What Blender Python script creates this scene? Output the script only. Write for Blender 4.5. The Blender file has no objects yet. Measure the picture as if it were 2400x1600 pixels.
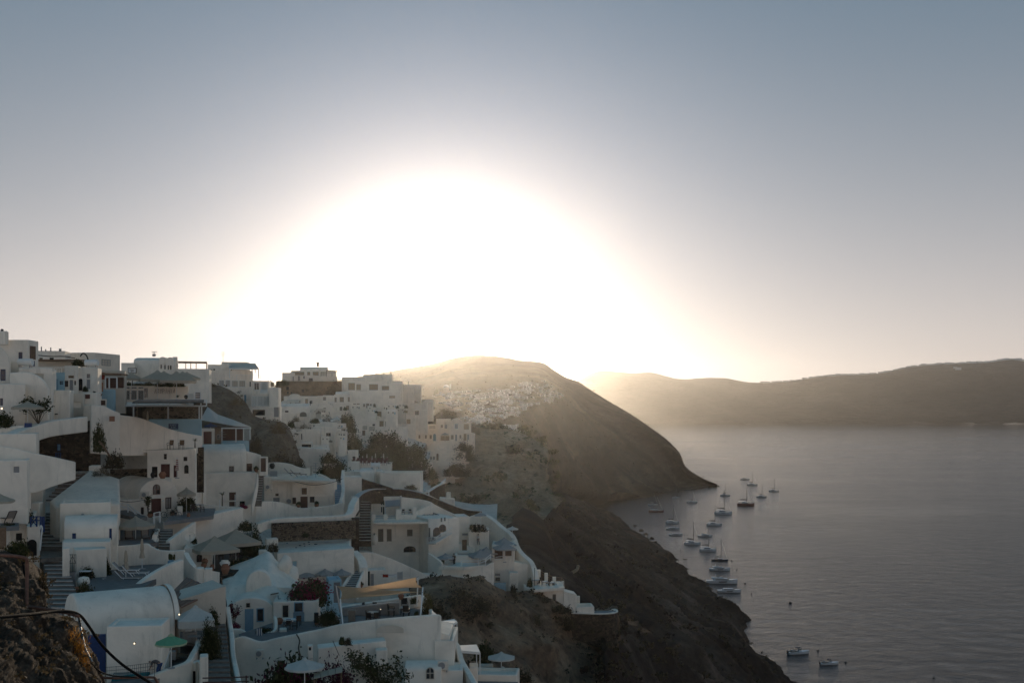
import bpy, bmesh, math, random
import numpy as np
from mathutils import Vector, Matrix, noise
random.seed(7)
PI = math.pi
SC = bpy.context.scene
COL = SC.collection
# ---------------------------------------------------------------- camera, sky, sun, exposure
EYE = 120.0                       # metres above the sea
FPX, CPX, CPY = 2600.0, 1200.0, 954.0
cam_data = bpy.data.cameras.new('camera')
cam = bpy.data.objects.new('camera', cam_data)
COL.objects.link(cam)
cam.location = (0, 0, EYE)
cam.rotation_euler = (PI/2, 0, 0)
cam_data.sensor_width = 36
cam_data.lens = FPX/2400*36
cam_data.shift_y = (CPY-800)/2400
cam_data.clip_start = 0.5
cam_data.clip_end = 60000
SC.camera = cam
SUN_AZ = math.radians(-3.5)       # from +Y (the view axis) towards -X
SUN_EL = math.radians(5.2)
sun_dir = Vector((math.sin(SUN_AZ)*math.cos(SUN_EL), math.cos(SUN_AZ)*math.cos(SUN_EL), math.sin(SUN_EL)))
world = bpy.data.worlds.new('World')
SC.world = world
world.use_nodes = True
SKY_STRENGTH = 0.085
HAZE_DENSITY = 3.3e-5
HAZE_G = 0.88
SKY_TINT = (0.055, 0.115, 0.125)
def build_world():
 nt = world.node_tree
 N, L = nt.nodes, nt.links
 N.clear()
 out = N.new('ShaderNodeOutputWorld')
 bg = N.new('ShaderNodeBackground')
 sky = N.new('ShaderNodeTexSky')
 sky.sky_type = 'NISHITA'
 sky.sun_disc = False
 sky.sun_elevation = SUN_EL
 sky.sun_rotation = SUN_AZ
 sky.altitude = 120
 sky.air_density = 1.0
 sky.dust_density = 0.5
 sky.ozone_density = 4.0
 # thin morning veil: the same sky with less saturation, plus the white aureole round the sun
 hsv = N.new('ShaderNodeHueSaturation')
 hsv.inputs['Saturation'].default_value = 0.6
 hsv.inputs['Value'].default_value = 1.0
 wb = N.new('ShaderNodeVectorMath'); wb.operation = 'MULTIPLY'      # the camera's cool white balance
 wb.inputs[1].default_value = SKY_TINT
 L.new(sky.outputs[0], wb.inputs[0]); L.new(wb.outputs[0], hsv.inputs['Color'])
 tc = N.new('ShaderNodeTexCoord')
 dot = N.new('ShaderNodeVectorMath'); dot.operation = 'DOT_PRODUCT'
 L.new(tc.outputs['Generated'], dot.inputs[0])
 dot.inputs[1].default_value = sun_dir
 ac = N.new('ShaderNodeMath'); ac.operation = 'ARCCOSINE'
 L.new(dot.outputs['Value'], ac.inputs[0])
 def lobe(width, power, gain, colour):
  m = N.new('ShaderNodeMath'); m.operation = 'DIVIDE'; m.inputs[1].default_value = math.radians(width)
  L.new(ac.outputs[0], m.inputs[0])
  p = N.new('ShaderNodeMath'); p.operation = 'POWER'; p.inputs[1].default_value = power
  L.new(m.outputs[0], p.inputs[0])
  n = N.new('ShaderNodeMath'); n.operation = 'MULTIPLY'; n.inputs[1].default_value = -1
  L.new(p.outputs[0], n.inputs[0])
  e = N.new('ShaderNodeMath'); e.operation = 'EXPONENT'
  L.new(n.outputs[0], e.inputs[0])
  g = N.new('ShaderNodeVectorMath'); g.operation = 'SCALE'
  g.inputs[0].default_value = colour
  s = N.new('ShaderNodeMath'); s.operation = 'MULTIPLY'; s.inputs[1].default_value = gain
  L.new(e.outputs[0], s.inputs[0]); L.new(s.outputs[0], g.inputs['Scale'])
  return g.outputs[0]
 z0 = N.new('ShaderNodeVectorMath'); z0.operation = 'ADD'; z0.inputs[1].default_value = ZENITH      # even blue of the whole dome
 L.new(hsv.outputs[0], z0.inputs[0]); acc = z0.outputs[0]
 for args in AUREOLE:
  a = N.new('ShaderNodeVectorMath'); a.operation = 'ADD'
  L.new(acc, a.inputs[0]); L.new(lobe(*args), a.inputs[1])
  acc = a.outputs[0]
 # pale haze lying along the whole horizon
 sx = N.new('ShaderNodeSeparateXYZ'); L.new(tc.outputs['Generated'], sx.inputs[0])
 ab = N.new('ShaderNodeMath'); ab.operation = 'ABSOLUTE'; L.new(sx.outputs['Z'], ab.inputs[0])
 mu = N.new('ShaderNodeMath'); mu.operation = 'MULTIPLY'; mu.inputs[1].default_value = -1/0.17; L.new(ab.outputs[0], mu.inputs[0])
 ex = N.new('ShaderNodeMath'); ex.operation = 'EXPONENT'; L.new(mu.outputs[0], ex.inputs[0])
 sc = N.new('ShaderNodeVectorMath'); sc.operation = 'SCALE'; sc.inputs[0].default_value = HORIZON_HAZE; L.new(ex.outputs[0], sc.inputs['Scale'])
 a = N.new('ShaderNodeVectorMath'); a.operation = 'ADD'; L.new(acc, a.inputs[0]); L.new(sc.outputs[0], a.inputs[1]); acc = a.outputs[0]
 L.new(acc, bg.inputs['Color'])
 bg.inputs['Strength'].default_value = SKY_STRENGTH
 L.new(bg.outputs[0], out.inputs['Surface'])
HORIZON_HAZE = (7.9, 5.8, 4.4)
ZENITH = (0.27, 1.08, 1.80)
AUREOLE = [(4.7, 2.2, 2.8, (0.85, 0.93, 1.12)), (12, 1.7, 2.0, (0.80, 0.82, 1.2))]
build_world()
sun_data = bpy.data.lights.new('sun', 'SUN')
sun_data.energy = 2.0
sun_data.color = (1.0, 0.80, 0.58)
sun_data.angle = math.radians(0.55)
sun = bpy.data.objects.new('sun', sun_data)
COL.objects.link(sun)
sun.rotation_euler = (-sun_dir).to_track_quat('-Z', 'Y').to_euler()
VS = SC.view_settings
VS.view_transform = 'Standard'; VS.look = 'None'; VS.gamma = 1.0; VS.exposure = 0.32
VS.use_curve_mapping = False
CY = SC.cycles
CY.use_denoising = True
CY.denoiser = 'OPENIMAGEDENOISE'
CY.max_bounces = 6; CY.diffuse_bounces = 4; CY.glossy_bounces = 2; CY.transmission_bounces = 3
CY.volume_bounces = 0; CY.transparent_max_bounces = 6
CY.caustics_reflective = False; CY.caustics_refractive = False
CY.sample_clamp_indirect = 6

# ---------------------------------------------------------------- places: a point of the town from its bearing and distance
def W(px, py, d):
 return Vector(((px-CPX)*d/FPX, d, EYE-(py-CPY)*d/FPX))
def onz(px, py, z):
 return W(px, py, (EYE-z)*FPX/(py-CPY))
def seapt(px, py, z=0.0):
 return onz(px, py, z)
def proj(P):
 return CPX+FPX*P[0]/P[1], CPY+FPX*(EYE-P[2])/P[1]

# ---------------------------------------------------------------- meshes
class MB:
 def __init__(s): s.v = []; s.f = []
 def add(s, vs, fs):
  b = len(s.v); s.v += [tuple(p) for p in vs]; s.f += [tuple(b+i for i in f) for f in fs]; return s
 def hexa(s, p):          # 4 bottom, 4 top, both counter-clockwise from above
  return s.add(p, [(3,2,1,0),(4,5,6,7),(0,1,5,4),(1,2,6,5),(2,3,7,6),(3,0,4,7)])
 def box(s, c, sx, sy, sz, yaw=0.0, tilt=None):
  ca, sa = math.cos(yaw), math.sin(yaw); pts = []
  for z in (-sz/2, sz/2):
   for x, y in ((-sx/2,-sy/2),(sx/2,-sy/2),(sx/2,sy/2),(-sx/2,sy/2)):
    q = Vector((x, y, z))
    if tilt is not None: q = tilt @ q
    pts.append((c[0]+q.x*ca-q.y*sa, c[1]+q.x*sa+q.y*ca, c[2]+q.z))
  return s.hexa(pts)
 def beam(s, a, b, w, h=None):    # square bar between two points
  a = Vector(a); b = Vector(b); h = h or w; t = (b-a).normalized()
  u = t.cross(Vector((0,0,1)))
  if u.length < 1e-4: u = Vector((1,0,0))
  u.normalize(); n = u.cross(t).normalized(); pts = []
  for e in (a, b):
   for i, j in ((-1,-1),(1,-1),(1,1),(-1,1)): pts.append(e+u*(w/2*i)+n*(h/2*j))
  return s.add(pts, [(3,2,1,0),(4,5,6,7),(0,1,5,4),(1,2,6,5),(2,3,7,6),(3,0,4,7)])
 def tube(s, pts, r, n=6, r2=None):
  pts = [Vector(p) for p in pts]; m = len(pts); vs = []; fs = []
  u = None
  for i, p in enumerate(pts):
   t = (pts[min(i+1, m-1)]-pts[max(i-1, 0)]).normalized()
   if u is None:
    u = t.cross(Vector((0,0,1)))
    if u.length < 1e-3: u = Vector((1,0,0))
   u = (u-t*u.dot(t)); u.normalize(); w = t.cross(u)
   rr = r if r2 is None else r+(r2-r)*i/(m-1)
   for k in range(n):
    a = 2*PI*k/n; vs.append(p+(u*math.cos(a)+w*math.sin(a))*rr)
  for i in range(m-1):
   for k in range(n):
    k2 = (k+1) % n; fs.append((i*n+k, i*n+k2, (i+1)*n+k2, (i+1)*n+k))
  fs.append(tuple(range(n))[::-1]); fs.append(tuple((m-1)*n+k for k in range(n)))
  return s.add(vs, fs)
 def lathe(s, prof, n=12, c=(0,0,0), caps=True):
  vs = []; fs = []
  for r, z in prof:
   for k in range(n):
    a = 2*PI*k/n; vs.append((c[0]+r*math.cos(a), c[1]+r*math.sin(a), c[2]+z))
  for i in range(len(prof)-1):
   for k in range(n):
    k2 = (k+1) % n; fs.append((i*n+k, i*n+k2, (i+1)*n+k2, (i+1)*n+k))
  if caps:
   fs.append(tuple(range(n))[::-1]); fs.append(tuple((len(prof)-1)*n+k for k in range(n)))
  return s.add(vs, fs)
 def prism(s, poly, z0, z1):      # poly: (x, y) list; z1 number or per-vertex list
  n = len(poly); area = sum(poly[i][0]*poly[(i+1)%n][1]-poly[(i+1)%n][0]*poly[i][1] for i in range(n))
  zt = list(z1) if isinstance(z1, (list, tuple)) else [z1]*n
  zb = list(z0) if isinstance(z0, (list, tuple)) else [z0]*n
  if area < 0: poly = poly[::-1]; zt = zt[::-1]; zb = zb[::-1]
  vs = [(x, y, zb[i]) for i, (x, y) in enumerate(poly)]+[(x, y, zt[i]) for i, (x, y) in enumerate(poly)]
  fs = [tuple(range(n))[::-1], tuple(range(n, 2*n))]+[(i, (i+1)%n, n+(i+1)%n, n+i) for i in range(n)]
  return s.add(vs, fs)
 def grid(s, rows):
  m = len(rows[0]); vs = [p for r in rows for p in r]
  fs = [(i*m+j, i*m+j+1, (i+1)*m+j+1, (i+1)*m+j) for i in range(len(rows)-1) for j in range(m-1)]
  return s.add(vs, fs)
 def mesh(s, name, mat=None, smooth=False):
  me = bpy.data.meshes.new(name)
  me.from_pydata(s.v, [], s.f)
  if mat is not None: me.materials.append(mat)
  if smooth:
   me.polygons.foreach_set('use_smooth', [True]*len(me.polygons))
  me.update()
  return me
def link(o):
 COL.objects.link(o); return o
def part(name, mb, mat, parent=None, smooth=False, bevel=0.0, world=True, label=None, seg=2, weld=False):
 me = mb if isinstance(mb, bpy.types.Mesh) else mb.mesh(name, mat, smooth)
 o = link(bpy.data.objects.new(name, me))
 if parent is not None:
  o.parent = parent
  if world and parent.type == 'EMPTY': o.matrix_parent_inverse = Matrix.Translation(-Vector(parent.location))
 if weld:
  wm = o.modifiers.new('weld', 'WELD'); wm.merge_threshold = 0.001
 if bevel:
  b = o.modifiers.new('bevel', 'BEVEL'); b.width = bevel; b.segments = seg; b.limit_method = 'ANGLE'; b.angle_limit = math.radians(40)
  b.use_clamp_overlap = True
 if label: o['label'] = label
 return o
def tag(o, label=None, cat=None, group=None, kind=None):
 if label: o['label'] = label
 if cat: o['category'] = cat
 if group: o['group'] = group
 if kind: o['kind'] = kind
 return o
def thing(name, label, cat, loc, rz=0.0, group=None, sc=1.0, kind=None):
 o = link(bpy.data.objects.new(name, None))
 o.location = loc; o.rotation_euler = (0, 0, rz); o.empty_display_size = 0.2
 if sc != 1.0: o.scale = (sc, sc, sc) if not isinstance(sc, tuple) else sc
 return tag(o, label, cat, group, kind)
def copy_tree(o, parent=None):
 c = link(o.copy()); c.parent = parent
 for ch in list(o.children): copy_tree(ch, c)
 return c
def place_copy(proto, loc, rz=0.0, label=None, sc=1.0, group=None):
 """first use moves the prototype itself; later uses copy it"""
 if proto.get('_used'):
  o = copy_tree(proto)
 else:
  o = proto; o['_used'] = 1
 o.location = loc; o.rotation_euler = (0, 0, rz)
 o.scale = sc if isinstance(sc, tuple) else (sc, sc, sc)
 if label: o['label'] = label
 if group: o['group'] = group
 USED.append(o)
 return o
USED = []
def catmull(P, n):
 """n samples through the points P (list of Vectors)"""
 P = [Vector(p) for p in P]; m = len(P); out = []
 for i in range(n):
  t = i/(n-1)*(m-1); k = min(int(t), m-2); u = t-k
  p1, p2 = P[k], P[k+1]
  p0 = P[k-1] if k > 0 else p1*2-p2
  p3 = P[k+2] if k+2 < m else p2*2-p1
  out.append(0.5*((2*p1)+(p2-p0)*u+(2*p0-5*p1+4*p2-p3)*u*u+(3*p1-p0-3*p2+p3)*u*u*u))
 return out
# ---------------------------------------------------------------- materials (all procedural)
MATS = {}
def newmat(name):
 m = bpy.data.materials.new(name); m.use_nodes = True
 nt = m.node_tree; b = nt.nodes['Principled BSDF']
 b.inputs['Specular IOR Level'].default_value = 0.3
 MATS[name] = m
 return m, nt, b
def ramp_node(nt, stops):
 r = nt.nodes.new('ShaderNodeValToRGB'); e = r.color_ramp.elements
 while len(e) < len(stops): e.new(0.5)
 for k, (p, c) in enumerate(stops):
  e[k].position = p; e[k].color = (*c, 1) if len(c) == 3 else c
 return r
def noise_node(nt, scale, detail=5, rough=0.55, vec=None, stretch=None, dist=0.0):
 n = nt.nodes.new('ShaderNodeTexNoise'); n.inputs['Scale'].default_value = scale
 n.inputs['Detail'].default_value = detail; n.inputs['Roughness'].default_value = rough
 n.inputs['Distortion'].default_value = dist
 if vec is not None:
  if stretch:
   mp = nt.nodes.new('ShaderNodeMapping'); mp.inputs['Scale'].default_value = stretch
   nt.links.new(vec, mp.inputs['Vector']); vec = mp.outputs[0]
  nt.links.new(vec, n.inputs['Vector'])
 return n
def position(nt):
 return nt.nodes.new('ShaderNodeNewGeometry').outputs['Position']
def mixc(nt, fac, a, b, mode='MIX'):
 m = nt.nodes.new('ShaderNodeMix'); m.data_type = 'RGBA'; m.blend_type = mode
 for sock, val in ((m.inputs[0], fac), (m.inputs[6], a), (m.inputs[7], b)):
  if hasattr(val, 'is_output'): nt.links.new(val, sock)
  elif isinstance(val, (int, float)): sock.default_value = val
  else: sock.default_value = (*val, 1)
 return m.outputs[2]
def bump(nt, height, strength, dist, b, prev=None):
 n = nt.nodes.new('ShaderNodeBump'); n.inputs['Strength'].default_value = strength; n.inputs['Distance'].default_value = dist
 nt.links.new(height, n.inputs['Height'])
 if prev is not None: nt.links.new(prev, n.inputs['Normal'])
 nt.links.new(n.outputs[0], b.inputs['Normal'])
 return n.outputs[0]
def simple(name, col, rough=0.8, var=0.12, scale=3.0, metal=0.0, bumpd=0.0, spec=0.3):
 m, nt, b = newmat(name)
 pos = position(nt)
 n = noise_node(nt, scale, 4, 0.6, pos)
 r = ramp_node(nt, [(0.25, tuple(c*(1-var) for c in col)), (0.75, tuple(min(1, c*(1+var)) for c in col))])
 nt.links.new(n.outputs['Fac'], r.inputs[0]); nt.links.new(r.outputs[0], b.inputs['Base Color'])
 b.inputs['Roughness'].default_value = rough; b.inputs['Metallic'].default_value = metal
 b.inputs['Specular IOR Level'].default_value = spec
 if bumpd: bump(nt, n.outputs['Fac'], 0.5, bumpd, b)
 return m
def plaster(name, col, stain=(0.42, 0.38, 0.32), amount=0.65, streak=True):
 """limewashed render: brush mottling, rain streaks, grey patches and a hand-smoothed surface"""
 m, nt, b = newmat(name)
 pos = position(nt)
 n1 = noise_node(nt, 0.35, 6, 0.62, pos, dist=0.6)
 r1 = ramp_node(nt, [(0.30, tuple(c*0.78 for c in col)), (0.62, col)])
 nt.links.new(n1.outputs['Fac'], r1.inputs[0])
 n2 = noise_node(nt, 1.0, 5, 0.65, pos, (1.5, 1.5, 0.22), dist=0.4)
 r2 = ramp_node(nt, [(0.56, (0, 0, 0)), (0.80, (1, 1, 1))])
 nt.links.new(n2.outputs['Fac'], r2.inputs[0])
 f = nt.nodes.new('ShaderNodeMath'); f.operation = 'MULTIPLY'; f.inputs[1].default_value = amount
 nt.links.new(r2.outputs[0], f.inputs[0])
 c = mixc(nt, f.outputs[0], r1.outputs[0], stain)
 nt.links.new(c, b.inputs['Base Color'])
 b.inputs['Roughness'].default_value = 0.92
 n3 = noise_node(nt, 1.1, 5, 0.6, pos)
 bump(nt, n3.outputs['Fac'], 0.55, 0.09, b)
 return m
def rock(name, dark, mid, light, scale=0.05, strata=0.0, bumpd=1.0, fine=1.0, holes=0.0, streak=None):
 m, nt, b = newmat(name)
 pos = position(nt)
 n1 = noise_node(nt, scale, 9, 0.68, pos, (1, 1, 1.0+strata), dist=0.5)
 r = ramp_node(nt, [(0.30, dark), (0.50, mid), (0.72, light)])
 nt.links.new(n1.outputs['Fac'], r.inputs[0])
 n2 = noise_node(nt, fine, 8, 0.7, pos, (1, 1, 1+strata*1.5))
 r2 = ramp_node(nt, [(0.30, (0.45, 0.45, 0.45)), (0.70, (1.25, 1.25, 1.25))])
 nt.links.new(n2.outputs['Fac'], r2.inputs[0])
 c = mixc(nt, 1.0, r.outputs[0], r2.outputs[0], 'MULTIPLY')
 h = n2.outputs['Fac']
 if streak:       # scree runs and gullies lying down the slope
  n4 = noise_node(nt, streak, 6, 0.62, pos, (0.22, 1.3, 0.22), dist=0.7)
  r4 = ramp_node(nt, [(0.36, (0.40, 0.34, 0.30)), (0.55, (1, 1, 1)), (0.72, (2.3, 2.0, 1.8))])
  nt.links.new(n4.outputs['Fac'], r4.inputs[0]); c = mixc(nt, 1.0, c, r4.outputs[0], 'MULTIPLY')
 if holes:
  vo = nt.nodes.new('ShaderNodeTexVoronoi'); vo.inputs['Scale'].default_value = holes
  nt.links.new(pos, vo.inputs['Vector'])
  r3 = ramp_node(nt, [(0.10, (0.35, 0.33, 0.3)), (0.26, (1, 1, 1))])
  nt.links.new(vo.outputs['Distance'], r3.inputs[0])
  c = mixc(nt, 0.8, c, r3.outputs[0], 'MULTIPLY')
 nt.links.new(c, b.inputs['Base Color'])
 b.inputs['Roughness'].default_value = 0.95
 b.inputs['Specular IOR Level'].default_value = 0.15
 p = bump(nt, n1.outputs['Fac'], 0.8, bumpd*3, b)
 bump(nt, h, 0.9, bumpd, b, p)
 return m
def stonewall(name, mortar, s1, s2, scale=2.2):
 m, nt, b = newmat(name)
 pos = position(nt)
 vo = nt.nodes.new('ShaderNodeTexVoronoi'); vo.inputs['Scale'].default_value = scale; vo.feature = 'DISTANCE_TO_EDGE'
 v2 = nt.nodes.new('ShaderNodeTexVoronoi'); v2.inputs['Scale'].default_value = scale
 mp = nt.nodes.new('ShaderNodeMapping'); mp.inputs['Scale'].default_value = (1, 1, 1.6)
 nt.links.new(pos, mp.inputs['Vector'])
 nt.links.new(mp.outputs[0], vo.inputs['Vector']); nt.links.new(mp.outputs[0], v2.inputs['Vector'])
 sep = nt.nodes.new('ShaderNodeSeparateColor'); nt.links.new(v2.outputs['Color'], sep.inputs[0])
 r = ramp_node(nt, [(0.1, s1), (0.9, s2)]); nt.links.new(sep.outputs[0], r.inputs[0])
 e = ramp_node(nt, [(0.02, (0, 0, 0)), (0.09, (1, 1, 1))]); nt.links.new(vo.outputs['Distance'], e.inputs[0])
 c = mixc(nt, e.outputs[0], mortar, r.outputs[0])
 n = noise_node(nt, 5, 5, 0.6, pos)
 r2 = ramp_node(nt, [(0.3, (0.6, 0.6, 0.6)), (0.7, (1.2, 1.2, 1.2))]); nt.links.new(n.outputs['Fac'], r2.inputs[0])
 nt.links.new(mixc(nt, 1.0, c, r2.outputs[0], 'MULTIPLY'), b.inputs['Base Color'])
 b.inputs['Roughness'].default_value = 0.95
 bump(nt, e.outputs[0], 0.8, 0.12, b)
 return m
def leafmat(name, cols, trans=0.25):
 m, nt, b = newmat(name)
 oi = nt.nodes.new('ShaderNodeNewGeometry')
 r = ramp_node(nt, [(k/(len(cols)-1), c) for k, c in enumerate(cols)])
 nt.links.new(oi.outputs['Random Per Island'], r.inputs[0])
 nt.links.new(r.outputs[0], b.inputs['Base Color'])
 b.inputs['Roughness'].default_value = 0.75
 tr = nt.nodes.new('ShaderNodeBsdfTranslucent'); nt.links.new(r.outputs[0], tr.inputs['Color'])
 mx = nt.nodes.new('ShaderNodeMixShader'); mx.inputs[0].default_value = trans
 nt.links.new(b.outputs[0], mx.inputs[1]); nt.links.new(tr.outputs[0], mx.inputs[2])
 nt.links.new(mx.outputs[0], nt.nodes['Material Output'].inputs['Surface'])
 return m
def fabric(name, col, trans=0.35):
 m, nt, b = newmat(name)
 pos = position(nt)
 n = noise_node(nt, 2.5, 4, 0.6, pos)
 r = ramp_node(nt, [(0.3, tuple(c*0.88 for c in col)), (0.7, col)])
 nt.links.new(n.outputs['Fac'], r.inputs[0]); nt.links.new(r.outputs[0], b.inputs['Base Color'])
 b.inputs['Roughness'].default_value = 0.9
 tr = nt.nodes.new('ShaderNodeBsdfTranslucent'); nt.links.new(r.outputs[0], tr.inputs['Color'])
 mx = nt.nodes.new('ShaderNodeMixShader'); mx.inputs[0].default_value = trans
 nt.links.new(b.outputs[0], mx.inputs[1]); nt.links.new(tr.outputs[0], mx.inputs[2])
 nt.links.new(mx.outputs[0], nt.nodes['Material Output'].inputs['Surface'])
 return m
WHITE = plaster('limewash', (0.90, 0.805, 0.69))
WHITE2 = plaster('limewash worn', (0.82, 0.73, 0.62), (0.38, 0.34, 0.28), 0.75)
CREAM = plaster('cream render', (0.62, 0.55, 0.46), (0.42, 0.36, 0.29), 0.5)
BLUEWASH = plaster('pale blue limewash', (0.33, 0.50, 0.57), (0.28, 0.38, 0.42), 0.4)
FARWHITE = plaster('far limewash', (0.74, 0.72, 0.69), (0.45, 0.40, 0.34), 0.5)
TOWNGROUND = plaster('town ground', (0.60, 0.56, 0.50), (0.16, 0.12, 0.09), 0.9)
CONCRETE = simple('grey screed', (0.20, 0.20, 0.20), 0.9, 0.2, 1.2, bumpd=0.02)
DECK = simple('dark grey paving', (0.15, 0.148, 0.146), 0.75, 0.25, 1.5, bumpd=0.01)
PATH = simple('path paving', (0.22, 0.20, 0.18), 0.9, 0.3, 2.0, bumpd=0.02)
STEPSTONE = simple('step stone', (0.17, 0.15, 0.13), 0.9, 0.3, 2.5, bumpd=0.02)
STEPNOSE = simple('step nosing', (0.45, 0.44, 0.42), 0.9, 0.2, 2.5)
TILE = simple('brown roof boards', (0.20, 0.125, 0.095), 0.8, 0.2, 2.0)
BROWN = simple('brown painted wood', (0.075, 0.035, 0.025), 0.6, 0.25, 6)
REDBROWN = simple('oxblood painted wood', (0.085, 0.025, 0.022), 0.55, 0.25, 6)
TAUPE = simple('taupe shutters', (0.17, 0.15, 0.125), 0.7, 0.15, 5)
WOOD = simple('weathered wood', (0.17, 0.11, 0.07), 0.8, 0.3, 5)
BLUE = simple('blue paint', (0.012, 0.04, 0.13), 0.5, 0.2, 6)
PALEBLUE = simple('pale blue paint', (0.20, 0.33, 0.42), 0.6, 0.12, 4)
GREYP = simple('grey paint', (0.28, 0.28, 0.28), 0.6, 0.12, 4)
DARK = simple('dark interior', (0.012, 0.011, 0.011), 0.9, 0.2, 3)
BLACKM = simple('black metal', (0.015, 0.015, 0.016), 0.45, 0.2, 5)
STEEL = simple('galvanised steel', (0.34, 0.33, 0.32), 0.4, 0.15, 5, metal=0.7)
RUST = simple('brown steel pipe', (0.17, 0.09, 0.065), 0.7, 0.35, 4, spec=0.2)
WHITEP = simple('white paint', (0.74, 0.74, 0.72), 0.9, 0.06, 4, spec=0.08)
WICKER = simple('dark wicker', (0.05, 0.038, 0.03), 0.75, 0.3, 20)
CUSHION = simple('grey cushion', (0.30, 0.28, 0.26), 0.9, 0.1, 6)
TERRA = simple('terracotta', (0.28, 0.13, 0.08), 0.85, 0.2, 5)
RUBBER = simple('black rubber', (0.012, 0.012, 0.012), 0.95, 0.2, 6, spec=0.08)
SIGNBLUE = simple('navy sign', (0.015, 0.045, 0.12), 0.5, 0.1, 4)
SKIN = simple('skin', (0.42, 0.25, 0.18), 0.6, 0.08, 8)
HAIR = simple('dark hair', (0.02, 0.014, 0.01), 0.6, 0.2, 30)
CLOTHG = simple('grey cloth', (0.10, 0.095, 0.10), 0.95, 0.15, 8)
CLOTHK = simple('black cloth', (0.016, 0.016, 0.02), 0.95, 0.15, 8)
CLOTHW = simple('white cloth', (0.70, 0.69, 0.67), 0.95, 0.08, 8)
CLOTHB = simple('blue cloth', (0.03, 0.06, 0.16), 0.95, 0.15, 8)
CANVAS = fabric('cream canvas', (0.58, 0.50, 0.40), 0.40)
CANVASW = fabric('white canvas', (0.70, 0.68, 0.63), 0.30)
CANVASG = fabric('grey canvas', (0.42, 0.41, 0.40), 0.25)
CANVASGREEN = fabric('green canvas', (0.20, 0.50, 0.30), 0.4)
CANVASPALE = fabric('pale green canvas', (0.52, 0.58, 0.38), 0.35)
SAILCLOTH = fabric('sand shade cloth', (0.66, 0.46, 0.29), 0.60)
CANVASR = fabric('red canvas', (0.34, 0.05, 0.03), 0.2)
CANVASB = fabric('blue canvas', (0.05, 0.08, 0.20), 0.2)
def glassmat():
 m, nt, b = newmat('window glass')
 b.inputs['Base Color'].default_value = (0.02, 0.022, 0.025, 1); b.inputs['Roughness'].default_value = 0.08
 b.inputs['Specular IOR Level'].default_value = 0.6
 pos = position(nt); n = noise_node(nt, 0.8, 2, 0.5, pos); bump(nt, n.outputs['Fac'], 0.15, 0.05, b)
 return m
GLASS = glassmat()
def clearglass():
 m, nt, b = newmat('balustrade glass')
 b.inputs['Base Color'].default_value = (0.85, 0.92, 0.92, 1); b.inputs['Roughness'].default_value = 0.03
 tr = nt.nodes.new('ShaderNodeBsdfTransparent'); tr.inputs[0].default_value = (0.88, 0.92, 0.92, 1)
 mx = nt.nodes.new('ShaderNodeMixShader'); mx.inputs[0].default_value = 0.18
 nt.links.new(tr.outputs[0], mx.inputs[1]); nt.links.new(b.outputs[0], mx.inputs[2])
 nt.links.new(mx.outputs[0], nt.nodes['Material Output'].inputs['Surface'])
 return m
CLEAR = clearglass()
def emit(name, col, s):
 m, nt, b = newmat(name)
 b.inputs['Emission Color'].default_value = (*col, 1); b.inputs['Emission Strength'].default_value = s
 b.inputs['Base Color'].default_value = (*col, 1)
 return m
BULB = emit('lit bulb', (1.0, 0.78, 0.5), 1.6)
POOL = simple('pool water', (0.02, 0.16, 0.19), 0.06, 0.15, 1.5, spec=0.5, bumpd=0.01)
POOLG = simple('plunge pool water', (0.10, 0.19, 0.19), 0.05, 0.12, 2, spec=0.5)
LEAF_DARK = leafmat('dark leaves', [(0.018, 0.024, 0.008), (0.035, 0.042, 0.012), (0.06, 0.065, 0.02)])
LEAF_OLIVE = leafmat('olive leaves', [(0.035, 0.036, 0.012), (0.065, 0.062, 0.022), (0.10, 0.09, 0.035)])
LEAF_DRY = leafmat('dry scrub', [(0.06, 0.04, 0.02), (0.11, 0.075, 0.035), (0.17, 0.12, 0.06)])
LEAF_BROWN = leafmat('brown scrub', [(0.03, 0.022, 0.012), (0.055, 0.042, 0.022), (0.085, 0.062, 0.032)])
LEAF_ORANGE = leafmat('orange dry grass', [(0.22, 0.09, 0.015), (0.42, 0.19, 0.03), (0.60, 0.32, 0.07)], 0.55)
LEAF_BOUG = leafmat('magenta bracts', [(0.13, 0.010, 0.035), (0.22, 0.015, 0.06), (0.30, 0.03, 0.07)], 0.35)
LEAF_BOUGD = leafmat('dark purple bracts', [(0.05, 0.006, 0.022), (0.10, 0.010, 0.04), (0.03, 0.028, 0.01)], 0.3)
BARK = simple('bark', (0.10, 0.075, 0.055), 0.95, 0.3, 6)
ROCK_TAN = rock('tan tuff', (0.17, 0.12, 0.078), (0.37, 0.28, 0.185), (0.52, 0.415, 0.30), 0.05, 1.2, 1.2, 0.45, holes=0.25)
ROCK_DARK = rock('dark lava slope', (0.018, 0.011, 0.008), (0.042, 0.026, 0.019), (0.13, 0.10, 0.082), 0.022, 0.3, 1.6, 0.22, streak=0.035)
ROCK_NEAR = rock('foreground rubble', (0.03, 0.021, 0.014), (0.085, 0.06, 0.042), (0.22, 0.17, 0.125), 1.1, 0.0, 0.16, 6.0)
ROCK_GREY = rock('lichened outcrop', (0.07, 0.055, 0.040), (0.16, 0.125, 0.090), (0.28, 0.23, 0.18), 0.22, 0.5, 0.3, 1.6)
ROCK_CLIFF = rock('ochre cliff', (0.07, 0.048, 0.035), (0.24, 0.165, 0.11), (0.46, 0.345, 0.235), 0.10, 0.5, 0.7, 0.55, holes=0.4)
ROCK_HILL = rock('hill rock', (0.028, 0.019, 0.013), (0.070, 0.049, 0.034), (0.19, 0.145, 0.105), 0.007, 2.5, 7.0, 0.05, streak=0.012)
ROCK_FAR = rock('far caldera wall', (0.018, 0.013, 0.011), (0.045, 0.032, 0.026), (0.10, 0.074, 0.06), 0.0024, 3.5, 30.0, 0.016, streak=0.003)
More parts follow.
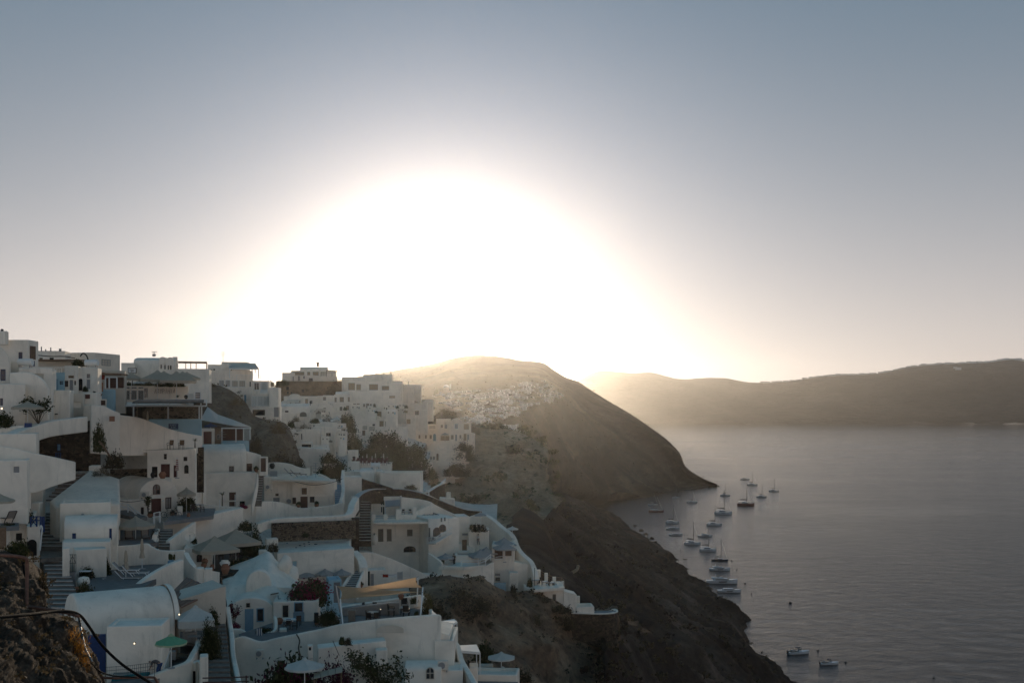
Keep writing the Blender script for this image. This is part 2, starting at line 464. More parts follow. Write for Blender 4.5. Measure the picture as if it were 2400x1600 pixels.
STONE = stonewall('rubble stone', (0.26, 0.20, 0.145), (0.03, 0.024, 0.018), (0.20, 0.15, 0.11), 1.7)
STONE_DARK = stonewall('dark stone', (0.045, 0.032, 0.022), (0.035, 0.024, 0.016), (0.11, 0.078, 0.052), 1.8)
def seamat():
 m, nt, b = newmat('sea water')
 pos = position(nt)
 b.inputs['Base Color'].default_value = (0.010, 0.018, 0.022, 1)
 b.inputs['IOR'].default_value = 1.33
 b.inputs['Specular IOR Level'].default_value = 0.5
 n0 = noise_node(nt, 0.0045, 5, 0.6, pos, (0.35, 1.0, 1.0), dist=0.8)       # wind lanes
 r0 = ramp_node(nt, [(0.36, (0.16, 0.16, 0.16)), (0.62, (0.07, 0.07, 0.07))])
 nt.links.new(n0.outputs['Fac'], r0.inputs[0]); nt.links.new(r0.outputs[0], b.inputs['Roughness'])
 n1 = noise_node(nt, 0.085, 7, 0.68, pos, (0.85, 1.0, 1), dist=0.4)
 n2 = noise_node(nt, 0.42, 5, 0.62, pos, (0.8, 1.0, 1))
 r1 = ramp_node(nt, [(0.36, (1, 1, 1)), (0.62, (0.45, 0.45, 0.45))])
 nt.links.new(n0.outputs['Fac'], r1.inputs[0])
 def mul(a, c):
  k = nt.nodes.new('ShaderNodeMath'); k.operation = 'MULTIPLY'; nt.links.new(a, k.inputs[0]); nt.links.new(c, k.inputs[1]); return k.outputs[0]
 p = bump(nt, mul(n1.outputs['Fac'], r1.outputs[0]), 0.75, 3.6, b)
 bump(nt, mul(n2.outputs['Fac'], r1.outputs[0]), 0.6, 0.9, b, p)
 return m
SEA = seamat()
# ---------------------------------------------------------------- sea and land
def structure(o): o['kind'] = 'structure'; return o
sea = MB(); sea.grid([[(x, y, 0) for x in (-1500, 0, 1500, 5600)] for y in (-140, 200, 1500, 4000, 8000, 11400)])
structure(part('sea', sea, SEA))
def sheet(name, rows, nu, nv, amp, scale, mat, back=None, sharp=0.0, below=None, kind='structure', octaves=6, fade=0.0):
 """a stretch of land lofted through surveyed rows (from its crest down), roughened by fractal noise.
 back: list of (further, lower) rows that carry the land on behind the crest"""
 R = [[W(*p) for p in r] for r in rows]
 if back:
  for dy, fz in back:
   R.insert(0, [Vector((p.x*(1+dy/p.y*0.6), p.y+dy, p.z-fz)) for p in R[len(back)*0] ]) if dy is None else None
  crest = R[0]
  extra = []
  for dy, dz in back:
   extra.insert(0, [Vector((p.x*(p.y+dy)/p.y, p.y+dy, p.z-dz)) for p in crest])
  R = extra+R
 if below is not None:
  R.append([Vector((p.x, p.y-3, p.z-below)) for p in R[-1]])
 cols = [catmull(r, nu) for r in R]
 G = np.zeros((nv, nu, 3))
 for j in range(nu):
  c = catmull([r[j] for r in cols], nv)
  G[:, j, :] = [tuple(p) for p in c]
 du = np.gradient(G, axis=1); dv = np.gradient(G, axis=0)
 nrm = np.cross(du, dv); ln = np.linalg.norm(nrm, axis=2, keepdims=True); ln[ln == 0] = 1; nrm /= ln
 flip = (nrm[:, :, 2].mean() < 0); 
 if flip: nrm = -nrm
 off = Vector((hash(name) % 97, 13.7, 5.1)) if False else Vector((len(name)*7.3, 13.7, 5.1))
 ic = len(back or [])/(len(R)-1)*(nv-1)        # the crest row keeps its surveyed line
 for i in range(nv):
  am = amp*(0.10+0.90*min(1.0, abs(i-ic)/(nv*0.13)))
  for j in range(nu):
   q = Vector(G[i, j])/scale+off
   a = noise.fractal(q, 0.9, 2.1, octaves, noise_basis='PERLIN_ORIGINAL')
   if sharp:
    a = a*(1-sharp)+sharp*(noise.ridged_multi_fractal(q*0.8, 0.9, 2.1, octaves, 0.9, 2.0)-1.0)*0.6
   G[i, j] += nrm[i, j]*(a*am)
 mb = MB(); mb.grid([[tuple(p) for p in row] for row in G])
 if flip: mb.f = [f[::-1] for f in mb.f]
 o = part(name, mb, mat, smooth=True)
 o['kind'] = kind
 return o, G, nrm
# the far caldera wall with its rim
far_rim = [(1250,905,8600),(1330,900,8600),(1360,890,8600),(1390,874,8600),(1420,869,8600),(1480,873,8600),(1525,872,8600),(1560,880,8600),(1600,888,8600),(1700,889,8600),(1765,896,8600),(1850,893,8600),(1950,881,8600),(2050,877,8600),(2135,862,8600),(2200,856,8600),(2300,850,8500),(2370,845,8500),(2420,850,8500),(2520,858,8500),(2700,866,8500)]
far_mid = [(px, 905+0.35*(py-905)+18, 8350) for px, py, d in far_rim]
far_low = [(px, 970, 8120) for px, py, d in far_rim]
far_base = [(px, 994.5, 7990) for px, py, d in far_rim]
FAR, FARG, _ = sheet('far_cliff', [far_rim, far_mid, far_low, far_base], 260, 90, 60, 420, ROCK_FAR, back=[(900, 60), (2600, 420)], sharp=0.35)
# the hill with the headland
hA = [(700,905,2700),(800,890,2600),(900,874,2500),(1000,858,2400),(1060,842,2300),(1110,835,2250),(1165,838,2200),(1215,847,2150),(1268,852,2100),(1300,870,2050),(1330,888,1990),(1358,897,1950),(1395,922,1900),(1440,950,1850),(1500,985,1800),(1560,1028,1760),(1592,1062,1740),(1608,1095,1730),(1645,1120,1718),(1682,1137,1706)]
hB = [(700,940,1500),(800,925,1500),(900,915,1480),(1000,902,1450),(1060,893,1420),(1110,888,1400),(1165,886,1390),(1215,888,1400),(1262,900,1430),(1295,918,1490),(1328,938,1560),(1356,955,1600),(1390,975,1630),(1440,1005,1650),(1500,1035,1680),(1560,1073,1695),(1592,1098,1700),(1608,1115,1702),(1640,1129,1702),(1676,1138.5,1700)]
hC = [(700,985,700),(800,980,700),(900,975,720),(1000,965,760),(1060,960,790),(1110,955,820),(1165,955,860),(1215,965,930),(1262,990,1030),(1295,1010,1140),(1328,1030,1250),(1356,1045,1340),(1390,1062,1410),(1440,1085,1490),(1500,1108,1560),(1560,1126,1620),(1590,1136,1650),(1608,1138,1662),(1636,1139,1670),(1668,1140.5,1680)]
hD = [(700,1100,400),(800,1100,410),(900,1100,420),(1000,1085,460),(1060,1075,500),(1110,1065,560),(1165,1060,640),(1215,1070,740),(1262,1095,900),(1295,1115,1000),(1328,1128,1110),(1356,1140,1200),(1390,1153,1280),(1440,1161,1380),(1500,1161,1470),(1550,1155,1540),(1580,1151,1585),(1600,1149,1605),(1628,1145,1635),(1660,1142,1662)]
hE = [(700,1500,520),(800,1500,540),(900,1480,560),(1000,1440,600),(1060,1400,660),(1110,1360,740),(1165,1320,830),(1215,1280,950),(1262,1240,1085),(1295,1220,1170),(1328,1205,1245),(1356,1194,1300),(1390,1185,1352),(1440,1176,1408),(1500,1166,1474),(1550,1158,1532),(1580,1153.5,1566),(1600,1151,1588),(1628,1147,1620),(1660,1143,1655)]
HILL, HILLG, HILLN = sheet('headland_hill', [hA, hB, hC, hD, hE], 260, 200, 20, 120, ROCK_HILL, back=[(500, 60), (1500, 300)], sharp=0.65, below=8)
# dark slope under the town, running down to the shore
dI = [(1060,1130,520),(1180,1150,440),(1240,1185,360),(1232,1260,265),(1262,1325,222),(1330,1395,196),(1400,1450,186),(1440,1520,176),(1450,1660,150)]
dM = [(1240,1172,800),(1300,1166,760),(1350,1192,670),(1385,1248,560),(1430,1315,450),(1490,1385,385),(1550,1450,345),(1620,1530,315),(1690,1680,275)]
dN = [(1330,1182,1060),(1350,1178,1060),(1400,1204,930),(1470,1262,740),(1525,1322,610),(1590,1385,520),(1660,1450,450),(1725,1540,410),(1800,1680,365)]
dS = [(1380,1186,1345),(1395,1190,1322),(1452,1220,1173),(1552,1292,923),(1606,1340,808),(1665,1386,722),(1735,1440,642),(1792,1540,532),(1905,1650,448)]
dW = [tuple([px+14, py+6, (EYE+7)*FPX/(py+6-CPY)]) for px, py, d in dS]
SLOPE, SLOPEG, SLOPEN = sheet('lava_slope', [dI, dM, dN, dS, dW], 260, 220, 15, 52, ROCK_DARK, back=[(25, 4), (120, 40)], sharp=0.75)
# tan tuff bluff with its sheer right edge
cA = [(985,1098,405),(1030,1075,400),(1060,1045,405),(1100,1003,420),(1150,998,420),(1190,1004,418),(1220,1012,412),(1255,1030,406),(1280,1042,402)]
cB = [(985,1115,390),(1030,1100,384),(1060,1085,380),(1100,1060,388),(1150,1050,390),(1190,1055,388),(1220,1060,386),(1255,1075,386),(1281,1085,388)]
cC = [(985,1140,350),(1030,1130,345),(1060,1128,340),(1100,1125,345),(1150,1125,348),(1190,1122,352),(1220,1122,356),(1258,1122,362),(1283,1124,370)]
cD = [(985,1175,310),(1030,1175,305),(1060,1175,300),(1100,1178,300),(1150,1180,300),(1190,1180,305),(1222,1172,318),(1262,1160,335),(1296,1140,360)]
cE = [(985,1240,250),(1030,1240,248),(1060,1240,245),(1100,1245,245),(1150,1250,245),(1190,1250,250),(1225,1240,268),(1268,1215,300),(1320,1175,345)]
BLUFF, BLUFFG, BLUFFN = sheet('tuff_bluff', [cA, cB, cC, cD, cE], 190, 170, 8.5, 17, ROCK_TAN, back=[(10, 3), (40, 20), (90, 60)], sharp=0.55)
# ochre cliff under the hotel
gA = [(960,1380,148),(1010,1362,150),(1060,1350,152),(1120,1366,156),(1175,1392,160),(1215,1388,166),(1252,1392,170),(1300,1408,173),(1345,1436,176),(1400,1436,180),(1447,1437,182)]
gB = [(960,1420,138),(1010,1405,142),(1060,1395,146),(1120,1405,151),(1175,1412,158),(1215,1400,164),(1258,1402,168),(1300,1432,171),(1345,1456,174),(1400,1460,178),(1449,1465,181)]
gC = [(960,1460,130),(1010,1455,134),(1060,1450,139),(1120,1455,145),(1175,1425,155),(1230,1412,162),(1266,1412,166),(1305,1470,167),(1350,1500,170),(1400,1505,175),(1452,1512,179)]
gD = [(960,1520,120),(1010,1520,124),(1060,1520,129),(1120,1525,135),(1180,1520,142),(1235,1515,149),(1278,1515,155),(1320,1535,160),(1360,1545,165),(1410,1550,170),(1460,1560,175)]
gE = [(960,1650,104),(1010,1650,108),(1060,1650,113),(1120,1650,119),(1180,1650,126),(1240,1650,133),(1290,1650,141),(1335,1650,148),(1375,1650,154),(1420,1650,160),(1475,1650,166)]
CLIFF, CLIFFG, CLIFFN = sheet('ochre_cliff', [gA, gB, gC, gD, gE], 190, 170, 3.2, 11, ROCK_CLIFF, back=[(5, 0.6), (25, 8)], sharp=0.5)
# rubble knoll right below the viewer
fA = [(-160,1275,50),(-40,1282,50),(30,1292,51),(70,1312,52),(98,1368,51),(116,1425,49),(155,1448,47),(192,1480,46),(216,1550,45),(236,1620,44),(250,1720,42)]
fB = [(-160,1340,44),(-40,1345,44),(22,1350,45),(58,1372,46),(88,1410,45.5),(106,1450,44.5),(140,1480,43),(170,1520,42),(192,1580,41),(210,1650,40),(228,1750,38)]
fC = [(-160,1440,37),(-40,1440,37),(15,1445,38),(48,1460,39),(72,1485,39),(92,1515,38.5),(118,1545,37.5),(142,1580,37),(162,1630,36),(180,1700,35),(200,1800,33)]
fD = [(-160,1640,28),(-40,1640,28),(10,1645,29),(40,1650,30),(62,1660,30.5),(80,1675,30.5),(100,1695,30),(120,1720,30),(140,1760,29),(160,1820,28),(180,1900,27)]
KNOLL, KNOLLG, KNOLLN = sheet('rubble_knoll', [fA, fB, fC, fD], 230, 190, 0.75, 1.5, ROCK_NEAR, back=[(2.0, 1.2), (8, 9), (20, 22)], sharp=0.35)
# ---------------------------------------------------------------- builders for the town
ANCH = []
def anchor(x, y, z): ANCH.append((x, y, z))
def weld(mb):
 idx = {}; nv = []; mp = []
 for p in mb.v:
  k = (round(p[0], 3), round(p[1], 3), round(p[2], 3))
  if k not in idx: idx[k] = len(nv); nv.append(p)
  mp.append(idx[k])
 nf = []
 for f in mb.f:
  g = []
  for i in f:
   j = mp[i]
   if not g or g[-1] != j: g.append(j)
  if len(g) > 1 and g[0] == g[-1]: g.pop()
  if len(set(g)) > 2: nf.append(tuple(g))
 mb.v, mb.f = nv, nf
 return mb
def fix_normals(me, sharp=35):
 bm = bmesh.new(); bm.from_mesh(me)
 bmesh.ops.recalc_face_normals(bm, faces=bm.faces[:])
 bm.to_mesh(me); bm.free()
 me.polygons.foreach_set('use_smooth', [True]*len(me.polygons))
 me.set_sharp_from_angle(angle=math.radians(sharp))
def solid(name, mb, mat, parent=None, bevel=0.0, label=None, sharp=35, world=True, seg=2):
 me = weld(mb).mesh(name, mat); fix_normals(me, sharp)
 return part(name, me, mat, parent, bevel=bevel, label=label, world=world, seg=seg)
class Face:
 def __init__(s, O, U, N): s.O = Vector((O[0], O[1], 0)); s.U = Vector((U[0], U[1], 0)); s.N = Vector((N[0], N[1], 0))
 def hit(s, px, py):
  k = (px-CPX)/FPX
  a = (k*s.O.y-s.O.x)/(s.U.x-k*s.U.y); t = s.O.y+a*s.U.y
  return a, EYE-(py-CPY)/FPX*t
 def P(s, a, z, out=0.0):
  q = s.O+s.U*a+s.N*out; return Vector((q.x, q.y, z))
 def bar(s, mb, a0, a1, z0, z1, o0, o1):
  return mb.hexa([s.P(a0,z0,o1), s.P(a1,z0,o1), s.P(a1,z0,o0), s.P(a0,z0,o0), s.P(a0,z1,o1), s.P(a1,z1,o1), s.P(a1,z1,o0), s.P(a0,z1,o0)])
def rect_of(face, x0, y0, x1, y1):
 a0, zt = face.hit(x0, y0); a1, zb = face.hit(x1, y1)
 if a0 > a1: a0, a1 = a1, a0
 _, z0 = face.hit((x0+x1)/2, y1); _, z1 = face.hit((x0+x1)/2, y0)
 return a0, a1, z0, z1
def arch_pts(a0, a1, z0, z1, n=10):
 r = (a1-a0)/2; c = (a0+a1)/2; rise = min(r, (z1-z0)*0.55); zs = z1-rise
 return [(a0, z0), (a1, z0)]+[(c+r*math.cos(PI*k/n), zs+rise*math.sin(PI*k/n)) for k in range(n+1)]
def opening(parent, face, kind, r, depth, mf, mp, arched=False, bars=(1, 1)):
 """a window or door leaf seated `depth` metres behind (or, negative, proud of) its wall"""
 a0, a1, z0, z1 = r; w = min(0.09, (a1-a0)*0.14); o = -depth
 fr = MB(); leaf = MB()
 if arched:
  pts = arch_pts(a0, a1, z0, z1); c = ((a0+a1)/2, (z0+z1)/2)
  inn = [(c[0]+(a-c[0])*0.84, c[1]+(z-c[1])*0.90) for a, z in pts]
  n = len(pts)
  vs = [face.P(a, z, o+0.07) for a, z in pts]+[face.P(a, z, o+0.07) for a, z in inn]+[face.P(a, z, o-0.02) for a, z in pts]
  fr.add(vs, [(i, (i+1)%n, n+(i+1)%n, n+i) for i in range(n)]+[(i, 2*n+i, 2*n+(i+1)%n, (i+1)%n) for i in range(n)])
  leaf.add([face.P(a, z, o+0.03) for a, z in pts], [tuple(range(n))])
  m = (a0+a1)/2
  if kind != 'opening':
   face.bar(fr, m-w*0.3, m+w*0.3, z0, z1-0.05, o+0.031, o+0.065)
   if kind == 'window': face.bar(fr, a0, a1, (z0+z1)/2-w*0.3, (z0+z1)/2+w*0.3, o+0.032, o+0.062)
 elif kind == 'window':
  for q in ((a0, a1, z0, z0+w), (a0, a1, z1-w, z1), (a0, a0+w, z0+w, z1-w), (a1-w, a1, z0+w, z1-w)):
   face.bar(fr, *q, o, o+0.08)
  for k in range(bars[0]):
   m = a0+(a1-a0)*(k+1)/(bars[0]+1); face.bar(fr, m-w*0.3, m+w*0.3, z0+w, z1-w, o+0.01, o+0.065)
  for k in range(bars[1]):
   m = z0+(z1-z0)*(k+1)/(bars[1]+1); face.bar(fr, a0+w, a1-w, m-w*0.28, m+w*0.28, o+0.012, o+0.062)
  face.bar(leaf, a0+w*0.5, a1-w*0.5, z0+w*0.5, z1-w*0.5, o-0.01, o+0.03)
 elif kind == 'door':
  for q in ((a0, a1, z1-w, z1), (a0, a0+w, z0, z1-w), (a1-w, a1, z0, z1-w)): face.bar(fr, *q, o, o+0.08)
  face.bar(leaf, a0+w, a1-w, z0, z1-w, o-0.02, o+0.03)
  m = (a0+a1)/2; g = (a1-a0)*0.04
  for u0, u1 in ((a0+w+g*2, m-g), (m+g, a1-w-g*2)):
   for v0, v1 in ((0.08, 0.45), (0.52, 0.93)):
    face.bar(leaf, u0, u1, z0+(z1-z0)*v0, z0+(z1-z0)*v1, o+0.031, o+0.05)
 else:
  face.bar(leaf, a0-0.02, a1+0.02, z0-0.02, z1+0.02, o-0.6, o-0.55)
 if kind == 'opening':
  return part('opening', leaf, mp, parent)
 f = part(kind, fr, mf, parent)
 part('pane' if kind == 'window' else 'leaf', leaf, mp, f)
 return f
HOUSES = []
PARTNAME = dict(bench='seat', sofa='cushion', armchair='cushion', gate='gate_leaf', garden_gate='gate_leaf', shutter_door='door_leaf', cupboard='carcass', chest='case', bin='bin_body', cabinet='case', storage_box='case', planter='trough', brick_planter='trough', cistern='tank', hot_tub='tub_shell', plunge_pool='basin', door_bay='surround', bar_counter='counter_body')
class House:
 def __init__(s, label, name='house', cat='house', group=None, kind=None):
  s.e = thing(name, label, cat, (0, 0, 0), group=group, kind=kind); s.first = True
  HOUSES.append(s.e)
 def box(s, xl, xr, yt, yb, d, dep=6.0, rel=0.0, yaw=None, roof='flat', wins=(), mat=None, found=None, par=0.35, ytr=None, name=None, bev=0.09, spring=None, anch=True, rm=None, label=None, rise=None):
  mat = mat or WHITE; name = name or PARTNAME.get(s.e.name.split('.')[0], 'wall')
  xc = (xl+xr)/2
  yw = math.atan((CPX-xc)/FPX)+math.radians(rel) if yaw is None else math.radians(yaw)
  C = W(xc, CPY, d); U = (math.cos(yw), math.sin(yw)); N = (math.sin(yw), -math.cos(yw))
  F = Face((C.x, C.y), U, N); s.F = F
  aL, _ = F.hit(xl, yt); aR, _ = F.hit(xr, yt)
  zt = EYE-(yt-CPY)/FPX*d; zb0 = EYE-(yb-CPY)/FPX*d
  if found is None: found = 3.2 if dep >= 2 else (2.0 if zt-zb0 > 3.2 else 0.25)
  zb = zb0-found
  zl = zr = zt
  if ytr is not None:
   _, zl = F.hit(xl, yt); _, zr = F.hit(xr, ytr)
  if s.first:
   p = F.P((aL+aR)/2, zb0); s.e.location = p; s.first = False
  if anch:
   for a in (aL, (aL+aR)/2, aR):
    q = F.P(a, 0, 0.3); anchor(q.x, q.y, zb0)
  zs = min(zl, zr)
  if roof in ('barrel', 'barrelx'):
   half = (aR-aL)/2 if roof == 'barrel' else dep/2
   rise = min(half*0.95, zt-zb0-0.8) if spring is None else zt-(EYE-(spring-CPY)/FPX*d)
   zs = zt-rise
  # holes in the front
  holes = []; todo = []
  for w in wins:
   kind = w[0]; face = F; rec = True
   if kind[:2] in ('R:', 'L:'):
    rec = False
    if kind[0] == 'R':
     q = F.P(aR, 0); face = Face((q.x, q.y), (-N[0], -N[1]), U)
    else:
     q = F.P(aL, 0); face = Face((q.x, q.y), (-N[0], -N[1]), (-U[0], -U[1]))
    kind = kind[2:]
   arched = kind[0] == 'a'
   if arched: kind = kind[1:]; rec = False
   r = rect_of(face, *w[1:5])
   ok = rec and r[0] > aL+0.08 and r[1] < aR-0.08 and r[3] < zs-0.05
   if ok:
    r = (r[0], r[1], max(r[2], zb+0.2), r[3])
    for h in holes:
     if not (r[1] < h[0]-0.02 or r[0] > h[1]+0.02 or r[3] < h[2]-0.02 or r[2] > h[3]+0.02): ok = False
   if ok: holes.append(r)
   m = w[5] if len(w) > 5 else None
   bars = w[6] if len(w) > 6 else (1, 1)
   todo.append((kind, face, r, 0.15 if ok else -0.01, arched, m, bars))
  A = sorted(set([round(v, 4) for h in holes for v in h[:2]]+[round(aL, 4), round(aR, 4)]))
  Z = sorted(set([round(v, 4) for h in holes for v in h[2:]]+[round(zb, 4), round(zs, 4)]))
  mb = MB()
  for i in range(len(A)-1):
   for j in range(len(Z)-1):
    am, zm = (A[i]+A[i+1])/2, (Z[j]+Z[j+1])/2
    if any(h[0] < am < h[1] and h[2] < zm < h[3] for h in holes): continue
    mb.add([F.P(A[i], Z[j]), F.P(A[i+1], Z[j]), F.P(A[i+1], Z[j+1]), F.P(A[i], Z[j+1])], [(0, 1, 2, 3)])
  for h in holes:
   Ah = [a for a in A if h[0]-1e-3 <= a <= h[1]+1e-3]; Zh = [z for z in Z if h[2]-1e-3 <= z <= h[3]+1e-3]
   dpt = -0.2
   for z, rev in ((Zh[0], 0), (Zh[-1], 1)):
    for i in range(len(Ah)-1):
     mb.add([F.P(Ah[i], z), F.P(Ah[i+1], z), F.P(Ah[i+1], z, dpt), F.P(Ah[i], z, dpt)], [(0, 1, 2, 3)])
   for a in (Ah[0], Ah[-1]):
    for j in range(len(Zh)-1):
     mb.add([F.P(a, Zh[j]), F.P(a, Zh[j+1]), F.P(a, Zh[j+1], dpt), F.P(a, Zh[j], dpt)], [(0, 1, 2, 3)])
  frontL = [F.P(aL, z) for z in Z]; frontR = [F.P(aR, z) for z in Z]
  topfront = [F.P(a, zs) for a in A]
  D = -dep
  def poly(pts):
   q = []
   for p in pts:
    if not q or (Vector(p)-Vector(q[-1])).length > 1e-4: q.append(p)
   if len(q) > 2: mb.add(q, [tuple(range(len(q)))])
  if roof == 'barrel':
   n = 14; c = (aL+aR)/2; r = (aR-aL)/2
   arc = [(c+r*math.cos(PI*k/n), zs+(zt-zs)*math.sin(PI*k/n)) for k in range(n+1)]
   poly(topfront+[F.P(a, z) for a, z in arc[1:-1]])
   for k in range(n):
    mb.add([F.P(*arc[k]), F.P(*arc[k+1]), F.P(*arc[k+1], D), F.P(*arc[k], D)], [(0, 1, 2, 3)])
   poly([F.P(aL, zb, D), F.P(aR, zb, D)]+[F.P(a, z, D) for a, z in arc])
   poly(frontL+[F.P(aL, zs, D), F.P(aL, zb, D)]); poly(frontR+[F.P(aR, zs, D), F.P(aR, zb, D)])
  elif roof == 'barrelx':
   n = 14
   arc = [(-dep/2+dep/2*math.cos(PI*k/n), zs+(zt-zs)*math.sin(PI*k/n)) for k in range(n+1)]
   for k in range(n):
    o0, z0 = arc[k]; o1, z1 = arc[k+1]
    if k == 0:
     poly(topfront+[F.P(aR, z1, o1), F.P(aL, z1, o1)])
    else:
     mb.add([F.P(aL, z0, o0), F.P(aR, z0, o0), F.P(aR, z1, o1), F.P(aL, z1, o1)], [(0, 1, 2, 3)])
   poly(frontL+[F.P(aL, z, o) for o, z in arc[1:]]+[F.P(aL, zb, D)])
   poly(frontR+[F.P(aR, z, o) for o, z in arc[1:]]+[F.P(aR, zb, D)])
   poly([F.P(aL, zb, D), F.P(aR, zb, D), F.P(aR, zs, D), F.P(aL, zs, D)])
  else:
   if abs(zl-zr) > 1e-3: poly(topfront+[F.P(aR, zr), F.P(aL, zl)])
   tf = topfront if abs(zl-zr) <= 1e-3 else [F.P(aL, zl), F.P(aR, zr)]
   fl = frontL+([F.P(aL, zl)] if zl > zs+1e-3 else []); fr_ = frontR+([F.P(aR, zr)] if zr > zs+1e-3 else [])
   poly(fl+[F.P(aL, zl, D), F.P(aL, zb, D)]); poly(fr_+[F.P(aR, zr, D), F.P(aR, zb, D)])
   poly([F.P(aL, zb, D), F.P(aR, zb, D), F.P(aR, zr, D), F.P(aL, zl, D)])
   if roof == 'flat' and par > 0 and aR-aL > 1.4 and dep > 1.4:
    t = 0.28
    iFL, iFR, iBR, iBL = F.P(aL+t, zl, -t), F.P(aR-t, zr, -t), F.P(aR-t, zr, D+t), F.P(aL+t, zl, D+t)
    poly(tf+[iFR, iFL])
    mb.add([F.P(aR, zr), F.P(aR, zr, D), iBR, iFR], [(0, 1, 2, 3)])
    mb.add([F.P(aR, zr, D), F.P(aL, zl, D), iBL, iBR], [(0, 1, 2, 3)])
    mb.add([F.P(aL, zl, D), F.P(aL, zl), iFL, iBL], [(0, 1, 2, 3)])
    dn = [Vector((p.x, p.y, p.z-par)) for p in (iFL, iFR, iBR, iBL)]; up = (iFL, iFR, iBR, iBL)
    for k in range(4):
     mb.add([up[k], up[(k+1)%4], dn[(k+1)%4], dn[k]], [(0, 1, 2, 3)])
    mb.add(dn, [(0, 1, 2, 3)])
   else:
    poly(tf+[F.P(aR, zr, D), F.P(aL, zl, D)])
  o = solid(name, mb, mat, s.e, bevel=bev, label=label)
  for kind, face, r, dpt, arched, m, bars in todo:
   mf, mp = m if isinstance(m, tuple) else (m or TAUPE, None)
   if kind == 'window': opening(s.e, face, kind, r, dpt, mf, mp or GLASS, arched, bars)
   elif kind == 'door': opening(s.e, face, kind, r, dpt, mf, mp or mf, arched)
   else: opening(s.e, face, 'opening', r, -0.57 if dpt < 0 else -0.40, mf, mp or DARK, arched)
  s.aL, s.aR, s.zt, s.zs, s.zb, s.dep = aL, aR, zt, zs, zb, dep
  return s
 def roofbox(s, px, py, d, w, h, dep=1.0, name='chimney', mat=None):
  c = W(px, py, d); mb = MB(); mb.box((c.x, c.y, c.z+h/2-0.3), w, dep, h+0.6)
  solid(name, mb, mat or WHITE, s.e, bevel=0.05); return s
def ribbon(label, pts, h=None, ybs=None, th=0.35, mat=None, name='parapet_wall', cat='wall', smooth=True, found=0.6, capm=None, n=None, group=None, bev=0.09, anch=True, capw=0.08, batter=0.0):
 """a wall that follows pts = (px, py of its top, distance); its foot is h metres lower, or at the pixel rows ybs"""
 top = [W(*p) for p in pts]
 if ybs is not None: bot = [W(p[0], yb, p[2]) for p, yb in zip(pts, ybs)]
 else: bot = [Vector((p.x, p.y, p.z-h)) for p in top]
 n = n or (4*(len(pts)-1)+1 if smooth else len(pts))
 if smooth: top, bot = catmull(top, n), catmull(bot, n)
 if anch:
  for b in bot[::2]: anchor(b.x, b.y-0.2, b.z)
 rows = []; m = len(top); crow = []
 for i in range(m):
  t = top[min(i+1, m-1)]-top[max(i-1, 0)]; t.z = 0; t.normalize()
  nn = Vector((t.y, -t.x, 0))       # towards the viewer for a left-to-right run
  z0 = bot[i].z-found; P = top[i]
  rows.append([(P.x+nn.x*batter, P.y+nn.y*batter, z0), (P.x, P.y, P.z), (P.x-nn.x*th, P.y-nn.y*th, P.z), (P.x-nn.x*th, P.y-nn.y*th, z0)])
  e = capw
  crow.append([(P.x+nn.x*e, P.y+nn.y*e, P.z+0.003), (P.x+nn.x*e, P.y+nn.y*e, P.z+0.12), (P.x-nn.x*(th+e), P.y-nn.y*(th+e), P.z+0.12), (P.x-nn.x*(th+e), P.y-nn.y*(th+e), P.z+0.003)])
 def strip(rows):
  mb = MB(); k = len(rows[0])
  mb.v = [p for r in rows for p in r]
  mb.f = [(i*k+j, i*k+(j+1)%k, (i+1)*k+(j+1)%k, (i+1)*k+j) for i in range(len(rows)-1) for j in range(k)]
  mb.f += [tuple(range(k)), tuple((len(rows)-1)*k+j for j in range(k))]
  return mb
 if capm is None:
  o = solid(name, strip(rows), mat or WHITE, None, bevel=bev)
  return tag(o, label, cat, group)
 e = thing(name, label, cat, bot[m//2], group=group)
 solid('wall', strip(rows), mat or WHITE, e, bevel=bev); solid('coping', strip(crow), capm, e, bevel=0.03)
 return e
def slab(name, pix, z=None, ref=None, mat=None, th=0.5, label=None):
 """a paved terrace: pixel outline on the level z (or on the level of ref = (px, py, d))"""
 if z is None: z = W(*ref).z
 P = [onz(px, py, z) if len(q) == 2 else W(px, py, q[2]) for q in pix for px, py in [q[:2]]]
 mb = MB(); mb.prism([(p.x, p.y) for p in P], z-th, z)
 o = part(name, mb, mat or DECK); o['kind'] = 'structure'
 for p in P: anchor(p.x, p.y, z-0.3)
 return o
